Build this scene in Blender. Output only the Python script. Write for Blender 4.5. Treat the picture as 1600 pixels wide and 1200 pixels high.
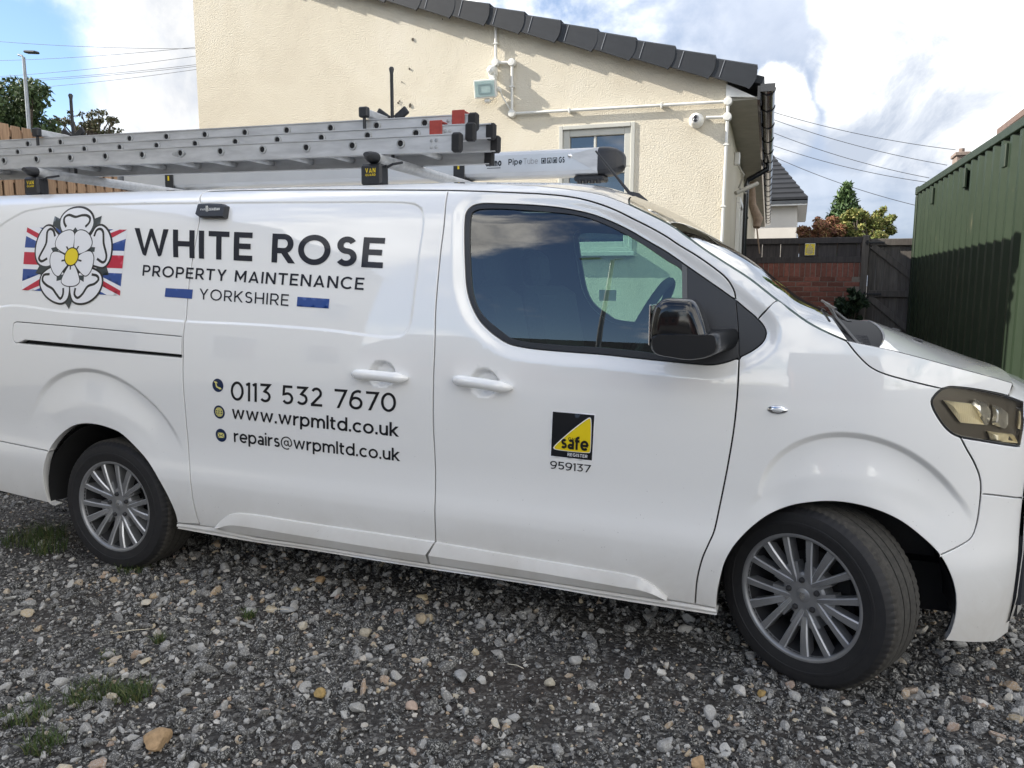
import bpy, math, random
import numpy as np
from mathutils import Vector, Matrix, geometry
from math import sin, cos, pi, radians, sqrt, atan2

S = bpy.context.scene
for o in list(bpy.data.objects):
    bpy.data.objects.remove(o)
COL = S.collection
random.seed(7)
RNG = np.random.default_rng(11)

# ------------------------------------------------------------------ camera, sky, sun, exposure
cam_d = bpy.data.cameras.new('camera')
cam = bpy.data.objects.new('camera', cam_d)
COL.objects.link(cam)
S.camera = cam
PITCH, ROLL, YAW = 0.1308, 0.0029, 0.354
fw = Vector((-sin(YAW)*cos(PITCH), cos(YAW)*cos(PITCH), -sin(PITCH)))
r0 = Vector((cos(YAW), sin(YAW), 0)); u0 = r0.cross(fw)
rv = cos(ROLL)*r0 + sin(ROLL)*u0; uv_ = -sin(ROLL)*r0 + cos(ROLL)*u0
M = Matrix((rv, uv_, -fw)).transposed().to_4x4()
M.translation = Vector((3.2097, -2.8052, 1.4603))
cam.matrix_world = M
cam_d.sensor_width = 36.0
cam_d.lens = 1200.28/1600*36
cam_d.clip_start = 0.05
cam_d.clip_end = 2000

SUN_TO = Vector((-1.0, -0.30, 0.64)).normalized()
SUN_EL = math.asin(SUN_TO.z)
SUN_AZ = atan2(SUN_TO.x, SUN_TO.y)          # clockwise from +Y
sun_d = bpy.data.lights.new('sun', 'SUN')
sun_d.energy = 2.3
sun_d.angle = radians(0.53)
sun_d.color = (1.0, 0.93, 0.82)
sun = bpy.data.objects.new('sun', sun_d)
sun.rotation_euler = (-SUN_TO).to_track_quat('-Z', 'Y').to_euler()
sun.location = (-20, -8, 16)
COL.objects.link(sun)

S.view_settings.view_transform = 'Standard'
S.view_settings.look = 'None'
S.view_settings.gamma = 1.0
S.view_settings.exposure = 2.15
S.view_settings.use_curve_mapping = False
S.cycles.max_bounces = 10
S.cycles.transparent_max_bounces = 12
S.cycles.sample_clamp_indirect = 6.0


class NT:
    """tiny node-tree writer"""
    def __init__(self, tree):
        self.t = tree; self.n = tree.nodes; self.l = tree.links
    def add(self, typ, ins=None, **props):
        nd = self.n.new(typ)
        for k, v in props.items():
            setattr(nd, k, v)
        for k, v in (ins or {}).items():
            s = nd.inputs[k]
            if hasattr(v, 'is_output') or isinstance(v, bpy.types.NodeSocket):
                self.l.new(v, s)
            else:
                s.default_value = v
        return nd
    def math(self, op, a, b=0.0, c=0.0, clamp=False):
        nd = self.n.new('ShaderNodeMath'); nd.operation = op; nd.use_clamp = clamp
        for i, v in enumerate((a, b, c)):
            if isinstance(v, bpy.types.NodeSocket): self.l.new(v, nd.inputs[i])
            else: nd.inputs[i].default_value = v
        return nd.outputs[0]
    def vmath(self, op, a, b=(0, 0, 0)):
        nd = self.n.new('ShaderNodeVectorMath'); nd.operation = op
        for i, v in enumerate((a, b)):
            if isinstance(v, bpy.types.NodeSocket): self.l.new(v, nd.inputs[i])
            else: nd.inputs[i].default_value = v
        return nd.outputs['Value'] if op in ('DOT_PRODUCT', 'LENGTH', 'DISTANCE') else nd.outputs[0]
    def mix(self, f, a, b, blend='MIX'):
        nd = self.n.new('ShaderNodeMix'); nd.data_type = 'RGBA'; nd.blend_type = blend
        for k, v in ((0, f), (6, a), (7, b)):
            if isinstance(v, bpy.types.NodeSocket): self.l.new(v, nd.inputs[k])
            else: nd.inputs[k].default_value = (*v, 1) if isinstance(v, tuple) and len(v) == 3 else v
        return nd.outputs[2]
    def ramp(self, f, stops, interp='LINEAR'):
        nd = self.n.new('ShaderNodeValToRGB'); cr = nd.color_ramp; cr.interpolation = interp
        while len(cr.elements) < len(stops): cr.elements.new(0.5)
        for e, (p, c) in zip(cr.elements, stops):
            e.position = p; e.color = (*c, 1) if len(c) == 3 else c
        self.l.new(f, nd.inputs[0])
        return nd.outputs[0]
    def noise(self, vec, scale, detail=4.0, rough=0.55, dist=0.0):
        nd = self.n.new('ShaderNodeTexNoise')
        nd.inputs['Scale'].default_value = scale; nd.inputs['Detail'].default_value = detail
        nd.inputs['Roughness'].default_value = rough; nd.inputs['Distortion'].default_value = dist
        if vec is not None: self.l.new(vec, nd.inputs['Vector'])
        return nd.outputs[0]
    def smooth(self, x, a, b):
        nd = self.n.new('ShaderNodeMapRange'); nd.interpolation_type = 'SMOOTHSTEP'
        self.l.new(x, nd.inputs[0])
        nd.inputs[1].default_value = a; nd.inputs[2].default_value = b
        return nd.outputs[0]


def build_world():
    W = bpy.data.worlds.new('World'); S.world = W; W.use_nodes = True
    W.node_tree.nodes.clear()
    N = NT(W.node_tree)
    tc = N.add('ShaderNodeTexCoord').outputs['Generated']
    d = N.vmath('NORMALIZE', tc)
    sky = N.add('ShaderNodeTexSky', sky_type='NISHITA', sun_disc=False,
                sun_elevation=SUN_EL, sun_rotation=SUN_AZ, altitude=60,
                air_density=1.0, dust_density=0.3, ozone_density=1.3)
    sep = N.add('ShaderNodeSeparateXYZ', {0: d})
    z = sep.outputs[2]
    # cloud-layer coordinates: the direction projected on a flat layer overhead
    zz = N.math('ADD', N.math('MAXIMUM', z, 0.0), 0.22)
    px = N.math('DIVIDE', sep.outputs[0], zz); py = N.math('DIVIDE', sep.outputs[1], zz)
    P = N.add('ShaderNodeCombineXYZ', {0: px, 1: py, 2: z}).outputs[0]
    big = N.noise(P, 0.85, 8.0, 0.56, 0.35)
    fine = N.noise(d, 9.0, 9.0, 0.6, 0.2)
    det = N.math('MULTIPLY', N.math('SUBTRACT', fine, 0.5), 1.0)
    # cumulus banks, each a soft ball of directions with a ragged rim
    def bank(dirv, rad, edge=0.34, rag=0.85):
        rag *= 1.25
        dv = Vector(dirv).normalized()
        dist = N.vmath('DISTANCE', d, tuple(dv))
        s = N.math('SUBTRACT', 1.0, N.math('DIVIDE', dist, rad))
        s = N.math('ADD', s, N.math('MULTIPLY', det, rag))
        return N.smooth(s, 0.0, edge)
    banks = CLOUD_BANKS
    m = None
    ml = None
    for b in banks:
        k = bank(*b)
        if b[0][0] < -.3: ml = k if ml is None else N.math('MAXIMUM', ml, k)
        else: m = k if m is None else N.math('MAXIMUM', m, k)
    layer = N.smooth(N.math('ADD', big, N.math('MULTIPLY', det, 0.30)), 0.44, 0.56)
    # milky grey veil towards the north-east (x, y > 0)
    ne = N.smooth(N.vmath('DOT_PRODUCT', d, tuple(Vector((0.42, 0.88, 0.2)).normalized())), 0.66, 0.90)
    veil = N.math('MULTIPLY', ne, 0.93)
    tone = N.noise(d, 3.2, 6.0, 0.55, 0.4)
    grey = N.ramp(N.math('ADD', N.math('MULTIPLY', tone, .6), N.math('MULTIPLY', z, .55)), [(0.30, (0.105, 0.13, 0.175)), (0.42, (0.165, 0.19, 0.238)), (0.56, (0.215, 0.238, 0.285))])
    bright = N.ramp(N.math('ADD', N.math('MULTIPLY', N.noise(d, 8.0, 9.0, 0.66, 0.6), .6), N.math('MULTIPLY', N.math('SUBTRACT', z, .20), .9)), [(0.20, (0.17, 0.19, 0.225)), (0.27, (0.24, 0.255, 0.28)), (0.33, (0.33, 0.335, 0.34)), (0.40, (0.60, 0.59, 0.57))])
    white = N.ramp(N.math('ADD', N.math('MULTIPLY', tone, .5), N.math('MULTIPLY', fine, .5)), [(0.36, (0.30, 0.305, 0.315)), (0.46, (0.50, 0.492, 0.478)), (0.56, (0.80, 0.78, 0.74))])
    skyc = N.add('ShaderNodeVectorMath', {0: sky.outputs[0]}, operation='SCALE')
    skyc.inputs[3].default_value = SKY_K
    N.l.new(N.mix(1.0, sky.outputs[0], (.80, .86, .95), 'MULTIPLY'), skyc.inputs[0])
    c = N.mix(veil, skyc.outputs[0], grey)
    gapm = N.smooth(N.math('ADD', N.vmath('DISTANCE', d, (-0.775, 0.59, 0.24)), N.math('MULTIPLY', det, .12)), 0.05, 0.16)
    layer = N.math('MULTIPLY', N.math('MAXIMUM', layer, ml), gapm)
    c = N.mix(N.math('MULTIPLY', layer, N.math('SUBTRACT', 1.0, N.math('MULTIPLY', ne, .9))), c, white)
    left = N.ramp(N.math('ADD', N.math('MULTIPLY', N.noise(d, 7.0, 8.0, .62, .5), .65), N.math('MULTIPLY', fine, .35)), [(0.36, (0.165, 0.182, 0.215)), (0.46, (0.228, 0.237, 0.252)), (0.57, (0.31, 0.307, 0.302))])
    c = N.mix(N.math('MULTIPLY', ml, gapm), c, left)
    c = N.mix(m, c, bright)
    bg = N.add('ShaderNodeBackground', {'Color': c, 'Strength': WORLD_K})
    out = N.add('ShaderNodeOutputWorld')
    N.l.new(bg.outputs[0], out.inputs[0])


# the sky texture is scaled to 0.05 of its physical strength; clouds are given in the same units
WORLD_K = 0.82
SKY_K = 0.05/WORLD_K
CLOUD_BANKS = [((0.100, 0.965, 0.243), 0.105, 0.3, 0.75),
               ((0.151, 0.953, 0.261), 0.1, 0.35, 0.8),
               ((0.054, 0.972, 0.229), 0.055, 0.3, 0.6),
               ((0.068, 0.982, 0.175), 0.06, 0.4, 0.8),
               ((-0.035, 0.976, 0.216), 0.042, 0.35, 1.2),
               ((-0.025, 0.983, 0.181), 0.045, 0.4, 0.7),
               ((0.188, 0.965, 0.183), 0.09, 0.6, 1.0),
               ((0.038, 0.950, 0.311), 0.05, 0.4, 0.8),
               ((0.120, 0.980, 0.157), 0.08, 0.7, 1.0),
               ((-0.686, 0.687, 0.241), 0.125, 0.35, 0.9),
               ((-0.736, 0.650, 0.189), 0.09, 0.45, 1.0),
               ((-0.653, 0.699, 0.291), 0.06, 0.5, 1.1)]
build_world()

# ------------------------------------------------------------------ object helpers
def clean(o, parent=None, kind=None, label=None, cat=None, group=None):
    if parent is not None: o.parent = parent
    if kind: o['kind'] = kind
    if label: o['label'] = label
    if cat: o['category'] = cat
    if group: o['group'] = group
    return o

def thing(name, label, cat, loc=(0, 0, 0), rot=(0, 0, 0), group=None):
    o = bpy.data.objects.new(name, None); COL.objects.link(o)
    o.empty_display_size = 0.2
    o.location = loc; o.rotation_euler = rot
    return clean(o, None, None, label, cat, group)

def sub(name, parent, loc=(0, 0, 0), rot=(0, 0, 0)):
    o = bpy.data.objects.new(name, None); COL.objects.link(o)
    o.empty_display_size = 0.1
    o.location = loc; o.rotation_euler = rot; o.parent = parent
    return o

def link(name, me, parent=None, **k):
    o = bpy.data.objects.new(name, me); COL.objects.link(o)
    return clean(o, parent, **k)

def mesh(name, V, F, mats, smooth=None, idx=None):
    me = bpy.data.meshes.new(name)
    me.from_pydata([tuple(map(float, v)) for v in V], [], [tuple(map(int, f)) for f in F])
    for m in (mats if isinstance(mats, (list, tuple)) else [mats]):
        me.materials.append(m)
    if idx is not None:
        me.polygons.foreach_set('material_index', idx)
    if smooth is not None:
        me.polygons.foreach_set('use_smooth', [True]*len(me.polygons))
        if smooth < 179:
            me.set_sharp_from_angle(angle=radians(smooth))
    me.update()
    return me

def fast_mesh(name, V, tris, mat, smooth=False):
    V = np.asarray(V, np.float32); tris = np.asarray(tris, np.int32)
    k = tris.shape[1]
    me = bpy.data.meshes.new(name)
    me.vertices.add(len(V)); me.vertices.foreach_set('co', V.ravel())
    me.loops.add(tris.size); me.loops.foreach_set('vertex_index', tris.ravel())
    me.polygons.add(len(tris))
    me.polygons.foreach_set('loop_start', np.arange(0, tris.size, k, dtype=np.int32))
    me.polygons.foreach_set('loop_total', np.full(len(tris), k, np.int32))
    me.polygons.foreach_set('use_smooth', np.full(len(tris), smooth, bool))
    me.materials.append(mat)
    me.update(calc_edges=True); me.validate()
    return me


class MB:
    def __init__(self):
        self.V = []; self.F = []; self.I = []; self.mi = 0
    def add(self, V, F, mat=None):
        n = len(self.V)
        self.V.extend([tuple(v) for v in V]); self.F.extend([tuple(i+n for i in f) for f in F])
        self.I.extend([self.mi if mat is None else mat]*len(F))
        return self
    def box(self, lo, hi, bev=0.0, T=None):
        x0, y0, z0 = lo; x1, y1, z1 = hi
        if bev <= 0:
            V = [(x0,y0,z0),(x1,y0,z0),(x1,y1,z0),(x0,y1,z0),(x0,y0,z1),(x1,y0,z1),(x1,y1,z1),(x0,y1,z1)]
            F = [(0,3,2,1),(4,5,6,7),(0,1,5,4),(1,2,6,5),(2,3,7,6),(3,0,4,7)]
        else:
            b = min(bev, .49*(x1-x0), .49*(y1-y0), .49*(z1-z0)); V = []; ids = {}
            X = (x0, x1); Y = (y0, y1); Z = (z0, z1)
            for i in (0, 1):
                for j in (0, 1):
                    for k in (0, 1):
                        sx = b if i == 0 else -b; sy = b if j == 0 else -b; sz = b if k == 0 else -b
                        ids[i,j,k,'x'] = len(V); V.append((X[i], Y[j]+sy, Z[k]+sz))
                        ids[i,j,k,'y'] = len(V); V.append((X[i]+sx, Y[j], Z[k]+sz))
                        ids[i,j,k,'z'] = len(V); V.append((X[i]+sx, Y[j]+sy, Z[k]))
            F = []
            q = ((0,0),(1,0),(1,1),(0,1))
            for i in (0, 1):
                F.append([ids[i,a,b2,'x'] for a, b2 in q] if i else [ids[i,a,b2,'x'] for a, b2 in q][::-1])
                F.append([ids[a,i,b2,'y'] for a, b2 in q][::-1] if i else [ids[a,i,b2,'y'] for a, b2 in q])
                F.append([ids[a,b2,i,'z'] for a, b2 in q] if i else [ids[a,b2,i,'z'] for a, b2 in q][::-1])
            for i in (0, 1):
                for j in (0, 1):
                    f = [ids[i,j,0,'x'],ids[i,j,1,'x'],ids[i,j,1,'y'],ids[i,j,0,'y']]; F.append(f if i == j else f[::-1])
                    f = [ids[i,0,j,'x'],ids[i,1,j,'x'],ids[i,1,j,'z'],ids[i,0,j,'z']]; F.append(f if i != j else f[::-1])
                    f = [ids[0,i,j,'y'],ids[1,i,j,'y'],ids[1,i,j,'z'],ids[0,i,j,'z']]; F.append(f if i == j else f[::-1])
            for i in (0, 1):
                for j in (0, 1):
                    for k in (0, 1):
                        f = [ids[i,j,k,'x'],ids[i,j,k,'y'],ids[i,j,k,'z']]
                        F.append(f if (i+j+k) % 2 else f[::-1])
        if T is not None: V = [tuple(T @ Vector(v)) for v in V]
        return self.add(V, F)
    def tube(self, path, r, n=10, caps=True, ry=None, up=None):
        """round (or elliptical: r sideways, ry along 'up') tube along a path; r may be a list"""
        path = [Vector(p) for p in path]; m = len(path); V = []; F = []
        rs = r if isinstance(r, (list, tuple)) else [r]*m
        rys = (ry if isinstance(ry, (list, tuple)) else [ry]*m) if ry is not None else rs
        prev = None
        for i, p in enumerate(path):
            t = (path[min(i+1, m-1)]-path[max(i-1, 0)]).normalized()
            ref = Vector(up) if up is not None else (prev if prev is not None else (Vector((0, 0, 1)) if abs(t.z) < .9 else Vector((1, 0, 0))))
            b = ref - t*ref.dot(t)
            if b.length < 1e-6: b = Vector((1, 0, 0)) - t*t.x
            b.normalize(); a = t.cross(b); prev = b
            for k in range(n):
                w = 2*pi*k/n
                V.append(p + a*(cos(w)*rs[i]) + b*(sin(w)*rys[i]))
        for i in range(m-1):
            for k in range(n):
                F.append((i*n+k, i*n+(k+1) % n, (i+1)*n+(k+1) % n, (i+1)*n+k))
        if caps:
            F.append(tuple(range(n))[::-1]); F.append(tuple(range((m-1)*n, m*n)))
        return self.add(V, F)
    def lathe(self, prof, n=48, T=None, close=False):
        """profile [(radius, height)] turned about the local Z axis"""
        V = []; F = []; m = len(prof)
        for k in range(n):
            w = 2*pi*k/n
            for r, h in prof: V.append((r*cos(w), r*sin(w), h))
        for k in range(n):
            k2 = (k+1) % n
            for i in range(m if close else m-1):
                j = (i+1) % m
                F.append((k*m+i, k2*m+i, k2*m+j, k*m+j))
        if T is not None: V = [tuple(T @ Vector(v)) for v in V]
        return self.add(V, F)
    def prism(self, poly, h0, h1, T=None):
        """polygon in local XY, thick along local Z"""
        n = len(poly)
        V = [(x, y, h0) for x, y in poly] + [(x, y, h1) for x, y in poly]
        F = [tuple(range(n))[::-1], tuple(range(n, 2*n))] + [(i, (i+1) % n, n+(i+1) % n, n+i) for i in range(n)]
        if T is not None: V = [tuple(T @ Vector(v)) for v in V]
        return self.add(V, F)
    def grid(self, G):
        """rows of points"""
        m = len(G[0]); V = [p for row in G for p in row]; F = []
        for i in range(len(G)-1):
            for j in range(m-1):
                F.append((i*m+j, i*m+j+1, (i+1)*m+j+1, (i+1)*m+j))
        return self.add(V, F)
    def build(self, name, mats, parent=None, smooth=None, **k):
        me = mesh(name, self.V, self.F, mats, smooth, self.I if isinstance(mats, (list, tuple)) and len(mats) > 1 else None)
        return link(name, me, parent, **k)

def bx(name, lo, hi, mat, parent=None, bev=0.0, T=None, **k):
    return MB().box(lo, hi, bev, T).build(name, mat, parent, **k)

def copy_tree(o, parent=None):
    c = o.copy(); COL.objects.link(c)
    if parent is not None: c.parent = parent
    for ch in o.children: copy_tree(ch, c)
    return c

# ------------------------------------------------------------------ materials
def mat(name, color=(.5, .5, .5), rough=0.5, metal=0.0, coat=0.0, coat_r=0.03, spec=0.5):
    m = bpy.data.materials.new(name); m.use_nodes = True
    b = m.node_tree.nodes['Principled BSDF']
    b.inputs['Base Color'].default_value = (*color, 1); b.inputs['Roughness'].default_value = rough
    b.inputs['Metallic'].default_value = metal; b.inputs['Coat Weight'].default_value = coat
    b.inputs['Coat Roughness'].default_value = coat_r; b.inputs['Specular IOR Level'].default_value = spec
    m.diffuse_color = (*color, 1)
    return m

def nmat(name, **k):
    m = mat(name, **k); N = NT(m.node_tree); b = m.node_tree.nodes['Principled BSDF']
    co = N.add('ShaderNodeTexCoord').outputs['Object']
    return m, N, b, co

def bump(N, b, h, strength=0.3, dist=0.01):
    nd = N.add('ShaderNodeBump', {'Height': h}); nd.inputs['Strength'].default_value = strength; nd.inputs['Distance'].default_value = dist
    N.l.new(nd.outputs[0], b.inputs['Normal'])

def varied(name, c0, c1, scale, rough=0.6, detail=5, bumpy=0.0, bdist=0.004, stretch=(1, 1, 1), per=0.0, **k):
    """two-tone noise material; 'per' adds a different tone to every object"""
    m, N, b, co = nmat(name, color=c0, rough=rough, **k)
    mp = N.add('ShaderNodeMapping', {0: co}); mp.inputs[3].default_value = stretch
    v = mp.outputs[0]
    if per:
        oi = N.add('ShaderNodeObjectInfo')
        v = N.vmath('ADD', v, N.vmath('SCALE', oi.outputs['Location'], (0, 0, 0)) if 0 else N.add('ShaderNodeCombineXYZ', {0: N.math('MULTIPLY', oi.outputs['Random'], 37.0), 1: N.math('MULTIPLY', oi.outputs['Random'], 11.0)}).outputs[0])
    f = N.noise(v, scale, detail, 0.6, 0.3)
    c = N.ramp(f, [(0.3, c0), (0.7, c1)])
    if per:
        f2 = N.math('ADD', N.math('MULTIPLY', oi.outputs['Random'], 2*per), 1-per)
        c = N.mix(1.0, c, N.add('ShaderNodeCombineColor', {0: f2, 1: f2, 2: f2}).outputs[0], 'MULTIPLY')
    N.l.new(c, b.inputs['Base Color'])
    if bumpy: bump(N, b, f, bumpy, bdist)
    return m

def paint_white():
    m, N, b, co = nmat('van_paint', color=(.8, .8, .8), rough=.32, coat=1.0, coat_r=.015)
    b.inputs['Coat IOR'].default_value = 1.8
    sep = N.add('ShaderNodeSeparateXYZ', {0: co}).outputs[2]
    # road dirt: fine specks and a dusty film splashed low on the flanks
    low = N.smooth(sep, 0.62, 0.22)
    film = N.math('MULTIPLY', N.math('MULTIPLY', low, N.noise(co, 4.0, 6, .65, .5)), 0.85)
    vor = N.add('ShaderNodeTexVoronoi', {'Vector': co, 'Scale': 62.0}).outputs[0]
    rnd = N.noise(co, 21.0, 2, .5)
    speck = N.math('MULTIPLY', N.smooth(vor, 0.13, 0.07), N.smooth(rnd, .60, .66))
    speck = N.math('MULTIPLY', speck, N.math('MULTIPLY', N.smooth(sep, 1.2, 0.4), .6))
    c = N.mix(film, (.86, .86, .85), (.36, .32, .26))
    c = N.mix(speck, c, (.10, .085, .07))
    N.l.new(c, b.inputs['Base Color'])
    N.l.new(N.math('ADD', N.math('MULTIPLY', film, .5), .3), b.inputs['Roughness'])
    N.l.new(N.math('SUBTRACT', 1.0, N.math('MULTIPLY', film, 1.2), clamp=True), b.inputs['Coat Weight'])
    N.l.new(N.math('ADD', N.math('MULTIPLY', N.noise(co, 7.0, 4, .6), .05), .0), b.inputs['Coat Roughness'])
    return m

def glass_mat(name, tint=(.72, .86, .80), ior=1.75, rough=0.0):
    m = bpy.data.materials.new(name); m.use_nodes = True; N = NT(m.node_tree); N.n.clear()
    fr = N.add('ShaderNodeFresnel'); fr.inputs[0].default_value = ior
    tr = N.add('ShaderNodeBsdfTransparent'); tr.inputs[0].default_value = (*tint, 1)
    gl = N.add('ShaderNodeBsdfGlossy'); gl.inputs['Roughness'].default_value = rough
    mx = N.add('ShaderNodeMixShader', {0: fr.outputs[0], 1: tr.outputs[0], 2: gl.outputs[0]})
    out = N.add('ShaderNodeOutputMaterial'); N.l.new(mx.outputs[0], out.inputs[0])
    m.diffuse_color = (*tint, .4)
    return m

PAINT = paint_white()
BLACKPL = varied('black_plastic', (.012, .013, .016), (.022, .023, .027), 90, rough=.45, bumpy=.15, bdist=.001)
GLOSSBLK = mat('gloss_black', (.006, .007, .009), .08, coat=1.0)
TRIMBLK = mat('black_trim', (.02, .022, .027), .38)
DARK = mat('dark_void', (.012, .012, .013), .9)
RUBBER = varied('tyre_rubber', (.008, .008, .0095), (.015, .0145, .0155), 30, rough=.7, bumpy=.2, bdist=.002)
TREAD = varied('tyre_tread', (.024, .022, .019), (.058, .053, .045), 60, rough=.85, bumpy=.4, bdist=.002)
ALLOY = varied('wheel_alloy', (.24, .243, .25), (.31, .313, .32), 12, rough=.36, metal=.55)
ALLOYE = mat('wheel_edge_highlight', (.62, .63, .65), .3, metal=.5)  # paler alloy paints the sky highlight along the spoke chamfers
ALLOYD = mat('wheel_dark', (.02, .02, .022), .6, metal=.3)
CHROME = mat('chrome', (.75, .76, .78), .12, metal=1.0)
GLASS = glass_mat('window_glass', (.52, .72, .66), 2.1)
WSGLASS = glass_mat('windscreen_glass', (.62, .8, .75), 1.7)
CLEAR = glass_mat('lamp_lens', (.985, .98, .96), 1.5)
CABIN = varied('cabin_trim', (.010, .011, .014), (.016, .018, .021), 40, rough=.8)
SEATF = varied('seat_fabric', (.012, .013, .016), (.022, .023, .027), 60, rough=.9)
INK = mat('vinyl_ink', (.006, .009, .020), .3, coat=.25, coat_r=.02, spec=.3)
INKB = mat('vinyl_black', (.006, .007, .01), .3, coat=.4)
VBLUE = mat('vinyl_blue', (.012, .06, .26), .3, coat=.4)
VRED = mat('vinyl_red', (.5, .012, .045), .3, coat=.4)
VWHITE = mat('vinyl_white', (.82, .82, .84), .3, coat=.4)
VYEL = mat('vinyl_yellow', (.82, .62, .01), .3, coat=.4)
VSEP = mat('vinyl_charcoal', (.025, .04, .048), .3, coat=.4)
WEATHER = mat('white_marking', (.75, .75, .72), .5)

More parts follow.
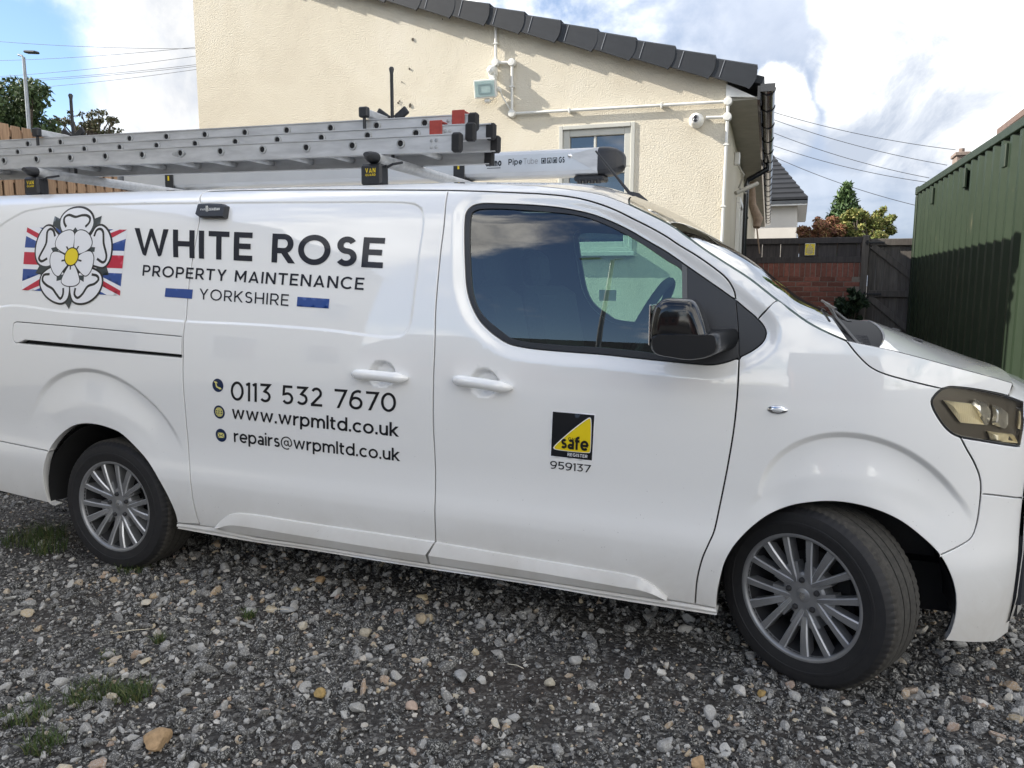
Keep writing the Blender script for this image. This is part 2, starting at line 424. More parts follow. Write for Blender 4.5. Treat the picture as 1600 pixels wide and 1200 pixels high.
# outlines of the van panels and of the lettering, metres on the side of the body (x forward, z up)
TR = {'bline': [[1.8258,1.8409],[1.8374,1.705],[1.8345,1.5747],[1.8321,1.3746],[1.8356,1.2071],[1.8329,1.0615],[1.8298,0.8784],[1.8318,0.7591],[1.832,0.6064],[1.8317,0.4736],[1.8297,0.3844]],
      'seam': [[-0.5517,1.9159],[0.5549,1.8878],[0.834,1.882],[1.1884,1.8694],[1.6426,1.8497],[1.8259,1.8406],[1.9766,1.8306],[2.2223,1.8114]],
      'sdleft': [[0.5549,1.8878],[0.5347,1.8779],[0.541,1.8543],[0.56,1.8252],[0.5746,1.7652],[0.5737,1.6683],[0.5658,1.565],[0.56,1.4621],[0.5566,1.2861],[0.5492,1.2065],[0.547,1.1088],[0.5432,0.9892],[0.5424,0.8402],[0.5425,0.6673],[0.5553,0.4999],[0.5547,0.4339],[0.5621,0.3549],[0.5705,0.3077]],
      'doortop': [[2.2223,1.8114],[2.3233,1.7992],[2.4073,1.7828],[2.4888,1.7575],[2.5536,1.7308],[2.6174,1.6987],[2.6798,1.6673],[2.7412,1.6329],[2.7923,1.5993],[2.859,1.5591],[2.9224,1.5151],[2.962,1.4831],[2.9834,1.4559],[2.997,1.4277],[3.0018,1.3996],[3.0142,1.312],[3.0217,1.2199],[3.0247,1.1069],[3.0187,0.9631],[3.0019,0.8147],[2.979,0.6604],[2.9606,0.5533],[2.9464,0.514],[2.9243,0.4521],[2.9064,0.3603],[2.9008,0.2592]],
      'silltop': [[0.4326,0.2976],[0.5669,0.3022],[0.6705,0.3033],[0.8858,0.2859],[1.1785,0.2851],[1.6351,0.2763],[1.7976,0.2747],[2.276,0.2686],[2.5916,0.264],[2.7953,0.2601],[2.9008,0.2579],[2.9795,0.2529]],
      'sillbot': [[0.4287,0.2663],[0.8792,0.2537],[1.1731,0.2539],[1.6314,0.2464],[2.2743,0.2392],[2.5908,0.2283],[2.7965,0.2254],[2.9801,0.2228]],
      'mould1': [[0.6735,0.3103],[0.7051,0.3435],[0.7523,0.377],[0.7958,0.3932],[0.8445,0.4003],[1.1946,0.3948],[1.6466,0.3867],[1.8295,0.3823]],
      'mridge1': [[0.6732,0.3086],[0.7065,0.3127],[0.7475,0.3309],[0.7974,0.3402],[1.1862,0.3343],[1.6404,0.3237],[1.7917,0.3235]],
      'mbot1': [[0.6724,0.3052],[0.7361,0.2933],[0.8877,0.2861],[1.1785,0.2851],[1.6351,0.2763],[1.7945,0.2742]],
      'mould2': [[1.8325,0.3818],[2.2802,0.3633],[2.593,0.3514],[2.6617,0.3477],[2.705,0.3377],[2.7393,0.3212],[2.7698,0.2986],[2.7965,0.2727]],
      'mridge2': [[1.8022,0.3234],[2.2782,0.315],[2.5923,0.3018],[2.7048,0.2968],[2.7539,0.2852],[2.7965,0.2672]],
      'mbot2': [[1.7999,0.2744],[2.276,0.2686],[2.5916,0.264],[2.7416,0.2611],[2.7965,0.2616]],
      'winout': [[1.921,1.7226],[1.923,1.7461],[1.9413,1.768],[1.9736,1.7781],[2.0612,1.7761],[2.2315,1.763],[2.3299,1.7498],[2.4295,1.7281],[2.4943,1.7066],[2.59,1.6632],[2.6839,1.6102],[2.7451,1.5753],[2.82,1.5247],[2.905,1.4671],[2.9994,1.4018],[3.0404,1.3686],[3.0787,1.3368],[3.1005,1.3127],[3.1105,1.2874],[3.1031,1.2593],[3.0754,1.2306],[3.0259,1.2009],[2.9726,1.1786],[2.927,1.1696],[2.8526,1.1719],[2.6733,1.1828],[2.5526,1.1916],[2.1693,1.2171],[2.101,1.2464],[2.0302,1.3013],[1.9927,1.3512],[1.9594,1.4269],[1.94,1.5417]],
      'glass': [[1.945,1.7219],[1.9477,1.7415],[1.9613,1.7521],[1.994,1.7567],[2.0576,1.7561],[2.2347,1.7404],[2.3976,1.719],[2.4962,1.6858],[2.6234,1.6219],[2.7472,1.5425],[2.8053,1.5027],[2.8132,1.4069],[2.8262,1.2021],[2.6721,1.2098],[2.5515,1.2178],[2.1683,1.2407],[2.1188,1.2681],[2.0281,1.3366],[1.9886,1.4081],[1.9596,1.5671]],
      'divider': [[2.8047,1.5317],[2.8237,1.52],[2.8438,1.1912],[2.8276,1.1952]],
      'wingtop': [[3.0809,1.3357],[3.1052,1.3651],[3.1416,1.4021],[3.1874,1.3693],[3.2412,1.3309],[3.2929,1.3024],[3.3698,1.2683]],
      'bgap': [[3.3726,1.2672],[3.4047,1.227],[3.4425,1.1891],[3.4673,1.1725],[3.4988,1.1593],[3.5745,1.1381],[3.676,1.1133]],
      'crest': [[3.3725,1.2694],[3.4171,1.2596],[3.4975,1.244],[3.6083,1.2155],[3.7307,1.1808],[3.8377,1.1499],[3.9099,1.1268]],
      'bfront': [[3.9128,1.1201],[3.9071,1.1008],[3.9001,1.0837]],
      'lamp': [[3.676,1.1123],[3.6998,1.1198],[3.7318,1.1185],[3.8028,1.1078],[3.8989,1.0838],[3.9629,1.0582],[3.98,0.8927],[3.8925,0.9145],[3.8159,0.9325],[3.7483,0.947],[3.7249,0.957],[3.7,0.9769],[3.67,1.0161],[3.6505,1.0528],[3.6472,1.0744],[3.6603,1.0967]],
      'bseam': [[3.7484,0.9457],[3.7685,0.9098],[3.8015,0.855],[3.8233,0.8062],[3.8307,0.7692],[3.8326,0.7068],[3.827,0.6273],[3.8125,0.5868],[3.7793,0.564],[3.7113,0.5308]],
      'bseam2': [[3.8329,0.7449],[3.8972,0.7311],[4.0057,0.7001]],
      'farch': [[2.9795,0.2529],[2.9818,0.3097],[2.9897,0.3686],[3.0058,0.4451],[3.0323,0.5054],[3.0699,0.5583],[3.1045,0.5973],[3.1467,0.6349],[3.2255,0.6783],[3.3037,0.7006],[3.3813,0.707],[3.4692,0.6948],[3.5635,0.658],[3.6453,0.5975],[3.7113,0.5308],[3.7519,0.4572],[3.7758,0.3786],[3.7801,0.2916],[3.769,0.2306],[3.7572,0.2043]],
      'bumpbot': [[3.7572,0.2043],[3.8115,0.1929],[3.9342,0.1655],[4.0076,0.1424],[4.1891,-0.0388]],
      'rarch': [[-0.3823,0.3011],[-0.4234,0.3109],[-0.4335,0.3908],[-0.4236,0.4712],[-0.3929,0.5497],[-0.3654,0.6016],[-0.3412,0.633],[-0.2866,0.6815],[-0.1987,0.7328],[-0.1144,0.7542],[-0.0322,0.7563],[0.0468,0.7456],[0.1214,0.7248],[0.217,0.6603],[0.3206,0.5643],[0.3892,0.4591],[0.4282,0.356],[0.4326,0.2976]],
      'rseam': [[-0.3697,0.5947],[-0.7284,0.6186]],
      'rbot': [[-0.3823,0.3011],[-0.4369,0.3057],[-0.7899,0.3331]],
      'recess': [[-0.7202,1.7084],[-0.7047,1.7416],[-0.6859,1.7848],[-0.6139,1.8133],[-0.4879,1.8366],[-0.3145,1.8462],[0.1125,1.8418],[0.5515,1.8311],[1.1536,1.8149],[1.6638,1.7945],[1.7021,1.7836],[1.7305,1.7597],[1.7455,1.7138],[1.7402,1.5691],[1.7309,1.3734],[1.7217,1.2899],[1.6972,1.2502],[1.6534,1.2346],[1.2903,1.2564],[0.9568,1.2697],[0.5507,1.2771],[-0.2052,1.3092],[-0.6607,1.3265]],
      'railtop': [[-0.5637,1.2545],[-0.2025,1.242],[0.5492,1.2086]],
      'railbot': [[-0.5647,1.1498],[-0.4875,1.1489],[-0.4786,1.1654],[0.5473,1.1252]],
      'railslot': [[-0.4857,1.1473],[0.5471,1.1133]],
      'archout': [[3.1061,0.7165],[3.1283,0.8135],[3.1892,0.8884],[3.2913,0.9408],[3.4027,0.9582],[3.5144,0.9386],[3.6505,0.8616],[3.7623,0.7522]],
      'archmid': [[3.0361,0.6374],[3.143,0.7201],[3.2685,0.7739],[3.3714,0.7909],[3.5147,0.7789],[3.6406,0.7232],[3.7754,0.5913]],
      'rarchout': [[-0.4368,0.8575],[-0.3039,0.9801],[-0.0582,1.0391],[0.1672,0.9958],[0.3557,0.8875],[0.433,0.8146]],
      'rarchmid': [[-0.4437,0.6053],[-0.3134,0.7816],[-0.0808,0.8554],[0.1443,0.8115],[0.2766,0.7408]],
      'fhub': [[3.2746,0.3484]],
      'rhub': [[0.0172,0.3362]],
      't_white': [[0.192,1.7182],[1.573,1.6462],[1.5714,1.52],[0.2206,1.5875]],
      't_prop': [[0.2768,1.5409],[1.4906,1.4801],[1.4892,1.4288],[0.2777,1.4896]],
      't_york': [[0.6265,1.431],[1.1188,1.4077],[1.1191,1.357],[0.6288,1.3821]],
      't_phone': [[0.8201,1.0158],[1.6639,1.0042],[1.6606,0.9243],[0.8146,0.9289]],
      't_www': [[0.8164,0.8883],[1.6672,0.8633],[1.6652,0.8197],[0.8119,0.8424]],
      't_rep': [[0.8161,0.7766],[1.668,0.7543],[1.666,0.7142],[0.8134,0.7332]],
      't_num': [[2.3324,0.7722],[2.4941,0.7679],[2.4929,0.7371],[2.3308,0.7409]],
      'bar1': [[0.4266,1.4321],[0.5875,1.4262],[0.5869,1.3835],[0.4251,1.3914]],
      'bar2': [[1.1627,1.3979],[1.3255,1.3903],[1.3249,1.3496],[1.1622,1.3564]],
      'gas': [[2.343,0.9681],[2.5077,0.9644],[2.4991,0.7866],[2.3351,0.7921]],
      'ic': [[0.7459,0.9931],[0.7436,0.8689],[0.7426,0.7592]],
      'lockbox': [[0.5691,1.8217],[0.6262,1.8223],[0.7017,1.8174],[0.7344,1.8041],[0.7411,1.7503],[0.6011,1.7554],[0.5752,1.7682]],
      'handle1': [[1.458,1.0868],[1.5161,1.1009],[1.6526,1.0999],[1.7223,1.0855],[1.703,1.0548],[1.6359,1.0542],[1.4755,1.0723]],
      'handle2': [[1.9239,1.0835],[1.9879,1.0882],[2.1267,1.0791],[2.1773,1.0601],[2.1524,1.0423],[1.9884,1.0438],[1.9358,1.0583]],
      'bowl1': [[1.5906,1.0798]],
      'bowl2': [[2.0566,1.0615]],
      'bowlr': [[1.5305,1.0974],[1.6555,1.0951],[1.5931,1.1315],[1.596,1.0271]],
      'indic': [[3.13,1.0216],[3.1585,1.039],[3.1925,1.0223],[3.1626,1.0065]],
      'flag': [[-0.5342,1.7377],[0.1483,1.7107],[0.15,1.3941],[-0.5174,1.4177]],
      'p0': [[-0.2669,1.7035],[-0.2984,1.7444],[-0.3006,1.7852],[-0.2697,1.8171],[-0.2175,1.8279],[-0.159,1.8195],[-0.1059,1.7919],[-0.0785,1.7511],[-0.0823,1.7235],[-0.1028,1.6947],[-0.1791,1.6659]],
      'p1': [[-0.3232,1.7086],[-0.3597,1.7362],[-0.397,1.737],[-0.4286,1.7027],[-0.4444,1.646],[-0.4375,1.5892],[-0.4113,1.5526],[-0.3641,1.5387],[-0.3314,1.5441],[-0.2858,1.5718],[-0.2485,1.6431]],
      'p2': [[-0.074,1.6941],[-0.0513,1.7267],[-0.0211,1.7324],[0.0203,1.7095],[0.0539,1.662],[0.0655,1.6076],[0.057,1.5613],[0.0299,1.5344],[-0.0176,1.5385],[-0.0619,1.5543],[-0.117,1.6333]],
      'p3': [[-0.2907,1.5319],[-0.3494,1.5162],[-0.3822,1.4882],[-0.3839,1.4441],[-0.3446,1.3963],[-0.2803,1.3635],[-0.2249,1.3578],[-0.1941,1.3779],[-0.1867,1.4291],[-0.2059,1.4763]],
      'p4': [[-0.0785,1.5232],[-0.0247,1.5152],[0.0151,1.4919],[0.027,1.4571],[0.0096,1.4107],[-0.0387,1.3716],[-0.1009,1.3569],[-0.1499,1.3665],[-0.1691,1.3977],[-0.1768,1.4448],[-0.1573,1.4763]],
      'i0': [[-0.2189,1.599],[-0.2889,1.6237],[-0.3092,1.644],[-0.3086,1.6681],[-0.2905,1.6959],[-0.2524,1.7128],[-0.2144,1.7136],[-0.1922,1.6964],[-0.1859,1.6343],[-0.1882,1.6105]],
      'i1': [[-0.1709,1.6103],[-0.1835,1.666],[-0.1857,1.6963],[-0.1654,1.7126],[-0.1217,1.7085],[-0.0846,1.684],[-0.0646,1.6483],[-0.0751,1.6249],[-0.1431,1.5982]],
      'i2': [[-0.2214,1.5808],[-0.2861,1.6077],[-0.3242,1.6041],[-0.3335,1.5721],[-0.3206,1.5321],[-0.2911,1.4977],[-0.2623,1.4889],[-0.2388,1.5159],[-0.2066,1.5553]],
      'i3': [[-0.151,1.5801],[-0.1016,1.6056],[-0.0624,1.6059],[-0.0428,1.5815],[-0.0418,1.5464],[-0.0552,1.5075],[-0.0791,1.4896],[-0.107,1.4998],[-0.1623,1.555]],
      'i4': [[-0.1865,1.5512],[-0.2079,1.5276],[-0.2342,1.4842],[-0.2397,1.4604],[-0.218,1.4447],[-0.1793,1.4393],[-0.137,1.445],[-0.1198,1.4607],[-0.1305,1.492],[-0.167,1.5432]],
      's0': [[-0.355,1.7908],[-0.2766,1.7642],[-0.2852,1.7119],[-0.3537,1.7433]],
      's1': [[-0.1026,1.7613],[-0.0342,1.7835],[-0.0332,1.7303],[-0.0834,1.7037]],
      's2': [[-0.4307,1.5027],[-0.4043,1.5445],[-0.3314,1.5441],[-0.347,1.5002],[-0.3853,1.4938]],
      's3': [[0.0096,1.5306],[0.0448,1.5382],[0.0675,1.4942],[0.0226,1.4903],[-0.0363,1.523]],
      's4': [[-0.1961,1.3975],[-0.1833,1.4448],[-0.1538,1.3743],[-0.1791,1.3261],[-0.2086,1.358]],
      'q0': [[-0.1931,1.7299],[-0.168,1.7094],[-0.1835,1.6859],[-0.2082,1.7103]],
      'q1': [[-0.3385,1.6283],[-0.3019,1.6343],[-0.2819,1.6156],[-0.319,1.6056]],
      'q2': [[-0.0399,1.6283],[-0.0718,1.6303],[-0.0913,1.6078],[-0.0413,1.6057]],
      'q3': [[-0.2751,1.4627],[-0.2771,1.4921],[-0.2359,1.496],[-0.2432,1.4699]],
      'q4': [[-0.0908,1.4592],[-0.0928,1.4896],[-0.1294,1.492],[-0.1157,1.4701]],
      'k0': [[-0.2559,1.733],[-0.2763,1.7561],[-0.2823,1.7806],[-0.26,1.7939],[-0.2066,1.7826],[-0.166,1.7896],[-0.1272,1.7861],[-0.106,1.7718],[-0.1052,1.7518],[-0.1266,1.7308]],
      'k1': [[-0.3228,1.6869],[-0.3418,1.7171],[-0.3639,1.7257],[-0.3814,1.7139],[-0.378,1.6531],[-0.4071,1.5969],[-0.4151,1.5768],[-0.3958,1.5622],[-0.3565,1.5763]],
      'k2': [[-0.0577,1.682],[-0.0479,1.7109],[-0.0264,1.7183],[-0.005,1.7061],[0.0122,1.6471],[0.0402,1.5846],[0.0363,1.5614],[0.0219,1.5538],[-0.0193,1.572]],
      'k3': [[-0.3277,1.4978],[-0.3682,1.4922],[-0.3737,1.4682],[-0.3447,1.4442],[-0.2978,1.4245],[-0.267,1.397],[-0.2375,1.3759],[-0.2233,1.3973],[-0.2247,1.4289]],
      'k4': [[-0.043,1.4958],[-0.0052,1.488],[0.0052,1.4725],[-0.0161,1.4516],[-0.0616,1.4375],[-0.0942,1.3983],[-0.1244,1.3809],[-0.1454,1.3979],[-0.1426,1.4293]],
      'yc': [[-0.1882,1.5836],[-0.145,1.5832],[-0.182,1.5425]],
      'st': [[-0.2306,1.6349],[-0.2168,1.6188],[-0.1495,1.6353],[-0.1596,1.6197],[-0.2537,1.5636],[-0.2281,1.5673],[-0.1414,1.5667],[-0.1182,1.5618],[-0.1897,1.5433],[-0.1872,1.5196]],
      'wsedge': [[2.5923,1.7567],[2.7559,1.6728],[2.8083,1.6364],[2.8872,1.5796],[2.9684,1.5274],[3.0455,1.4775],[3.1083,1.4285],[3.1416,1.4021]],
      'roofedge': [[2.2112,1.8468],[2.2974,1.8347],[2.4169,1.8136],[2.4829,1.7981],[2.5356,1.7794],[2.5923,1.7567]],
      'mirror': [[2.7484,1.2911],[2.7528,1.3498],[2.765,1.3882],[2.7833,1.4052],[2.8029,1.4117],[2.8611,1.4102],[2.8859,1.4063],[2.9029,1.3868],[2.9183,1.3528],[2.9341,1.3074],[2.9415,1.27],[2.9265,1.234],[2.8723,1.2215],[2.8292,1.2285],[2.7791,1.2418],[2.754,1.2645]],
      'mirarm': [[2.7597,1.2851],[2.9192,1.2968],[2.9737,1.2971],[2.9746,1.2392],[2.9049,1.2125],[2.8283,1.2165],[2.7657,1.2324]],
      'refl0': [[3.6887,1.0703],[3.7798,1.0586],[3.8301,0.9848],[3.7468,0.9951]],
      'refl1': [[3.7777,1.0586],[3.7914,1.0735],[3.8289,1.0571],[3.8461,1.0322],[3.8462,1.0037],[3.8391,0.9821],[3.8279,0.9849]],
      'refl2': [[3.8489,1.0539],[3.884,1.0387],[3.909,1.0191],[3.9124,0.981],[3.9043,0.9651],[3.8521,0.9857],[3.8563,1.0163]],
      'refl3': [[3.8409,0.9599],[3.9383,0.941],[3.9596,0.9075],[3.8546,0.9302]],
      'refl4': [[3.9506,1.0238],[3.9665,1.0197],[3.9734,0.951],[3.9528,0.9606]]}

# ------------------------------------------------------------------ van: side surface y(x, z), metres; x forward, z up
def herm(xs, ys):
    xs = np.array(xs, float); ys = np.array(ys, float)
    h = np.diff(xs); d = np.diff(ys)/h; m = np.empty_like(xs)
    m[0] = d[0]; m[-1] = d[-1]; m[1:-1] = (d[:-1]*h[1:]+d[1:]*h[:-1])/(h[1:]+h[:-1])
    def f(x):
        x = np.asarray(x, float); i = np.clip(np.searchsorted(xs, x)-1, 0, len(xs)-2)
        t = np.clip((x-xs[i])/h[i], 0, 1)
        return ((1+2*t)*(1-t)**2)*ys[i]+t*(1-t)**2*h[i]*m[i]+t*t*(3-2*t)*ys[i+1]+t*t*(t-1)*h[i]*m[i+1]
    return f
prof = herm([.0,.18,.25,.35,.47,.50,.53,.60,.68,.80,.95,1.05,1.15,1.30,1.50,1.65,1.75,1.80,1.84,1.87,1.895,1.91],
            [.11,.05,.035,.018,.004,.002,.003,.010,.012,.006,.0,.001,.006,.022,.058,.092,.122,.145,.175,.215,.285,.37])
PLX = [-1.2,-1.15,-1.10,-1.0,-.85,-.6,2.6,3.0,3.3,3.5,3.65,3.75,3.85,3.93,4.0,4.06,4.11,4.14]
PLY = [.14,.075,.04,.015,.004,0,0,.004,.012,.035,.075,.115,.175,.245,.33,.44,.6,.8]
plan = herm(PLX, PLY)
def base(x, z): return prof(np.asarray(z)+.016*(np.asarray(x)-1.8))+plan(x)
WID = 1.92                       # body width; the far side is y -> WID - y

def sstep(x, a, b):
    t = np.clip((np.asarray(x)-a)/(b-a), 0, 1); return t*t*(3-2*t)

def resample(pts, step, closed=False):
    P = np.array(pts, float)
    if closed: P = np.vstack([P, P[:1]])
    L = np.r_[0, np.cumsum(np.hypot(*np.diff(P, axis=0).T))]
    n = max(2, int(round(L[-1]/step))+1); s = np.linspace(0, L[-1], n)
    Q = np.c_[np.interp(s, L, P[:, 0]), np.interp(s, L, P[:, 1])]
    return Q[:-1] if closed else Q

def curve(pts, step=.012, closed=False):
    """centripetal Catmull-Rom through the points, evenly resampled"""
    P = [np.array(p, float) for p in pts]
    if closed: P = [P[-1]]+P+[P[0], P[1]]
    else: P = [2*P[0]-P[1]]+P+[2*P[-1]-P[-2]]
    out = []
    for i in range(1, len(P)-2):
        p0, p1, p2, p3 = P[i-1:i+3]
        t0 = 0; t1 = t0+np.linalg.norm(p1-p0)**.5+1e-9; t2 = t1+np.linalg.norm(p2-p1)**.5+1e-9; t3 = t2+np.linalg.norm(p3-p2)**.5+1e-9
        for t in np.linspace(t1, t2, 12, endpoint=False):
            a1 = (t1-t)/(t1-t0)*p0+(t-t0)/(t1-t0)*p1; a2 = (t2-t)/(t2-t1)*p1+(t-t1)/(t2-t1)*p2; a3 = (t3-t)/(t3-t2)*p2+(t-t2)/(t3-t2)*p3
            b1 = (t2-t)/(t2-t0)*a1+(t-t0)/(t2-t0)*a2; b2 = (t3-t)/(t3-t1)*a2+(t-t1)/(t3-t1)*a3
            out.append((t2-t)/(t2-t1)*b1+(t-t1)/(t2-t1)*b2)
    if not closed: out.append(P[-2])
    return resample(out, step, closed)

def inside(P, poly):
    P = np.atleast_2d(P); c = np.zeros(len(P), bool); x, z = P[:, 0], P[:, 1]
    a = poly; b = np.roll(poly, -1, axis=0)
    for (x0, z0), (x1, z1) in zip(a, b):
        if z0 == z1: continue
        k = ((z0 > z) != (z1 > z)) & (x < (x1-x0)*(z-z0)/(z1-z0)+x0)
        c ^= k
    return c

def dist_to(P, poly, closed=True):
    P = np.atleast_2d(P); best = np.full(len(P), 9.0)
    a = poly if closed else poly[:-1]; b = np.roll(poly, -1, axis=0) if closed else poly[1:]
    for p, q in zip(a, b):
        v = q-p; L = v@v+1e-12
        t = np.clip(((P-p)@v)/L, 0, 1)
        d = P-p-t[:, None]*v
        best = np.minimum(best, d[:, 0]**2+d[:, 1]**2)
    return np.sqrt(best)

def sdf(P, poly):
    lo = poly.min(0)-.12; hi = poly.max(0)+.12
    s = np.full(len(P), 1.0)
    k = ((P > lo) & (P < hi)).all(1)
    if k.any():
        Q = P[k]; d = dist_to(Q, poly); s[k] = np.where(inside(Q, poly), -d, d)
    return s

def area(poly): return .5*np.sum(poly[:, 0]*np.roll(poly[:, 1], -1)-np.roll(poly[:, 0], -1)*poly[:, 1])

def inset(poly, g):
    """move a closed outline inwards by g"""
    poly = np.asarray(poly)
    if area(poly) < 0: poly = poly[::-1]
    e = np.roll(poly, -1, 0)-np.roll(poly, 1, 0)
    n = np.c_[-e[:, 1], e[:, 0]]; n /= np.linalg.norm(n, axis=1)[:, None]+1e-9
    return poly+n*g

T = {k: np.array(v) for k, v in TR.items()}
C = {}
for k in ('bline', 'seam', 'sdleft', 'doortop', 'silltop', 'sillbot', 'mould1', 'mridge1', 'mbot1', 'mould2', 'mridge2', 'mbot2', 'wingtop', 'bgap',
          'crest', 'bseam', 'bseam2', 'farch', 'bumpbot', 'rarch', 'archout', 'archmid', 'rarchout', 'rarchmid'):
    C[k] = curve(T[k])
WIN = curve(T['winout'], .012, True)
GLS = curve(T['glass'], .012, True)
LAMP = curve(T['lamp'][:6], .01); LAMP = np.vstack([LAMP, resample([T['lamp'][5], T['lamp'][6]], .01)[1:-1], curve(T['lamp'][6:], .01), resample([T['lamp'][-1], T['lamp'][0]], .01)[1:-1]])
_r = T['recess'].copy()
ext = np.array([[-.90, 1.22], [-.99, 1.29], [-1.02, 1.42], [-.99, 1.56], [-.93, 1.66]])
RECESS = curve(np.vstack([_r[3:], ext[0:4]]), .015, True)
def polar(c, k):
    """radius of a traced wheel-arch crease as a function of the angle round the hub, evened out"""
    d = C[k]-c; th = np.arctan2(d[:, 1], d[:, 0]); r = np.hypot(d[:, 0], d[:, 1]); o = np.argsort(th)
    q = np.polyfit(th[o], r[o], 4); tt = np.linspace(th.min(), th.max(), 60)
    return tt, np.polyval(q, tt)
FLARES = [(np.array((3.41, .45)), polar((3.41, .45), 'archout'), polar((3.41, .45), 'archmid'), .66, .019),
          (np.array((0., .45)), polar((0., .45), 'rarchout'), polar((0., .45), 'rarchmid'), .70, .018)]
BOWLS = [(1.593, 1.081, .068, .058), (2.053, 1.066, .066, .060)]

def feat(x, z, bowls=True, dense=False):
    P = np.c_[np.ravel(x), np.ravel(z)]
    y = base(P[:, 0], P[:, 1])
    m = np.zeros(len(P), bool)
    s = sdf(P, RECESS); y = y+.0065*sstep(-s, -.003, .010); m |= (abs(s) < .03)
    s = sdf(P, WIN); y = y+.016*(1-sstep(s, .0, .055)); m |= (s > 0) & (s < .06)
    for c, o, mid, zf, amp in FLARES:
        dx, dz = P[:, 0]-c[0], P[:, 1]-c[1]; r = np.hypot(dx, dz); th = np.arctan2(dz, dx)
        s = r-np.interp(th, *o); s2 = r-np.interp(th, *mid)
        fade = sstep(th, .35, .95)*(1-sstep(th, 2.0, 2.7))*(r < .8)
        y = y+fade*(amp*sstep(-s, -.002, .026)-amp*1.35*sstep(-s, .035, .24)+.003*sstep(-s2, -.02, .04))
        m |= ((abs(s) < .04) | (abs(s2) < .04)) & (fade > 0)
    if bowls:
        for cx, cz, rx, rz in BOWLS:
            r = np.sqrt(((P[:, 0]-cx)/rx)**2+((P[:, 1]-cz)/rz)**2)
            y = y+.040*(1-sstep(r, .66, 1.0)); m |= r < 1.15
    m |= (P[:, 1] > .45) & (P[:, 1] < .60) & (P[:, 0] > .3) & (P[:, 0] < 3.0)
    return (y, m) if dense else y

def normal(x, z, f=None, e=.0015):
    f = f or feat
    gx = (f(x+e, z)-f(x-e, z))/(2*e); gz = (f(x, z+e)-f(x, z-e))/(2*e)
    n = np.c_[gx, -np.ones_like(gx), gz]
    return n/np.linalg.norm(n, axis=1)[:, None]

def fill(poly, holes, h, fine=3):
    """points and triangles filling an outline with holes; denser where the surface has relief"""
    lo, hi = poly.min(0), poly.max(0); hf = h/fine
    nx = int((hi[0]-lo[0])/hf)+2; nz = int((hi[1]-lo[1])/hf)+2
    I, J = np.meshgrid(np.arange(nx), np.arange(nz), indexing='ij')
    G = np.c_[(lo[0]+I*hf).ravel(), (lo[1]+J*hf).ravel()]
    coarse = ((I % fine == 0) & (J % fine == 0)).ravel()
    k = inside(G, poly); G, coarse = G[k], coarse[k]
    _, dense = feat(G[:, 0], G[:, 1], dense=True)
    dense &= (((I+J) % 2 == 0).ravel())[k]
    G = G[dense | coarse]
    k = dist_to(G, poly) > hf*.8
    for H in holes:
        k &= ~inside(G, H); k &= dist_to(G, H) > hf*.8
    G = G[k]
    ex = []
    for d_ in (-.006, -.003, -.0005, .002, .004, .006, .008, .0105, .014):
        q = inset(RECESS, d_); ex.append(q[::1])
    for c_, o_, mid_, zf_, amp_ in FLARES:
        tt_ = np.linspace(.3, 2.75, 150); rr_ = np.interp(tt_, *o_)
        for d_ in (.004, .001, -.002, -.006, -.010, -.015, -.020, -.026, -.032):
            ex.append(np.c_[c_[0]+(rr_+d_)*np.cos(tt_), c_[1]+(rr_+d_)*np.sin(tt_)])
    ex = np.vstack(ex); k = inside(ex, poly) & (dist_to(ex, poly) > .004)
    for H in holes: k &= ~inside(ex, H) & (dist_to(ex, H) > .004)
    ex = ex[k]
    if len(ex) and len(G):
        sG = sdf(G, RECESS); kk = (sG < -.017) | (sG > .009)
        for c_, o_, mid_, zf_, amp_ in FLARES:
            th_ = np.arctan2(G[:, 1]-c_[1], G[:, 0]-c_[0]); s_ = np.hypot(G[:, 0]-c_[0], G[:, 1]-c_[1])-np.interp(th_, *o_)
            kk &= ~((s_ > -.035) & (s_ < .007) & (th_ > .3) & (th_ < 2.75))
        G = G[kk]
        G = np.vstack([G, ex])
    loops = [poly]+list(holes); V = []; E = []
    for L in loops:
        n0 = len(V); V += [tuple(p) for p in L]; E += [(n0+i, n0+(i+1) % len(L)) for i in range(len(L))]
    nb = len(V); V += [tuple(p) for p in G]
    r = geometry.delaunay_2d_cdt([Vector(v) for v in V], E, [], 0, 1e-6)
    vv = np.array([tuple(v) for v in r[0]]); tr = np.array([t for t in r[2] if len(t) == 3])
    c = vv[tr].mean(1); k = inside(c, poly)
    for H in holes: k &= ~inside(c, H)
    return vv, tr[k]

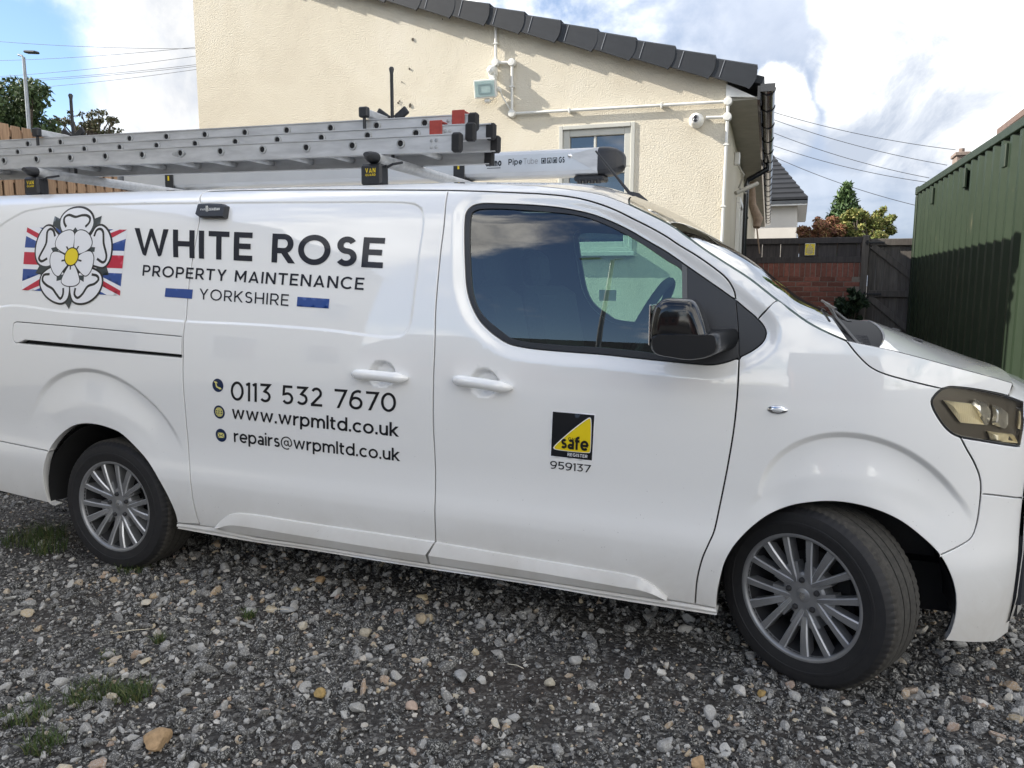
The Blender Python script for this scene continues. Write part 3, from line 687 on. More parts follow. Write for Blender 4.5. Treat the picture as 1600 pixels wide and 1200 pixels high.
def panel_geo(poly, holes=(), gap=.0029, h=.024, off=0.0, flange=.038, lip=.0022, f=None, bowls=True):
    """a pressed panel: skin on the body surface, a rolled edge and a flange turned inwards"""
    ff = f or (lambda x, z: feat(x, z, bowls))
    P = inset(poly, gap+lip); Hs = [inset(Hh, -(gap+lip)) for Hh in holes]
    vv, tr = fill(P, Hs, h)
    x, z = vv[:, 0], vv[:, 1]
    y = ff(x, z)+off
    V = np.c_[x, y, z]; Nn = normal(x, z, ff)
    a = V[tr]; fn = np.cross(a[:, 1]-a[:, 0], a[:, 2]-a[:, 0]); flip = fn[:, 1] > 0
    tr[flip] = tr[flip][:, ::-1]
    Vs = [V]; Ns = [Nn]; Fs = [tuple(t) for t in tr]; n = len(V)
    for L, g, sgn in [(P, -lip, 1)]+[(H, lip, -1) for H in Hs]:
        if area(L) < 0: L = L[::-1]
        O = inset(L, g)                                   # true edge
        e = np.roll(L, -1, 0)-np.roll(L, 1, 0); no = np.c_[e[:, 1], -e[:, 0]]; no /= np.linalg.norm(no, axis=1)[:, None]+1e-9
        no = no*sgn
        m = len(L); yl = ff(L[:, 0], L[:, 1])+off; ns = normal(L[:, 0], L[:, 1], ff)
        A = np.c_[L[:, 0], yl, L[:, 1]]; B = np.c_[O[:, 0], yl+lip*.8, O[:, 1]]; D = np.c_[O[:, 0], yl+flange, O[:, 1]]
        out3 = np.c_[no[:, 0], np.zeros(m), no[:, 1]]
        nb = ns+out3; nb /= np.linalg.norm(nb, axis=1)[:, None]
        Vs += [A, B, B, D]; Ns += [ns, nb, out3, out3]
        for i in range(m):
            j = (i+1) % m
            q1 = (n+i, n+j, n+m+j, n+m+i); q2 = (n+2*m+i, n+2*m+j, n+3*m+j, n+3*m+i)
            if sgn > 0: q1, q2 = q1, q2
            else: q1, q2 = q1[::-1], q2[::-1]
            Fs += [q1, q2]
        n += 4*m
    return np.vstack(Vs), np.vstack(Ns), Fs

def custom_mesh(name, V, Nn, F, m):
    me = bpy.data.meshes.new(name)
    me.from_pydata(V.tolist(), [], F); me.materials.append(m)
    me.polygons.foreach_set('use_smooth', [True]*len(me.polygons)); me.update()
    # make the winding agree with the wanted normals
    pn = np.empty(len(me.polygons)*3); me.polygons.foreach_get('normal', pn); pn = pn.reshape(-1, 3)
    bad = [i for i, p in enumerate(F) if pn[i] @ Nn[list(p)].mean(0) < 0]
    if bad:
        F = list(F)
        for i in bad: F[i] = tuple(F[i])[::-1]
        bpy.data.meshes.remove(me); me = bpy.data.meshes.new(name)
        me.from_pydata(V.tolist(), [], F); me.materials.append(m)
        me.polygons.foreach_set('use_smooth', [True]*len(me.polygons)); me.update()
    me.normals_split_custom_set_from_vertices(Nn.tolist())
    return me

def panel(name, poly, m, parent, far=True, far_parent=None, **k):
    V, Nn, F = panel_geo(np.asarray(poly), **k)
    o = link(name, custom_mesh(name, V, Nn, F, m), parent)
    if far:
        V2 = V.copy(); V2[:, 1] = WID-V2[:, 1]; N2 = Nn.copy(); N2[:, 1] *= -1
        o2 = link(name, custom_mesh(name, V2, N2, [tuple(f)[::-1] for f in F], m), far_parent or parent)
        return o, o2
    return o

def join(*parts):
    out = []
    for p in parts:
        p = np.asarray(p)
        out.append(p if not out or np.linalg.norm(out[-1][-1]-p[0]) > 1e-4 else p[1:])
    Q = np.vstack(out)
    if np.linalg.norm(Q[0]-Q[-1]) < 1e-4: Q = Q[:-1]
    keep = [i for i in range(len(Q)) if np.linalg.norm(Q[i]-Q[i-1]) > 1e-4]
    return Q[keep]
def seg(a, b, step=.015): return resample([a, b], step)
def on(x, z, off=0.0, f=None):
    x = np.atleast_1d(np.asarray(x, float)); z = np.atleast_1d(np.asarray(z, float))
    return np.c_[x, (f or feat)(x, z)+off, z]


# ---- the van
van = thing('van', 'white panel van with dark lettering and a rose emblem, parked on the gravel', 'van')
bl = C['bline']
ROOFE, WSE = curve(T['roofedge']), curve(T['wsedge'])
def U(x): return 1.88-.016*(np.asarray(x)-1.8)
def near(c, p): return int(np.argmin(np.hypot(*(np.asarray(c)-p).T)))
st_at = lambda x: np.array([x, np.interp(x, C['silltop'][:, 0], C['silltop'][:, 1])])
def stop(x0, x1): return resample([st_at(x) for x in np.linspace(x0, x1, 12)], .015)
DT = C['doortop']; ins = np.where(inside(DT, WIN))[0]; iA, iB = ins[0]-1, ins[-1]+1
wA, wB, wS = near(WIN, DT[iA]), near(WIN, DT[iB]), near(WIN, T['wingtop'][0])
nW = len(WIN)
def walk(i, j, d): 
    out = [i]
    while out[-1] != j: out.append((out[-1]+d) % nW)
    return WIN[out]
def rearward(i, j):
    a, b = walk(i, j, 1), walk(i, j, -1)
    return a if a[:, 0].min() < b[:, 0].min() else b
def forward(i, j):
    a, b = walk(i, j, 1), walk(i, j, -1)
    return a if len(a) < len(b) else b
W_rear = rearward(wA, wB)                 # window rim from the top of the door line round the back to the bottom
W_front_AS = forward(wA, wS); W_front_SB = forward(wS, wB)

seam_front = C['seam'][(C['seam'][:, 0] > bl[0][0]+.02) & (C['seam'][:, 0] < DT[0][0]-.02)]
low_b = st_at(bl[-1][0]+.002)
door_poly = join(bl[::-1], seam_front, DT[:iA+1], W_rear[1:-1], DT[iB:], seg(DT[-1], st_at(DT[-1][0])), stop(DT[-1][0], low_b[0]), seg(low_b, bl[-1]))
front_door, front_door2 = panel('front_door', door_poly, PAINT, van)

sdl = C['sdleft']; i0 = near(C['seam'], sdl[0]); i1 = near(C['seam'], bl[0])
slide_poly = join(sdl[::-1], C['seam'][i0:i1], bl, seg(bl[-1], low_b), stop(low_b[0], sdl[-1][0]))
sliding_door, sliding_door2 = panel('sliding_door', slide_poly, PAINT, van)

# one pressing: rear quarter, cant rail and windscreen pillar
XR = -1.13
rs = np.vstack([T['rseam'], [(XR, T['rseam'][1][1]+(T['rseam'][1][1]-T['rseam'][0][1])/(T['rseam'][1][0]-T['rseam'][0][0])*(XR-T['rseam'][1][0]))]])
ra = C['rarch'][::-1]; ra_q = ra[:near(ra, T['rseam'][0])+1]
ux = np.arange(XR, 1.81, .03)
wt = curve(T['wingtop'][:3])
side_poly = join(seg(rs[2], (XR, U(XR)), .03), np.c_[ux, U(ux)], seg((1.81, U(1.81)), ROOFE[0]), ROOFE, WSE, wt[::-1], W_front_AS[::-1], DT[:iA+1][::-1],
                 C['seam'][i0:][::-1], sdl, seg(sdl[-1], st_at(.43)), ra_q, resample(rs, .03))
# rail cover: cut out of the side pressing with the dark slot under it
rc = np.vstack([T['railtop'], T['railtop'][-1:]])
x_r = np.interp(T['railtop'][-1][1], sdl[::-1, 1], sdl[::-1, 0])-.004
x_s = np.interp(T['railslot'][-1][1], sdl[::-1, 1], sdl[::-1, 0])-.004
xl = T['railtop'][0][0]
rt = lambda x: np.interp(x, T['railtop'][:, 0], T['railtop'][:, 1])
rb0, rb1 = T['railbot'][2], T['railbot'][3]
rail_hole = join(curve([(xl+.03, rt(xl)), (xl+.006, rt(xl)-.008), (xl, rt(xl)-.035), (xl+.002, T['railbot'][0][1]+.02), (xl+.012, T['railbot'][0][1]+.002), (xl+.04, T['railbot'][0][1])], .008),
                 seg((xl+.04, T['railbot'][0][1]), T['railslot'][0]), seg(T['railslot'][0], (x_s-.001, T['railslot'][1][1]))[1:], seg((x_s-.001, T['railslot'][1][1]), (x_r-.001, T['railtop'][-1][1]))[1:], resample(np.vstack([T['railtop'][::-1][:1]*0+[(x_r-.001, T['railtop'][-1][1])], T['railtop'][::-1][1:-1], [(xl+.03, rt(xl))]]), .015)[1:])
body_side, body_side2 = panel('body_side', side_poly, PAINT, van, holes=[rail_hole])
cover_poly = join(curve([(xl+.03, rt(xl)), (xl+.006, rt(xl)-.008), (xl, rt(xl)-.035), (xl+.002, T['railbot'][0][1]+.02), (xl+.012, T['railbot'][0][1]+.002), (xl+.04, T['railbot'][0][1])], .008),
                  seg((xl+.04, T['railbot'][0][1]), rb0), seg(rb0, (x_s-.004, rb1[1]))[1:], seg((x_s-.004, rb1[1]), (x_r-.004, T['railtop'][-1][1]))[1:], resample(np.vstack([[(x_r-.004, T['railtop'][-1][1])], T['railtop'][::-1][1:-1], [(xl+.03, rt(xl))]]), .015)[1:])
rail_cover, _ = panel('rail_cover', cover_poly, PAINT, van, gap=.0012)

# wing
fa = C['farch']; bs = C['bseam']; fb = near(fa, bs[-1])
lp = LAMP; l_top = near(lp, C['bgap'][-1]); l_bot = near(lp, bs[0])
def lamp_walk(i, j, d):
    out = [i]
    while out[-1] != j: out.append((out[-1]+d) % len(lp))
    return lp[out]
a, b = lamp_walk(l_bot, l_top, 1), lamp_walk(l_bot, l_top, -1)
lamp_left = a if a[:, 0].max() < b[:, 0].max() else b
lamp_right = b if a[:, 0].max() < b[:, 0].max() else a         # bottom seam -> right -> top
wing_poly = join(DT[iB:], seg(DT[-1], st_at(DT[-1][0])), stop(DT[-1][0], fa[0][0]-.002), fa[:fb+1], bs[::-1], lamp_left[1:-1], C['bgap'][::-1], C['wingtop'][::-1], W_front_SB[1:-1])
wing, wing2 = panel('wing', wing_poly, PAINT, van)

# bumper corner, the panel above it, headlamp opening
XE = 4.0
lb_end = [p for p in lamp_right if p[0] < XE-.03 and p[1] < 1.0]
k_b2 = near(bs, C['bseam2'][0])
b2 = np.vstack([C['bseam2'], [(XE, C['bseam2'][-1][1])]])
lowx = np.array([p for p in C['bumpbot'] if p[0] < 3.95])
bump_poly = join(fa[fb:], lowx[1:], seg(lowx[-1], (XE, lowx[-1][1]+.02)), seg((XE, lowx[-1][1]+.02), (XE, b2[-1][1])), b2[::-1], bs[k_b2:])
bumper, bumper2 = panel('front_bumper', bump_poly, PAINT, van)
lbe = np.array(lb_end)
up_poly = join(bs[:k_b2+1], b2[1:], seg(b2[-1], (XE, lbe[-1][1]-.004)), lbe[::-1])
upper_panel, _ = panel('nose_corner', up_poly, PAINT, van)

# ---- roof, windscreen, bonnet, nose
def row(xe, ze, ye, dx, dz, n=25, pw=2.3):
    t = np.linspace(-1, 1, n); k = 1-np.abs(t)**pw
    return [(xe+dx*kk, .96+tt*(.96-ye), ze+dz*kk) for tt, kk in zip(t, k)]
edge = np.vstack([np.c_[ux, U(ux)], ROOFE[1:]])
G = []
for x, z in edge:
    y = float(base(x, z))
    s = float(sstep(x, 2.15, 2.593)); G.append(row(x, z-.001, y+.001, -.09*s, .055+.039*float(sstep(x, 1.9, 2.593))))
mb = MB().grid(G)
mb.build('roof', PAINT, van, smooth=60)
WS_E = np.vstack([curve(T['wsedge'], .03), curve(T['wingtop'][2:], .03)[1:]])
G = []; Gb = []
for i, (x, z) in enumerate(WS_E):
    u = i/(len(WS_E)-1); y = float(base(x, z))
    dx = -.09*(1-u)**2-.05*u*u; dz = .094*(1-u)**2+.07*2*u*(1-u)+.08*u*u
    G.append(row(x+.004, z+.002, y+.014, dx, dz, 33, 2.2))
    Gb.append(row(x+.002, z-.006, y+.004, dx, dz-.002, 33, 2.2))
MB().grid(G).build('windscreen', WSGLASS, van, smooth=180)
ws_bottom = G[-1]
# black ceramic border: along both sides and the foot of the glass, just under it
mb = MB()
for cols in ((0, 1), (31, 32)): mb.grid([[r[c] for c in range(cols[0], cols[1]+1)] for r in Gb])
mb.grid(Gb[-3:])
mb.grid(Gb[:2])
mb.build('windscreen_border', TRIMBLK, van, smooth=180)

zc_f = herm(*C['crest'][np.r_[0:len(C['crest']):6, len(C['crest'])-1]].T)
crx1, crz1 = C['crest'][-1]; sl = (C['crest'][-1][1]-C['crest'][-8][1])/(C['crest'][-1][0]-C['crest'][-8][0])
def zcrest(x): return float(zc_f(x)) if x <= crx1 else crz1+sl*(x-crx1)
dome = herm([3.3, 3.5, 3.73, 3.93, 4.1], [.07, .06, .036, .022, .022])
def bonnet_pt(x, t):
    xc = min(x, crx1)
    y = float(feat(np.array([xc]), np.array([zcrest(xc)]))[0]) + max(0, x-crx1)*1.3
    return (x, .96+t*(.96-y), zcrest(x)+float(dome(x))*(1-abs(t)**2.2))
tt = np.r_[-1, -.985, -.96, np.linspace(-.92, .92, 27), .96, .985, 1]
x_rear = lambda t: 3.475+.055*(1-t**4)
x_front = lambda t: crx1+.1*(1-t*t)
mb = MB(); mb.grid([[bonnet_pt(x_rear(t)+(x_front(t)-x_rear(t))*s, t) for t in tt] for s in np.linspace(0, 1, 26)])
# rolled-down rear and front lips
mb.grid([[bonnet_pt(x_rear(t), t) for t in tt], [tuple(np.array(bonnet_pt(x_rear(t)-.006, t))-[0, 0, .006]) for t in tt], [tuple(np.array(bonnet_pt(x_rear(t), t))-[0, 0, .05]) for t in tt]])
mb.grid([[bonnet_pt(x_front(t), t) for t in tt], [tuple(np.array(bonnet_pt(x_front(t)+.004, t))-[0, 0, .006]) for t in tt], [tuple(np.array(bonnet_pt(x_front(t), t))-[0, 0, .03]) for t in tt]])
bonnet = mb.build('bonnet', PAINT, van, smooth=40)
lr = lamp_right[::-1]; kf = near(lr, T['bfront'][-1])
bonnet_poly = join(C['bgap'], lr[1:kf+1], curve(T['bfront'][::-1]), C['crest'][::-1])
panel('bonnet_edge', bonnet_poly, PAINT, van, gap=.002, lip=.001)
# scuttle
mb = MB()
rowsA = ws_bottom
ts = [2*(p[1]-.96)/(2*(.96-rowsA[0][1])) for p in rowsA]
mb.grid([rowsA, [(p[0]+.02, p[1], p[2]-.03) for p in rowsA], [(p[0]+.07, p[1], p[2]-.045) for p in rowsA], [(x_rear(t)+.03, .96+t*.90, bonnet_pt(x_rear(t), t)[2]-.012-.045*abs(t)**6) for t in ts]])
mb.build('scuttle', mat('scuttle_plastic', (.005, .005, .006), .6, spec=.2), van, smooth=50)
for k in range(9):
    t = -.9+k*.035; p0 = Vector(bonnet_pt(x_rear(t)-.0, t)); 
    bx('scuttle_rib', (3.37, .09+k*.03, zcrest(3.42)-.045+.004*k), (3.46, .098+k*.03, zcrest(3.42)-.02+.004*k), BLACKPL, van, .003)
for (y0, y1) in ((.16, .82), (.80, 1.45)):
    mb = MB(); p0 = Vector((3.42, y0, zcrest(3.42)-.015+.05*(y0 > .5))); p1 = Vector((3.335, y1, 1.37))
    mb.tube([p0, p0.lerp(p1, .5)+Vector((-.02, 0, .015)), p1], [.008, .007, .006], 8)
    mb.tube([p0+Vector((0, 0, -.03)), p0+Vector((0, 0, .010))], .013, 12)
    mb.tube([p1+Vector((.02, -.28, -.01)), p1+Vector((-.01, .0, .004)), p1+Vector((.0, .3, 0.0))], .006, 6)
    mb.build('wiper', BLACKPL, van, smooth=40)
for t in (-.42, .42):
    p = Vector(bonnet_pt(3.66, t))
    MB().box((-.018, -.014, -.004), (.02, .014, .01), .006, Matrix.Translation(p) @ Matrix.Rotation(.25, 4, 'Y')).build('washer_jet', BLACKPL, van)

# nose between the bumper corners
pin_y = np.array(PLY[-6:]); pin_x = np.array(PLX[-6:])
xo = lambda y: float(np.interp(min(y, WID-y), np.r_[pin_y, .96], np.r_[pin_x, 4.15]))
nose_rows = [(1.075, -.055, .27), (1.02, -.015, .30), (.96, -.004, .335), (.86, 0, .335), (.7, .004, .335), (.5, .01, .335), (.33, .004, .335), (.24, -.01, .335), (.205, -.05, .335)]
yy = lambda y0: [y0+(WID-2*y0)*s for s in np.linspace(0, 1, 31)]
G = [[(bonnet_pt(x_front(t), t)[0]+.004, bonnet_pt(x_front(t), t)[1], bonnet_pt(x_front(t), t)[2]-.012) for t in np.linspace(-1, 1, 31)]]
G += [[(xo(y)+dx, y, z) for y in yy(y0)] for z, dx, y0 in nose_rows]
MB().grid(G).build('front_panel', PAINT, van, smooth=60)
def nose_patch(name, y0, y1, z0, z1, m, d):
    G = [[(xo(y)+.012+d, y, z) for y in np.linspace(y0, y1, 23)] for z in np.linspace(z0, z1, 4)]
    G2 = [[(p[0]-.05, p[1], p[2]) for p in r] for r in G]
    mb = MB().grid(G)
    mb.grid([G[0], G2[0]]); mb.grid([G[-1], G2[-1]]); mb.grid([[r[0] for r in G], [r[0] for r in G2]]); mb.grid([[r[-1] for r in G], [r[-1] for r in G2]])
    return mb.build(name, m, van, smooth=40)
nose_patch('grille', .46, WID-.46, .66, .9, TRIMBLK, .004)
nose_patch('lower_grille', .345, WID-.345, .30, .56, TRIMBLK, .004)
for z in (.70, .745, .79, .835): nose_patch('grille_bar', .5, WID-.5, z, z+.012, CHROME, .012)
nose_patch('number_plate_mount', .70, WID-.70, .575, .65, BLACKPL, .012)

# ---- sills, mouldings
def strip(rows, offs, m, name, parent, n=90):
    """skin through several lines on the body side, each at its own stand-off"""
    G = []
    for c, o in zip(rows, offs):
        q = resample(c, .02); L = np.r_[0, np.cumsum(np.hypot(*np.diff(q, axis=0).T))]; s = np.linspace(0, L[-1], n)
        x, z = np.interp(s, L, q[:, 0]), np.interp(s, L, q[:, 1])
        G.append([tuple(v) for v in on(x, z, 0)+np.c_[np.zeros(n), np.full(n, o), np.zeros(n)]])
    mb = MB().grid(G)
    a = mb.build(name, m, parent, smooth=22)
    mb2 = MB(); mb2.V = [(v[0], WID-v[1], v[2]) for v in mb.V]; mb2.F = [f[::-1] for f in mb.F]; mb2.I = mb.I
    return a, mb2
_, far = strip([C['silltop']+[0, .002], C['silltop']-[0, .002], C['silltop']*.55+C['sillbot']*.45, C['silltop']*.45+C['sillbot']*.55-[0, .001], C['sillbot']+[0, .002], C['sillbot']-[0, .004], C['sillbot']+[0, .012]],
               [.012, -.003, -.007, -.001, -.004, .004, .05], PAINT, 'sill', van) if 0 else (None, None)
ss = np.linspace(0, 1, 60)
def lerpc(c, s):
    q = np.asarray(c); L = np.r_[0, np.cumsum(np.hypot(*np.diff(q, axis=0).T))]
    return np.c_[np.interp(s*L[-1], L, q[:, 0]), np.interp(s*L[-1], L, q[:, 1])]
A, B = lerpc(C['silltop'], ss), lerpc(C['sillbot'], ss)
sill_rows = [A-[0, .001], A-[0, .003], A*.6+B*.4, A*.42+B*.58, A*.38+B*.62, B+[0, .003], B, B+[0, .004]]
strip(sill_rows, [.02, -.002, -.006, -.004, .004, -.001, .006, .09], PAINT, 'sill', van)[1].build('sill', PAINT, van, smooth=22)
for n_, par, par2 in (('1', sliding_door, sliding_door2), ('2', front_door, front_door2)):
    m1, mr, mb_ = C['mould'+n_], C['mridge'+n_], C['mbot'+n_]
    g = .0015*np.array([1 if n_ == '2' else -1, 0])
    q = [lerpc(c, ss)+g for c in (m1, mr, mb_)]
    rws = [q[0], q[0]*.93+q[1]*.07, q[1]*.97+q[0]*.03, q[1]*.97+q[2]*.03, q[2]*.9+q[1]*.1, q[2]]
    _, f2 = strip(rws, [.003, -.008, -.026, -.0265, -.012, .004], PAINT, 'sill_moulding', par)
    f2.build('sill_moulding', PAINT, par2, smooth=22)

# dark line of the moulding joint, inner shell, floor pan and wheel housings
shell_f = lambda x, z: base(x, z)
big = join(seg((XR+.02, .36), (XR+.02, U(XR)-.02), .05), np.c_[ux[1:], U(ux[1:])-.02], ROOFE-[0, .012], WSE-[.012, .012], C['wingtop'][4:]-[0, .015], C['crest']-[0, .03], seg((3.92, 1.07), (3.97, .3), .05), seg((3.97, .3), (3.79, .24), .05), fa[::-1]*[1, 1]+[0, .004], seg((2.96, .27), (.46, .30), .05), C['rarch'][::-1]+[0, .004])
win_hole = inset(GLS, -.004)
panel('inner_shell', big, DARK, van, holes=[win_hole], f=shell_f, off=.045, h=.06, flange=.004, gap=0)
mb = MB()
mb.box((-1.1, .42, .21), (3.95, WID-.42, .40)); mb.box((.6, .30, .17), (2.7, WID-.30, .3)); mb.box((-1.05, .5, .18), (-.4, WID-.5, .3)); mb.box((.47, .06, .27), (2.93, WID-.06, .38)); mb.box((-1.1, .1, .30), (-.46, WID-.1, .42))
mb.box((3.80, .36, .25), (4.02, WID-.36, .40))
mb.build('floor_pan', DARK, van)
for cx, cz, rx, rz in ((.005, .30, .432, .456), (3.38, .28, .402, .428)):
    for y0, y1 in ((.045, .5), (WID-.5, WID-.045)):
        w = np.linspace(.02, pi-.02, 30)
        near_y = lambda a: float(base(cx+rx*cos(a), cz+rz*sin(a)))+.012
        G = [[(cx+rx*1.005*cos(a), (near_y(a) if y == .045 else WID-near_y(a) if y == WID-.045 else y), cz+rz*1.005*sin(a)) for a in w] for y in (y0, y1)]
        mb = MB().grid(G)
        yb = y1 if y0 < .5 else y0
        mb.add([(cx, yb, cz+.1)]+[(cx+rx*cos(a), yb, cz+rz*sin(a)) for a in w], [(0, i, i+1) for i in range(1, len(w))])
        mb.build('wheel_arch_liner', BLACKPL if cx > 1 else DARK, van, smooth=40)
# rear doors and bumper (behind the camera's left edge)
zz = np.linspace(.36, U(XR)-.004, 16); yb = base(np.full(16, XR), zz)
for s in (0, 1):
    pl = [(float(y)+.004, float(z)) for y, z in zip(yb, zz)]+[(.955, U(XR)+.05), (.955, .36)]
    pl = [(y if s == 0 else WID-y, z) for y, z in pl]
    MB().prism(pl, 0, .03, Matrix.Translation((XR-.025, 0, 0)) @ Matrix(((0, 0, 1, 0), (1, 0, 0, 0), (0, 1, 0, 0), (0, 0, 0, 1)))).build('rear_door', PAINT, van, smooth=30)
rbx = np.array([(XR-.05, .55), (XR-.05, .40), (XR-.02, .30)])
rb_poly = join(ra[near(ra, T['rseam'][0]):], seg(T['rbot'][0]+[0, .002], (XR-.015, T['rbot'][2][1]+.03), .03), seg((XR-.015, T['rbot'][2][1]+.03), rs[2]+[-.01, 0], .03), resample(rs[::-1], .03))
panel('rear_bumper', rb_poly, PAINT, van)
bx('rear_bumper_beam', (XR-.09, .1, .33), (XR-.0, WID-.1, .55), PAINT, van, .03)

# ---- side window: trim, glass, division bar
trim_poly = join(W_rear, DT[iA:iB+1][::-1])
ghole = GLS
window_trim, window_trim2 = panel('window_trim', trim_poly, TRIMBLK, front_door, far_parent=front_door2, holes=[ghole], gap=.001, lip=.0015, off=.003, flange=.02)
tri2 = join(DT[iA:iB+1], forward(wB, wA))
wing_trim, _ = panel('wing_trim', tri2, TRIMBLK, wing, far_parent=wing2, gap=.001, lip=.0015, off=.003, flange=.02)
window_glass, _ = panel('window_glass', inset(GLS, -.003), GLASS, front_door, far_parent=front_door2, f=shell_f, off=.026, gap=0, lip=.0005, flange=.004, h=.05)
dv = T['divider']
panel('division_bar', resample(dv, .02, True), mat('grey_rubber', (.10, .105, .11), .45), front_door, far_parent=front_door2, gap=.0, lip=.001, off=-.001, flange=.012)

# ---- handles
def handle(parent, x0, z0, x1, z1, far_parent):
    n = 22; V = []
    mb = MB(); path = []; ra_ = []; rb_ = []
    for i in range(n+1):
        s = i/n; x = x0+(x1-x0)*s; z = z0+(z1-z0)*s+.004*sin(pi*s)
        e = 1-abs(2*s-1)**3.2
        y = float(base(x, z))-.006-.030*e**.6
        path.append((x, y, z)); ra_.append(.007+.012*min(1, 1.6*e)**.8); rb_.append(.007+.0155*min(1, 1.6*e)**.7)
    mb.tube(path, ra_, 14, ry=rb_, up=(0, 0, 1))
    h = mb.build('door_handle', PAINT, parent, smooth=60)
    m2 = MB(); m2.V = [(v[0], WID-v[1], v[2]) for v in mb.V]; m2.F = [f[::-1] for f in mb.F]; m2.I = mb.I
    m2.build('door_handle', PAINT, far_parent, smooth=60)
handle(sliding_door, 1.462, 1.079, 1.720, 1.070, sliding_door2)
handle(front_door, 1.926, 1.076, 2.176, 1.053, front_door2)

# side repeater on the wing
ip = T['indic'].mean(0)
mb = MB(); yb = float(feat(np.array([ip[0]]), np.array([ip[1]]))[0])
mb.lathe([(0, .012), (.018, .011), (.03, .006), (.036, 0), (.037, -.004)], 28, Matrix.Translation((ip[0], yb, ip[1])) @ Matrix.Rotation(pi/2, 4, 'X') @ Matrix.Diagonal((1, .47, 1, 1)))
ind = mb.build('side_repeater', CHROME, wing, smooth=50)
MB().lathe([(0, .0145), (.014, .013), (.024, .008)], 20, Matrix.Translation((ip[0], yb, ip[1])) @ Matrix.Rotation(pi/2, 4, 'X') @ Matrix.Diagonal((1, .45, 1, 1))).build('repeater_lens', mat('repeater_lens', (.5, .51, .52), .1, coat=1), wing, smooth=60)

# ---- headlamp
lamp_o, lamp_o2 = panel('headlamp', LAMP, mat('lamp_housing', (.17, .152, .125), .22, metal=.3), van, f=shell_f, off=.032, gap=.002, flange=.01, h=.03)
panel('lamp_rim', LAMP, GLOSSBLK, lamp_o, far_parent=lamp_o2, f=shell_f, holes=[inset(LAMP, .0065)], off=.0035, gap=.001, lip=.001, flange=.03, h=.03)
panel('lamp_lens', inset(LAMP, .006), CLEAR, lamp_o, far_parent=lamp_o2, f=shell_f, off=.003, gap=.001, lip=.001, flange=.004, h=.03)
REFL = nmat('lamp_reflector_lit', color=(.97, .86, .58), rough=.45, metal=.0, coat=.6)  # warm reflected light is put into this cream base colour
FL = REFL[1].math('SINE', REFL[1].math('MULTIPLY', REFL[1].add('ShaderNodeSeparateXYZ', {0: REFL[3]}).outputs[0], 900.0))
bump(REFL[1], REFL[2], FL, .25, .002)
PROJ = mat('lamp_projector', (.88, .85, .76), .16, metal=.7)
for i in range(5):
    q = T['refl%d' % i]; c = q.mean(0)
    yo = lambda x, z: float(base(x, z))
    ra2 = resample(q, .008, True)
    mb = MB(); up_ = .004 if i != 3 else .0
    outer = [(p[0], yo(*p)+.016, p[1]) for p in ra2]; back = [(p[0], yo(*p)+.034, p[1]) for p in ra2]
    m_ = len(ra2); bow = .007 if i in (1, 2) else .002
    half = [(c[0]+(p[0]-c[0])*.6, yo(*p)+.016-bow, c[1]+(p[1]-c[1])*.6) for p in ra2]; mid = [(c[0], yo(*c)+.016-bow*1.3, c[1])]
    mb.add(mid+half+outer+back, [(0, 1+k, 1+(k+1) % m_) for k in range(m_)]+[(1+k, 1+m_+k, 1+m_+(k+1) % m_, 1+(k+1) % m_) for k in range(m_)]+[(1+m_+k, 1+2*m_+k, 1+2*m_+(k+1) % m_, 1+m_+(k+1) % m_) for k in range(m_)])
    mb.build('reflector', REFL[0] if i not in (1, 2) else PROJ, lamp_o, smooth=50)

# ---- door mirror
mo = curve(T['mirror'], .012, True)
if area(mo) < 0: mo = mo[::-1]
mc = mo.mean(0); m = len(mo)
secs = [(-.262, .62), (-.258, .80), (-.25, .91), (-.236, .975), (-.215, 1.0), (-.17, 1.0), (-.10, .98), (-.055, .93), (-.045, .86)]
V = [(mc[0]+(p[0]-mc[0])*k, y, mc[1]+(p[1]-mc[1])*k) for y, k in secs for p in mo]
F = [(i*m+k, i*m+(k+1) % m, (i+1)*m+(k+1) % m, (i+1)*m+k) for i in range(len(secs)-1) for k in range(m)]
F += [tuple(range(m))[::-1], tuple(range((len(secs)-1)*m, len(secs)*m))]
MIRBLK = varied('mirror_black', (.004, .0045, .006), (.006, .0065, .008), 40, rough=.10, coat=.35)
dm = MB().add(V, F).build('door_mirror', MIRBLK, front_door, smooth=45)
ma = curve(T['mirarm'], .012, True); ma = ma[::-1] if area(ma) < 0 else ma
mb = MB(); mca = ma.mean(0); m2 = len(ma)
secs = [(-.272, .90), (-.262, .97), (-.2, 1.0), (-.05, 1.0), (.05, 1.0)]
V = [(mca[0]+(p[0]-mca[0])*k+max(0, y+.1)*.25, y, mca[1]+(p[1]-mca[1])*k) for y, k in secs for p in ma]
Fm = [(i*m2+k, i*m2+(k+1) % m2, (i+1)*m2+(k+1) % m2, (i+1)*m2+k) for i in range(len(secs)-1) for k in range(m2)]+[tuple(range(m2))[::-1]]
MB().add(V, Fm).build('mirror_arm', mat('mirror_arm_black', (.007, .008, .01), .3), front_door, smooth=45)
x0 = mo[:, 0].min()
bx('mirror_glass', (x0-.002, -.235, mc[1]-.06), (x0+.004, -.07, mc[1]+.075), CHROME, front_door, .002)
far_m = dm.copy(); far_m.data = dm.data.copy(); COL.objects.link(far_m); far_m.parent = front_door2
for v in far_m.data.vertices: v.co.y = WID-v.co.y
far_m.data.flip_normals()

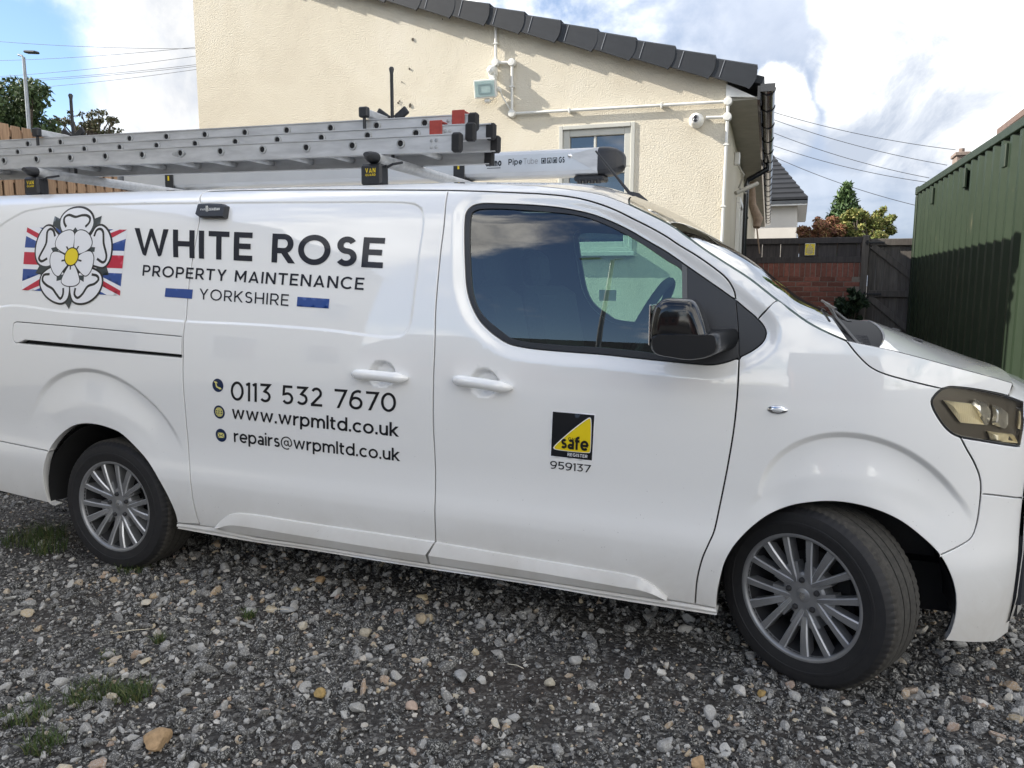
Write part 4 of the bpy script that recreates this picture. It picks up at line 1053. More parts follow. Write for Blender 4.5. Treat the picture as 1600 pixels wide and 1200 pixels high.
# ---- cabin
bx('bulkhead', (1.66, .12, .4), (1.70, WID-.12, 1.45), CABIN, van)
bx('bulkhead', (1.66, .24, 1.451), (1.70, WID-.24, 1.86), CABIN, van)
bx('cabin_floor', (1.7, .1, .40), (2.90, WID-.1, .5), CABIN, van)
mb = MB(); mb.grid([[(x, y, z) for y in np.linspace(.12, WID-.12, 9)] for x, z in ((3.05, .6), (2.98, 1.0), (2.96, 1.12), (3.0, 1.17), (3.12, 1.19), (3.30, 1.235), (3.36, 1.22))]); mb.build('dashboard', CABIN, van, smooth=35)
def seat(yc, wid):
    s = sub('seat', van)
    mb = MB(); mb.box((2.05, yc-wid/2, .55), (2.58, yc+wid/2, .80), .06); mb.build('cushion', SEATF, s, smooth=50)
    mb = MB(); mb.box((0, -wid/2, 0), (.16, wid/2, .68), .06, Matrix.Translation((1.93, yc, .76)) @ Matrix.Rotation(-.2, 4, 'Y')); mb.build('backrest', SEATF, s, smooth=50)
    mb = MB(); mb.box((0, -.13, 0), (.1, .13, .2), .04, Matrix.Translation((1.80, yc, 1.43)) @ Matrix.Rotation(-.15, 4, 'Y')); mb.build('head_restraint', SEATF, s, smooth=50)
seat(.50, .5); seat(1.30, .82)
sw = sub('steering_wheel', van, (2.615, .47, 1.30), (0, radians(-62), 0))
n = 40
MB().tube([(.19*cos(2*pi*i/n), .19*sin(2*pi*i/n), 0) for i in range(n+1)], .019, 10, caps=False).build('wheel_ring', CABIN, sw, smooth=80)
mb = MB(); mb.box((-.05, -.07, -.04), (.06, .07, .03), .02); mb.box((-.02, -.18, -.012), (.02, .18, .012), .006); mb.box((-.18, -.02, -.012), (0, .02, .012), .006); mb.build('wheel_hub', CABIN, sw)
for sgn, yc in ((1, .09),):
    pass
bx('parking_permit', (2.075, WID-.13, 1.355), (2.18, WID-.127, 1.42), mat('permit_paper', (.75, .78, .72), .6), van)
bx('inner_pillar', (2.745, WID-.16, .9), (2.80, WID-.10, 1.50), CABIN, van, .01)

# ------------------------------------------------------------------ wheels
BARREL = mat('rim_barrel', (.045, .045, .048), .5, metal=.4)
def make_wheel(centre, steer=0.0):
    """local frame: wheel axis along -Y (outer face towards -Y)"""
    w = sub('wheel', van, centre, (0, 0, steer))
    X = Matrix.Rotation(pi/2, 4, 'X')                     # lathe Z -> -Y
    # tyre: (radius, outward)
    R = .340
    tp = [(.222, .020), (.232, .030), (.246, .033), (.262, .0365), (.268, .0372), (.270, .0388), (.278, .0388), (.280, .0375), (.29, .038), (.312, .033), (.324, .022), (.331, .010), (.334, .004)]
    for gx in (-.005, -.052, -.100, -.148):
        tp += [(R-.002, gx+.004), (R, gx-.004), (R, gx-.034), (R-.001, gx-.0345), (R-.009, gx-.0355), (R-.009, gx-.0425), (R-.001, gx-.0435)] if gx > -.14 else [(R, gx-.004), (R-.004, gx-.03)]
    tp += [(.331, -.188), (.322, -.200), (.30, -.212), (.262, -.212), (.225, -.20)]
    V = []; F = []; n = 240; m = len(tp)
    for k in range(n):
        a = 2*pi*k/n
        for i, (r, h) in enumerate(tp):
            rr = r
            if .318 < r < .3395 and k % 3 == 0 and (i > m-9 or i < 16): rr = r-.0032
            sh = (h-.0)*.22 if 12 < i < m-4 else 0
            V.append((rr*cos(a+sh*.6), rr*sin(a+sh*.6), h))
    for k in range(n):
        for i in range(m-1):
            F.append((k*m+i, ((k+1) % n)*m+i, ((k+1) % n)*m+i+1, k*m+i+1))
    V = [tuple(X @ Vector(v)) for v in V]
    mb = MB(); mb.add(V, F); mb.I = [1 if 11 <= (f % (m-1)) < m-6 else 0 for f in range(len(F))]
    # contact patch: flattened foot
    mb.V = [(x, y, max(z, -R+.012+.0)) for x, y, z in mb.V]
    mb.build('tyre', [RUBBER, TREAD], w, smooth=28)
    # embossed ring on the sidewall
    # rim barrel and flange
    MB().lathe([(.219, .004), (.220, .020), (.226, .0225), (.232, .024), (.2355, .027), (.234, .031), (.227, .0315), (.222, .029), (.218, .022), (.217, .004)], 80, X).build('rim', ALLOY, w, smooth=35)
    MB().lathe([(.2175, .016), (.2175, .004), (.205, -.03), (.196, -.10), (.20, -.18), (.21, -.18), (.214, -.05)], 64, X).build('rim_barrel', BARREL, w, smooth=35)
    MB().lathe([(.0, -.085), (.15, -.085), (.155, -.09), (.155, -.115), (0, -.115)], 48, X).build('brake_disc', ALLOYD, w, smooth=30)
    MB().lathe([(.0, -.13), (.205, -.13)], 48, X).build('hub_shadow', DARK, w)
    mb = MB(); mb.box((.05, .075, -.09), (.15, .14, .09), .015); mb.build('brake_caliper', ALLOYD, w)
    # spokes: five pairs flanking the bolts and five forked singles, standing on a plate
    sp = MB()
    def spoke(a, r0, r1, w0, w1, y0, y1, th, skew=0.0):
        """radial bar from r0 to r1; face at y (outwards negative), chamfered edges"""
        ca, sa = cos(a), sin(a); V = []; ns = 5
        for i in range(ns):
            s = i/(ns-1); r = r0+(r1-r0)*s; ww = (w0+(w1-w0)*s)/2; y = y0+(y1-y0)*s-.006*sin(pi*s); t = skew*(1-s)
            for u, d in ((-ww, th), (-ww, .006), (-ww+.004, 0), (ww-.004, 0), (ww, .006), (ww, th)):
                px, pz = r, u+t
                V.append((px*ca-pz*sa, y+d, px*sa+pz*ca))
        F = [(i*6+k, i*6+k+1, (i+1)*6+k+1, (i+1)*6+k) for i in range(ns-1) for k in range(5)]
        F += [(0, 1, 2, 3, 4, 5), tuple(range((ns-1)*6, ns*6))[::-1]]
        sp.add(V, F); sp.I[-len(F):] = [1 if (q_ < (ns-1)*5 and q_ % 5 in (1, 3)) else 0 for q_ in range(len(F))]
    off = radians(97)
    for q in range(5):
        a = off+q*2*pi/5
        for sgn in (-1, 1):
            spoke(a+sgn*.03, .052, .214, .017, .027, -.001, -.016, .045, sgn*.022) if 0 else None
            # direction slightly splayed
            p0 = .0275; p1 = .047
            ca = a
            r0, r1 = .045, .2185
            d = atan2((p1-p0)*sgn, r1-r0)
            V = []; ns = 6
            for i in range(ns):
                s = i/(ns-1); r = r0+(r1-r0)*s; c = sgn*(p0+(p1-p0)*s); ww = (.0185+.0095*s)/2; y = .002-.021*s-.005*sin(pi*s)
                for u, dd in ((-ww, .05), (-ww, .006), (-ww+.0035, 0), (ww-.0035, 0), (ww, .006), (ww, .05)):
                    px, pz = r, c+u
                    V.append((px*cos(ca)-pz*sin(ca), y+dd, px*sin(ca)+pz*cos(ca)))
            sp.add(V, [(i*6+k, i*6+k+1, (i+1)*6+k+1, (i+1)*6+k) for i in range(ns-1) for k in range(5)]+[tuple(range((ns-1)*6, ns*6))[::-1], (0, 1, 2, 3, 4, 5)])
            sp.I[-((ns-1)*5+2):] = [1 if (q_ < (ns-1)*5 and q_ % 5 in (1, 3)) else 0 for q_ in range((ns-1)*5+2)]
        b = a+pi/5
        spoke(b, .080, .2185, .024, .034, .0, -.0195, .045)
        # plate between the pairs
        V = []; rr = [(.03, .02), (.075, .042), (.108, .060), (.118, .040), (.118, -.040), (.108, -.060), (.075, -.042), (.03, -.02)]
        pl = [(r*cos(b)-u*sin(b), r*sin(b)+u*cos(b)) for r, u in rr]
        Vp = [(x, .003, z) for x, z in pl]+[(x, .045, z) for x, z in pl]; k = len(pl)
        sp.add(Vp, [tuple(range(k)), tuple(range(k, 2*k))[::-1]]+[(i, (i+1) % k, k+(i+1) % k, k+i) for i in range(k)])
    sp.lathe([(0, -.001), (.04, -.001), (.074, -.004), (.084, -.010), (.087, -.02), (.087, -.06), (0, -.06)], 40, X)
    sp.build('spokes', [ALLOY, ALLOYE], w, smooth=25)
    cap = MB().lathe([(0, .003), (.022, .002), (.028, -.002), (.03, -.012)], 28, X).build('centre_cap', ALLOY, w, smooth=40)
    # shield-shaped emblem
    MB().prism([(-.009, .012), (.009, .012), (.011, 0), (.006, -.010), (0, -.015), (-.006, -.010), (-.011, 0)], .0025, .006, X).build('emblem', CHROME, w)
    nut = MB().lathe([(0, .010), (.0075, .009), (.0105, .003), (.0105, -.014), (.015, -.016), (.017, -.026), (0, -.026)], 14, X)
    me = mesh('lug_nut', nut.V, nut.F, BARREL, 35)
    for q in range(5):
        a = off+q*2*pi/5
        o = link('lug_nut', me, w); o.location = (.057*cos(a), -.001, .057*sin(a))
    mb = MB().tube([(-.15, 0, .150), (-.15, -.012, .150)], .004, 8)
    return w
hubf, hubr = T['fhub'][0], T['rhub'][0]
wr = make_wheel((hubr[0], .062, .333))
wf = make_wheel((hubf[0]+.004, .075, .333), radians(-29))
for w0, yy_, st in ((wr, WID-.062, 0), (wf, WID-.06, radians(-26))):
    c = copy_tree(w0); c.parent = van; c.location = (w0.location.x, yy_, .333); c.rotation_euler = (0, 0, pi+st)

# ------------------------------------------------------------------ monoline lettering
def arc(cx, cy, rx, ry, a0, a1, n=20):
    return [(cx+rx*cos(radians(a0+(a1-a0)*i/n)), cy+ry*sin(radians(a0+(a1-a0)*i/n))) for i in range(n+1)]
def spl(*p):
    return [tuple(v) for v in curve(p, .03)]
def glyph(ch, w):
    """strokes (centre lines, cap height 1) and width of a geometric sans-serif letter of stroke weight w"""
    t = w/2; X = .74; m = .50
    def bowl(cx, cy, rx, ry): return [arc(cx, cy, rx-t, ry-t, 0, 360, 40)]
    if ch == ' ': return [], .34
    if ch == '.': return [[(t*1.15, 0), (t*1.15, w*1.15)]], w*1.15
    if ch == 'I': return [[(t, 0), (t, 1)]], w
    if ch == 'l': return [[(t, 0), (t, 1.02)]], w
    if ch == 'H': return [[(t, 0), (t, 1)], [(.80-t, 0), (.80-t, 1)], [(t, m), (.80-t, m)]], .80
    if ch == 'T': return [[(0, 1-t), (.74, 1-t)], [(.37, 0), (.37, 1-t)]], .74
    if ch == 'E': return [[(t, 0), (t, 1)], [(t, 1-t), (.64, 1-t)], [(t, .51), (.59, .51)], [(t, t), (.65, t)]], .65
    if ch == 'F': return [[(t, 0), (t, 1)], [(t, 1-t), (.62, 1-t)], [(t, .49), (.57, .49)]], .62
    if ch == 'N': return [[(t, 0), (t, 1)], [(t, 1-t*.2), (.80-t, t*.2)], [(.80-t, 0), (.80-t, 1)]], .80
    if ch == 'M': return [[(t, 0), (t, 1)], [(t, 1-t*.3), (.47, .28), (.94-t, 1-t*.3)], [(.94-t, 0), (.94-t, 1)]], .94
    if ch == 'W': return [[(t*1.1, 1), (.37, t*.4), (.66, 1-t*.6), (.95, t*.4), (1.32-t*1.1, 1)]], 1.32
    if ch == 'V': return [[(t*1.1, 1), (.43, t*.6), (.86-t*1.1, 1)]], .86
    if ch == 'A': return [[(t*1.1, 0), (.43, 1-t*.5), (.86-t*1.1, 0)], [(.17, .26), (.69, .26)]], .86
    if ch == 'Y': return [[(t*1.1, 1), (.40, .42), (.80-t*1.1, 1)], [(.40, 0), (.40, .43)]], .80
    if ch == 'K': return [[(t, 0), (t, 1)], [(.69, 1), (t, .38)], [(.26, .56), (.73-t*.4, 0)]], .73
    if ch in 'PR':
        s = [[(t, 0), (t, 1)], [(t, 1-t), (.40, 1-t)]+arc(.40, (1-t+.42)/2, .31-t, (1-t-.42)/2, 90, -90, 16)+[(t, .42)]]
        if ch == 'R': s.append([(.37, .42), (.70-t*.3, 0)])
        return s, .71
    if ch == 'D': return [[(t, 0), (t, 1)], [(t, 1-t), (.36, 1-t)]+arc(.36, .5, .46-t, .5-t, 90, -90, 20)+[(t, t)]], .82
    if ch == 'U': return [[(t, 1), (t, .36)]+arc(.39, .37, .39-t, .37-t, 180, 360, 20)+[(.78-t, 1)]], .78
    if ch == 'O': return bowl(.52, .5, .52, .515), 1.04
    if ch == 'C': return [arc(.5, .5, .5-t, .515-t, 46, 314, 30)], .88
    if ch == 'G': return [arc(.5, .5, .5-t, .515-t, 46, 335, 30)+[(.93-t, .47)], [(.55, .47), (.93, .47)]], .94
    if ch == 'S':
        mm = .51
        return [arc(.34, (1-t+mm)/2, .30-t, (1-t-mm)/2, 28, 270, 22)[:-1]+arc(.34, (mm+t)/2, .33-t, (mm-t)/2, 90, -148, 22)], .67
    if ch == '0': return bowl(.39, .5, .39, .51), .78
    if ch == '1': return [[(.24-t, 0), (.24-t, 1)], [(.0, .86), (.24-t, 1-t*.9)]], .24
    if ch == '2': return [arc(.335, .69, .305-t, .31-t, 155, -32, 20)+[(.06, t)], [(.03, t), (.66, t)]], .66
    if ch == '3': return [[(.05, 1-t), (.585, 1-t), (.30, .59)]+arc(.33, .325, .33-t, .30-t*.9, 80, -145, 22)], .66
    if ch == '5': return [[(.60, 1-t), (.13, 1-t), (.105, .52)]+arc(.33, .32, .325-t, .32-t, 118, -150, 22)], .66
    if ch == '7': return [[(.02, 1-t), (.635, 1-t), (.22, 0)]], .66
    if ch == '6': return bowl(.36, .33, .36, .34)+[spl((t, .34), (.06+t, .60), (.22, .84), (.46, .985-t*.3), (.62, .93))], .72
    if ch == '9': return [[(.72-x, 1-y) for x, y in s] for s in glyph('6', w)[0]], .72
    # lower case
    if ch == 'w': return [[(t*1.1, X), (.28, t*.4), (.51, X-t*.4), (.74, t*.4), (1.02-t*1.1, X)]], 1.02
    if ch == 'r': return [[(t, 0), (t, X)], arc(.40, .38, .40-t, X-.38-t, 172, 86, 12)], .42
    if ch == 'p': return [[(t, X), (t, -.24)]]+bowl(.36, X/2, .36, X/2+.01), .72
    if ch == 'b': return [[(t, 1.02), (t, 0)]]+bowl(.36, X/2, .36, X/2+.01), .72
    if ch == 'd': return [[(.72-t, 1.02), (.72-t, 0)]]+bowl(.36, X/2, .36, X/2+.01), .72
    if ch == 'o': return bowl(.37, X/2, .37, X/2+.01), .74
    if ch == 'c': return [arc(.36, X/2, .36-t, X/2+.01-t, 45, 315, 26)], .63
    if ch == 'e': return [[(.06, .36), (.66, .36)], arc(.36, X/2, .36-t, X/2+.01-t, 0, 318, 28)], .69
    if ch == 'a': return [[(.56-t, 0), (.56-t, .45)]+arc(.29, .46, .27-t, X-.46-t, 0, 145, 14), arc(.27, .21, .27-t, .22-t, 0, 360, 26)], .56
    if ch == 's':
        mm = .375
        return [arc(.26, (X-t+mm)/2, .235-t, (X-t-mm)/2, 30, 270, 18)[:-1]+arc(.26, (mm+t)/2, .26-t, (mm-t)/2, 90, -150, 18)], .52
    if ch == 'i': return [[(t, 0), (t, X)], [(t, .88), (t, .88+w)]], w
    if ch == 't': return [[(.15, .93), (.15, .22)]+arc(.33, .20, .18, .20-t, 180, 285, 12), [(0, X-t), (.40, X-t)]], .42
    if ch == 'f': return [[(.16, 0), (.16, .80)]+arc(.34, .82, .18, .19-t, 180, 80, 10), [(0, X-t), (.40, X-t)]], .40
    if ch in 'mn':
        k = .58; s = [[(t, 0), (t, X)]]
        for q in range(2 if ch == 'm' else 1):
            x0 = t+q*(k-w*.9); s.append([*arc(x0+(k-w)/2, .42, (k-w)/2, X-.42-t, 180, 0, 16), (x0+k-w, 0)])
        return s, (t+(k-w*.9)+k-w+t) if ch == 'm' else k
    if ch == 'h': return [[(t, 0), (t, 1.02)]]+[[*arc(t+(.58-w)/2, .42, (.58-w)/2, X-.42-t, 180, 0, 16), (.58-t, 0)]], .58
    if ch == 'u': return [[(t, X), (t, .30)]+arc(.30, .30, .30-t, .30-t, 180, 360, 16), [(.60-t, X), (.60-t, 0)]], .60
    if ch == 'k': return [[(t, 0), (t, 1.02)], [(.52, X), (t, .26)], [(.20, .40), (.57-t*.3, 0)]], .57
    if ch == '@':
        return [arc(.46, .40, .20-t*.5, .22-t*.5, 0, 360, 26), [(.66-t*.5, .62), (.66-t*.5, .28)]+arc(.75, .27, .09, .10, 180, 330, 8)+arc(.48, .40, .48-t*.5, .52-t*.5, -12, 300, 40)], .96
    return [[(t, 0), (t, .6)]], w
def ribbon(path, w):
    """flat stroke with mitred joints; ends of upright and slanted strokes are cut level"""
    P = np.array(path, float); n0_ = len(P); P = P[[0]+[i for i in range(1, len(P)) if np.linalg.norm(P[i]-P[i-1]) > 1e-5]]; n = len(P); t = w/2
    closed = np.linalg.norm(P[0]-P[-1]) < 1e-6
    d = np.diff(P, axis=0); d /= np.linalg.norm(d, axis=1)[:, None]+1e-9
    nn = np.c_[-d[:, 1], d[:, 0]]; A = []; B = []
    for i in range(n):
        if closed: a, b = nn[(i-1) % (n-1)], nn[i % (n-1)]
        else: a, b = nn[max(i-1, 0)], nn[min(i, n-2)]
        k = a+b; k /= np.linalg.norm(k)+1e-9; o = k*min(t/max(k@a, .35), 2.4*t)
        if not closed and i in (0, n-1) and n <= 6:
            dd = d[0] if i == 0 else d[-1]
            if abs(dd[1]) > .55 and abs(dd[0]) > .02: o = np.array([np.sign(o[0])*t/abs(dd[1]), 0])
        A.append(P[i]+o); B.append(P[i]-o)
    # split long runs so that the print follows the curved panel
    A2 = [A[0]]; B2 = [B[0]]
    for i in range(1, n):
        L = np.linalg.norm(P[i]-P[i-1]); k = max(1, int(L/(w*1.0)))
        for j in range(1, k+1): A2.append(A[i-1]+(A[i]-A[i-1])*j/k); B2.append(B[i-1]+(B[i]-B[i-1])*j/k)
    n = len(A2); V = A2+B2; return V, [(i, i+1, n+i+1, n+i) for i in range(n-1)]
def text_flat(s, w, track):
    V = []; F = []; x = 0; k = 0
    for ch in s:
        st, adv = glyph(ch, w)
        for q in st:
            v, f = ribbon(q, w*(.62 if ch == '@' else 1)); n = len(V)
            if ch in 'WVMANKwk': v = [(a[0], min(max(a[1], 0), .74 if ch == 'w' else 1.02 if ch == 'k' else 1)) for a in v]
            V += [(p[0]+x, p[1], k) for p in v]; F += [tuple(i+n for i in g) for g in f]; k = (k+1) % 5
        x += adv+track
    return V, F, x-track
def split_long(V, F): return V, F
def lettering(s, quad, w, track, m, parent, name='lettering', surf=None, lift=.0018, label=None):
    """text between TL, TR, BR, BL corners given on the side of the body, one object for each word"""
    L = text_flat(s, w, track)[2]; x0 = 0
    TL, TRr, BR, BL = [np.array(q, float) for q in quad]
    for word in s.split(' '):
        V, F, lw_ = text_flat(word, w, track)
        uvs = np.array([((v[0]+x0)/L, v[1]) for v in V])
        p = uvs[:, 1:]*((1-uvs[:, :1])*TL+uvs[:, :1]*TRr)+(1-uvs[:, 1:])*((1-uvs[:, :1])*BL+uvs[:, :1]*BR)
        y = (surf or feat)(p[:, 0], p[:, 1])-lift-np.array([v[2] for v in V])*.00012
        link(name, mesh(name, np.c_[p[:, 0], y, p[:, 1]], F, m), parent, label=label)
        x0 += lw_+track+glyph(' ', w)[1]+track
q = T
lettering('WHITE ROSE', q['t_white'], .19, .16, INK, sliding_door, label='large dark WHITE ROSE lettering')
lettering('PROPERTY MAINTENANCE', q['t_prop'], .16, .19, INK, sliding_door, label='small dark PROPERTY MAINTENANCE lettering')
lettering('YORKSHIRE', q['t_york'], .125, .20, INK, sliding_door, label='thin dark YORKSHIRE lettering')
lettering('0113 532 7670', q['t_phone'], .135, .155, INKB, sliding_door, label='large black phone number')
def xh(quad, X=.74):
    TL, TRr, BR, BL = quad; return [BL+(TL-BL)/X, BR+(TRr-BR)/X, BR, BL]
lettering('www.wrpmltd.co.uk', xh(q['t_www']), .155, .10, INKB, sliding_door, label='black web address')
lettering('repairs@wrpmltd.co.uk', xh(q['t_rep']), .15, .10, INKB, sliding_door, label='black e-mail address')
lettering('959137', q['t_num'], .135, .10, INKB, front_door, label='black six-digit number')

def decal(name, polys, m, parent, lift, surf=None, label=None):
    """flat vinyl shapes laid on the body side"""
    V = []; F = []
    for pl in polys:
        pl = np.asarray(pl, float)
        if area(pl) < 0: pl = pl[::-1]
        if len(pl) <= 4: pl = resample(pl, .02, True) if 0 else pl
        P2 = np.vstack([resample([pl[i], pl[(i+1) % len(pl)]], .016)[:-1] for i in range(len(pl))])
        lo, hi = P2.min(0), P2.max(0); gx = np.arange(lo[0], hi[0], .016); gz = np.arange(lo[1], hi[1], .016)
        G = np.array([(a, b) for a in gx for b in gz]) if len(gx)*len(gz) else np.zeros((0, 2))
        if len(G):
            k = inside(G, P2) & (dist_to(G, P2) > .008); G = G[k]
        pts = [Vector(p) for p in P2]+[Vector(p) for p in G]; n = len(P2)
        r = geometry.delaunay_2d_cdt(pts, [(i, (i+1) % n) for i in range(n)], [], 0, 1e-7)
        vv = np.array([tuple(v) for v in r[0]]); tr = np.array([t for t in r[2] if len(t) == 3]); tr = tr[inside(vv[tr].mean(1), P2)]
        n0 = len(V); y = (surf or feat)(vv[:, 0], vv[:, 1])-lift-.0006
        V += [tuple(v) for v in np.c_[vv[:, 0], y, vv[:, 1]]]; F += [tuple(t+n0) for t in tr]
    return link(name, mesh(name, V, F, m, 180), parent, label=label)
def stroke_decal(name, lines, wd, m, parent, lift):
    V = []; F = []
    for ln in lines:
        v, f = ribbon(np.asarray(ln), wd); v = np.array(v); n0 = len(V)
        y = feat(v[:, 0], v[:, 1])-lift-.0006
        V += [tuple(a) for a in np.c_[v[:, 0], y, v[:, 1]]]; F += [tuple(i+n0 for i in g) for g in f]
    return link(name, mesh(name, V, F, m), parent)
decal('blue_bar', [q['bar1']], VBLUE, body_side, .0013); decal('blue_bar', [q['bar2']], VBLUE, sliding_door, .0013)
# flag behind the rose, in its own unit square (u right, v down)
FQ = q['flag']
def fl(u, v): return (1-v)*((1-u)*FQ[0]+u*FQ[1])+v*((1-u)*FQ[3]+u*FQ[2])
U_ = lambda *p: [fl(*a) for a in p]
emb = decal('flag_field', [U_((0, 0), (1, 0), (1, 1), (0, 1))], VWHITE, body_side, .0010, label='red, white and blue flag print')
blue = [[(.0, .14), (.0, .325), (.28, .325)], [(.13, 0), (.40, 0), (.40, .20)], [(1, .14), (1, .325), (.72, .325)], [(.87, 0), (.60, 0), (.60, .20)],
        [(0, .86), (0, .665), (.28, .665)], [(.13, 1), (.40, 1), (.40, .80)], [(1, .86), (1, .665), (.72, .665)], [(.87, 1), (.60, 1), (.60, .80)]]
for b in blue: decal('flag_blue', [U_(*b)], VBLUE, emb, .0013)
red = [[(0, .395), (1, .395), (1, .59), (0, .59)], [(.41, 0), (.59, 0), (.59, 1), (.41, 1)], [(0, .0), (0, .075), (.33, .325), (.40, .29)], [(1, .0), (.93, .0), (.62, .22), (.67, .325)],
       [(0, 1), (.07, 1), (.38, .78), (.33, .665)], [(1, 1), (1, .925), (.67, .665), (.60, .71)]]
for i, b in enumerate(red): decal('flag_red', [U_(*b)], VRED, emb, .0016+.00005*i)
cc = np.mean([q['p%d' % i].mean(0) for i in range(5)], axis=0)
grow = lambda p, g: inset(p, -g)
pet = [curve(q['p%d' % i], .012, True) for i in range(5)]; inn = [curve(q['i%d' % i], .010, True) for i in range(5)]
disc = np.array([(cc[0]+.155*cos(a), cc[1]+.15*sin(a)) for a in np.linspace(0, 2*pi, 40, endpoint=False)])
for i in range(5): decal('rose_sepal', [q['s%d' % i]], VSEP, emb, .0022)
decal('rose_outline', [grow(p, .0105) for p in pet], INKB, emb, .0021) if 0 else None
for i, p in enumerate(pet):
    decal('petal_outline', [grow(p, .0105)], INKB, emb, .0021+.00008*i)
decal('rose_heart', [disc], INKB, emb, .0026)
for i, p in enumerate(pet):
    decal('outer_petal', [grow(p, .0005)], VWHITE, emb, .0029+.00006*i)
for i in range(5): stroke_decal('petal_fold', [curve(q['k%d' % i], .01)], .0125, INKB, emb, .0034)
for i in range(5): decal('inner_sepal', [q['q%d' % i]], VSEP, emb, .0037)
for i, p in enumerate(inn):
    decal('inner_outline', [grow(p, .0048)], INKB, emb, .0039+.00006*i)
for i, p in enumerate(inn):
    decal('inner_petal', [grow(p, .000)], VWHITE, emb, .0044+.00006*i)
ycn = q['yc'][0]; ra_, rb_ = abs(q['yc'][1]-ycn).max(), abs(q['yc'][2]-ycn).max()
ell = lambda k: np.array([(ycn[0]+(ra_+k)*cos(a), ycn[1]+(rb_+k)*sin(a)) for a in np.linspace(0, 2*pi, 36, endpoint=False)])
for i in range(5): stroke_decal('stamen', [q['st'][2*i:2*i+2]], .0085, INKB, emb, .0052)
decal('rose_centre_outline', [ell(.006)], INKB, emb, .0055); decal('rose_centre', [ell(0)], VYEL, emb, .0058)

# contact icons
def disc_at(c, r, rz=None): return np.array([(c[0]+r*cos(a), c[1]+(rz or r)*sin(a)) for a in np.linspace(0, 2*pi, 28, endpoint=False)])
NAVY = mat('vinyl_navy', (.006, .02, .07), .3, coat=.4)
ICY = mat('icon_yellow', (.72, .66, .22), .3, coat=.4)
ic = q['ic']; IR = .031
for c in ic: decal('icon_disc', [disc_at(c, IR)], NAVY, sliding_door, .0012)
c = ic[0]; stroke_decal('phone_icon', [spl((c[0]-.012, c[1]+.016), (c[0]-.011, c[1]-.001), (c[0]+.004, c[1]-.014), (c[0]+.014, c[1]-.016))], .007, ICY, sliding_door, .0016)
stroke_decal('phone_icon', [[(c[0]-.015, c[1]+.017), (c[0]-.006, c[1]+.010)], [(c[0]+.006, c[1]-.008), (c[0]+.016, c[1]-.017)]], .009, ICY, sliding_door, .0018)
c = ic[1]; r = .02
stroke_decal('globe_icon', [arc(c[0], c[1], r, r, 0, 360, 30), arc(c[0], c[1], r*.45, r, 0, 360, 24), [(c[0]-r, c[1]), (c[0]+r, c[1])], [(c[0], c[1]-r), (c[0], c[1]+r)], [(c[0]-r*.85, c[1]+r*.5), (c[0]+r*.85, c[1]+r*.5)], [(c[0]-r*.85, c[1]-r*.5), (c[0]+r*.85, c[1]-r*.5)]], .0036, ICY, sliding_door, .0016)
c = ic[2]; decal('envelope_icon', [[(c[0]-.018, c[1]-.012), (c[0]+.018, c[1]-.012), (c[0]+.018, c[1]+.012), (c[0]-.018, c[1]+.012)]], ICY, sliding_door, .0016)
stroke_decal('envelope_fold', [[(c[0]-.018, c[1]+.012), (c[0], c[1]-.003), (c[0]+.018, c[1]+.012)], [(c[0]-.018, c[1]-.012), (c[0]-.005, c[1]+.001)], [(c[0]+.018, c[1]-.012), (c[0]+.005, c[1]+.001)]], .003, NAVY, sliding_door, .002)
# gas register badge
GQ = q['gas']
def gp(u, v): return (1-v)*((1-u)*GQ[0]+u*GQ[1])+v*((1-u)*GQ[3]+u*GQ[2])
gq = lambda u0, u1, v0, v1: [gp(u0, v0), gp(u1, v0), gp(u1, v1), gp(u0, v1)]
gs = decal('gas_badge', [gq(-.03, 1.03, -.025, 1.025)], VWHITE, front_door, .0010, label='black and yellow gas register badge')
decal('badge_field', [gq(0, 1, 0, 1)], INKB, gs, .0013)
tri = lambda g: curve([gp(.90-g*.5, .055+g*2.2), gp(.925-g, .08+g*2), gp(.955-g, .80), gp(.945-g, .835-g), gp(.91, .845-g), gp(.09+g*1.5, .845-g), gp(.055+g*2, .83-g), gp(.05+g*2.6, .80-g)], .006, True)
decal('badge_border', [tri(0)], VWHITE, gs, .0016); decal('badge_triangle', [tri(.012)], VYEL, gs, .0019)
lettering('safe', gq(.24, .90, .50, .80), .19, .07, INKB, gs, lift=.0046)
lettering('GAS', gq(.41, .61, .535, .60), .17, .10, INKB, gs, lift=.0046)
lettering('REGISTER', gq(.41, .89, .885, .955), .17, .16, VWHITE, gs, lift=.0040)

# slam-lock housing near the top of the sliding door
lk = T['lockbox']; f0 = lambda x, z: feat(x, z)
mb = MB(); yl = feat(lk[:, 0], lk[:, 1]); m_ = len(lk); cen = lk.mean(0)
top = cen+(lk-cen)*[.96, .80]
V = [(a, y+.01, b) for (a, b), y in zip(lk, yl)]+[(a, y-.024, b) for (a, b), y in zip(lk, yl)]+[(a, y-.034, b) for (a, b), y in zip(top, yl)]
mb.add(V, [(k, (k+1) % m_, m_+(k+1) % m_, m_+k) for k in range(m_)]+[(m_+k, m_+(k+1) % m_, 2*m_+(k+1) % m_, 2*m_+k) for k in range(m_)]+[tuple(range(2*m_, 3*m_))])
lb = mb.build('lock_housing', BLACKPL, sliding_door)
lsurf = lambda x, z: np.interp(np.asarray(x), lk[[0, 3], 0], yl[[0, 3]])*0+feat(np.asarray(x), np.full(len(np.atleast_1d(x)), cen[1]))-.0345-.3*(np.asarray(z)-cen[1])*0+np.interp(np.asarray(z), [1.757, 1.817], [-.012, .012])
lw = lambda x0, x1, z0, z1: [(x0, z1), (x1, z1), (x1, z0), (x0, z0)]
lettering('VAN', lw(.60, .632, 1.788, 1.797), .16, .25, WEATHER, lb, surf=lsurf, lift=.003)
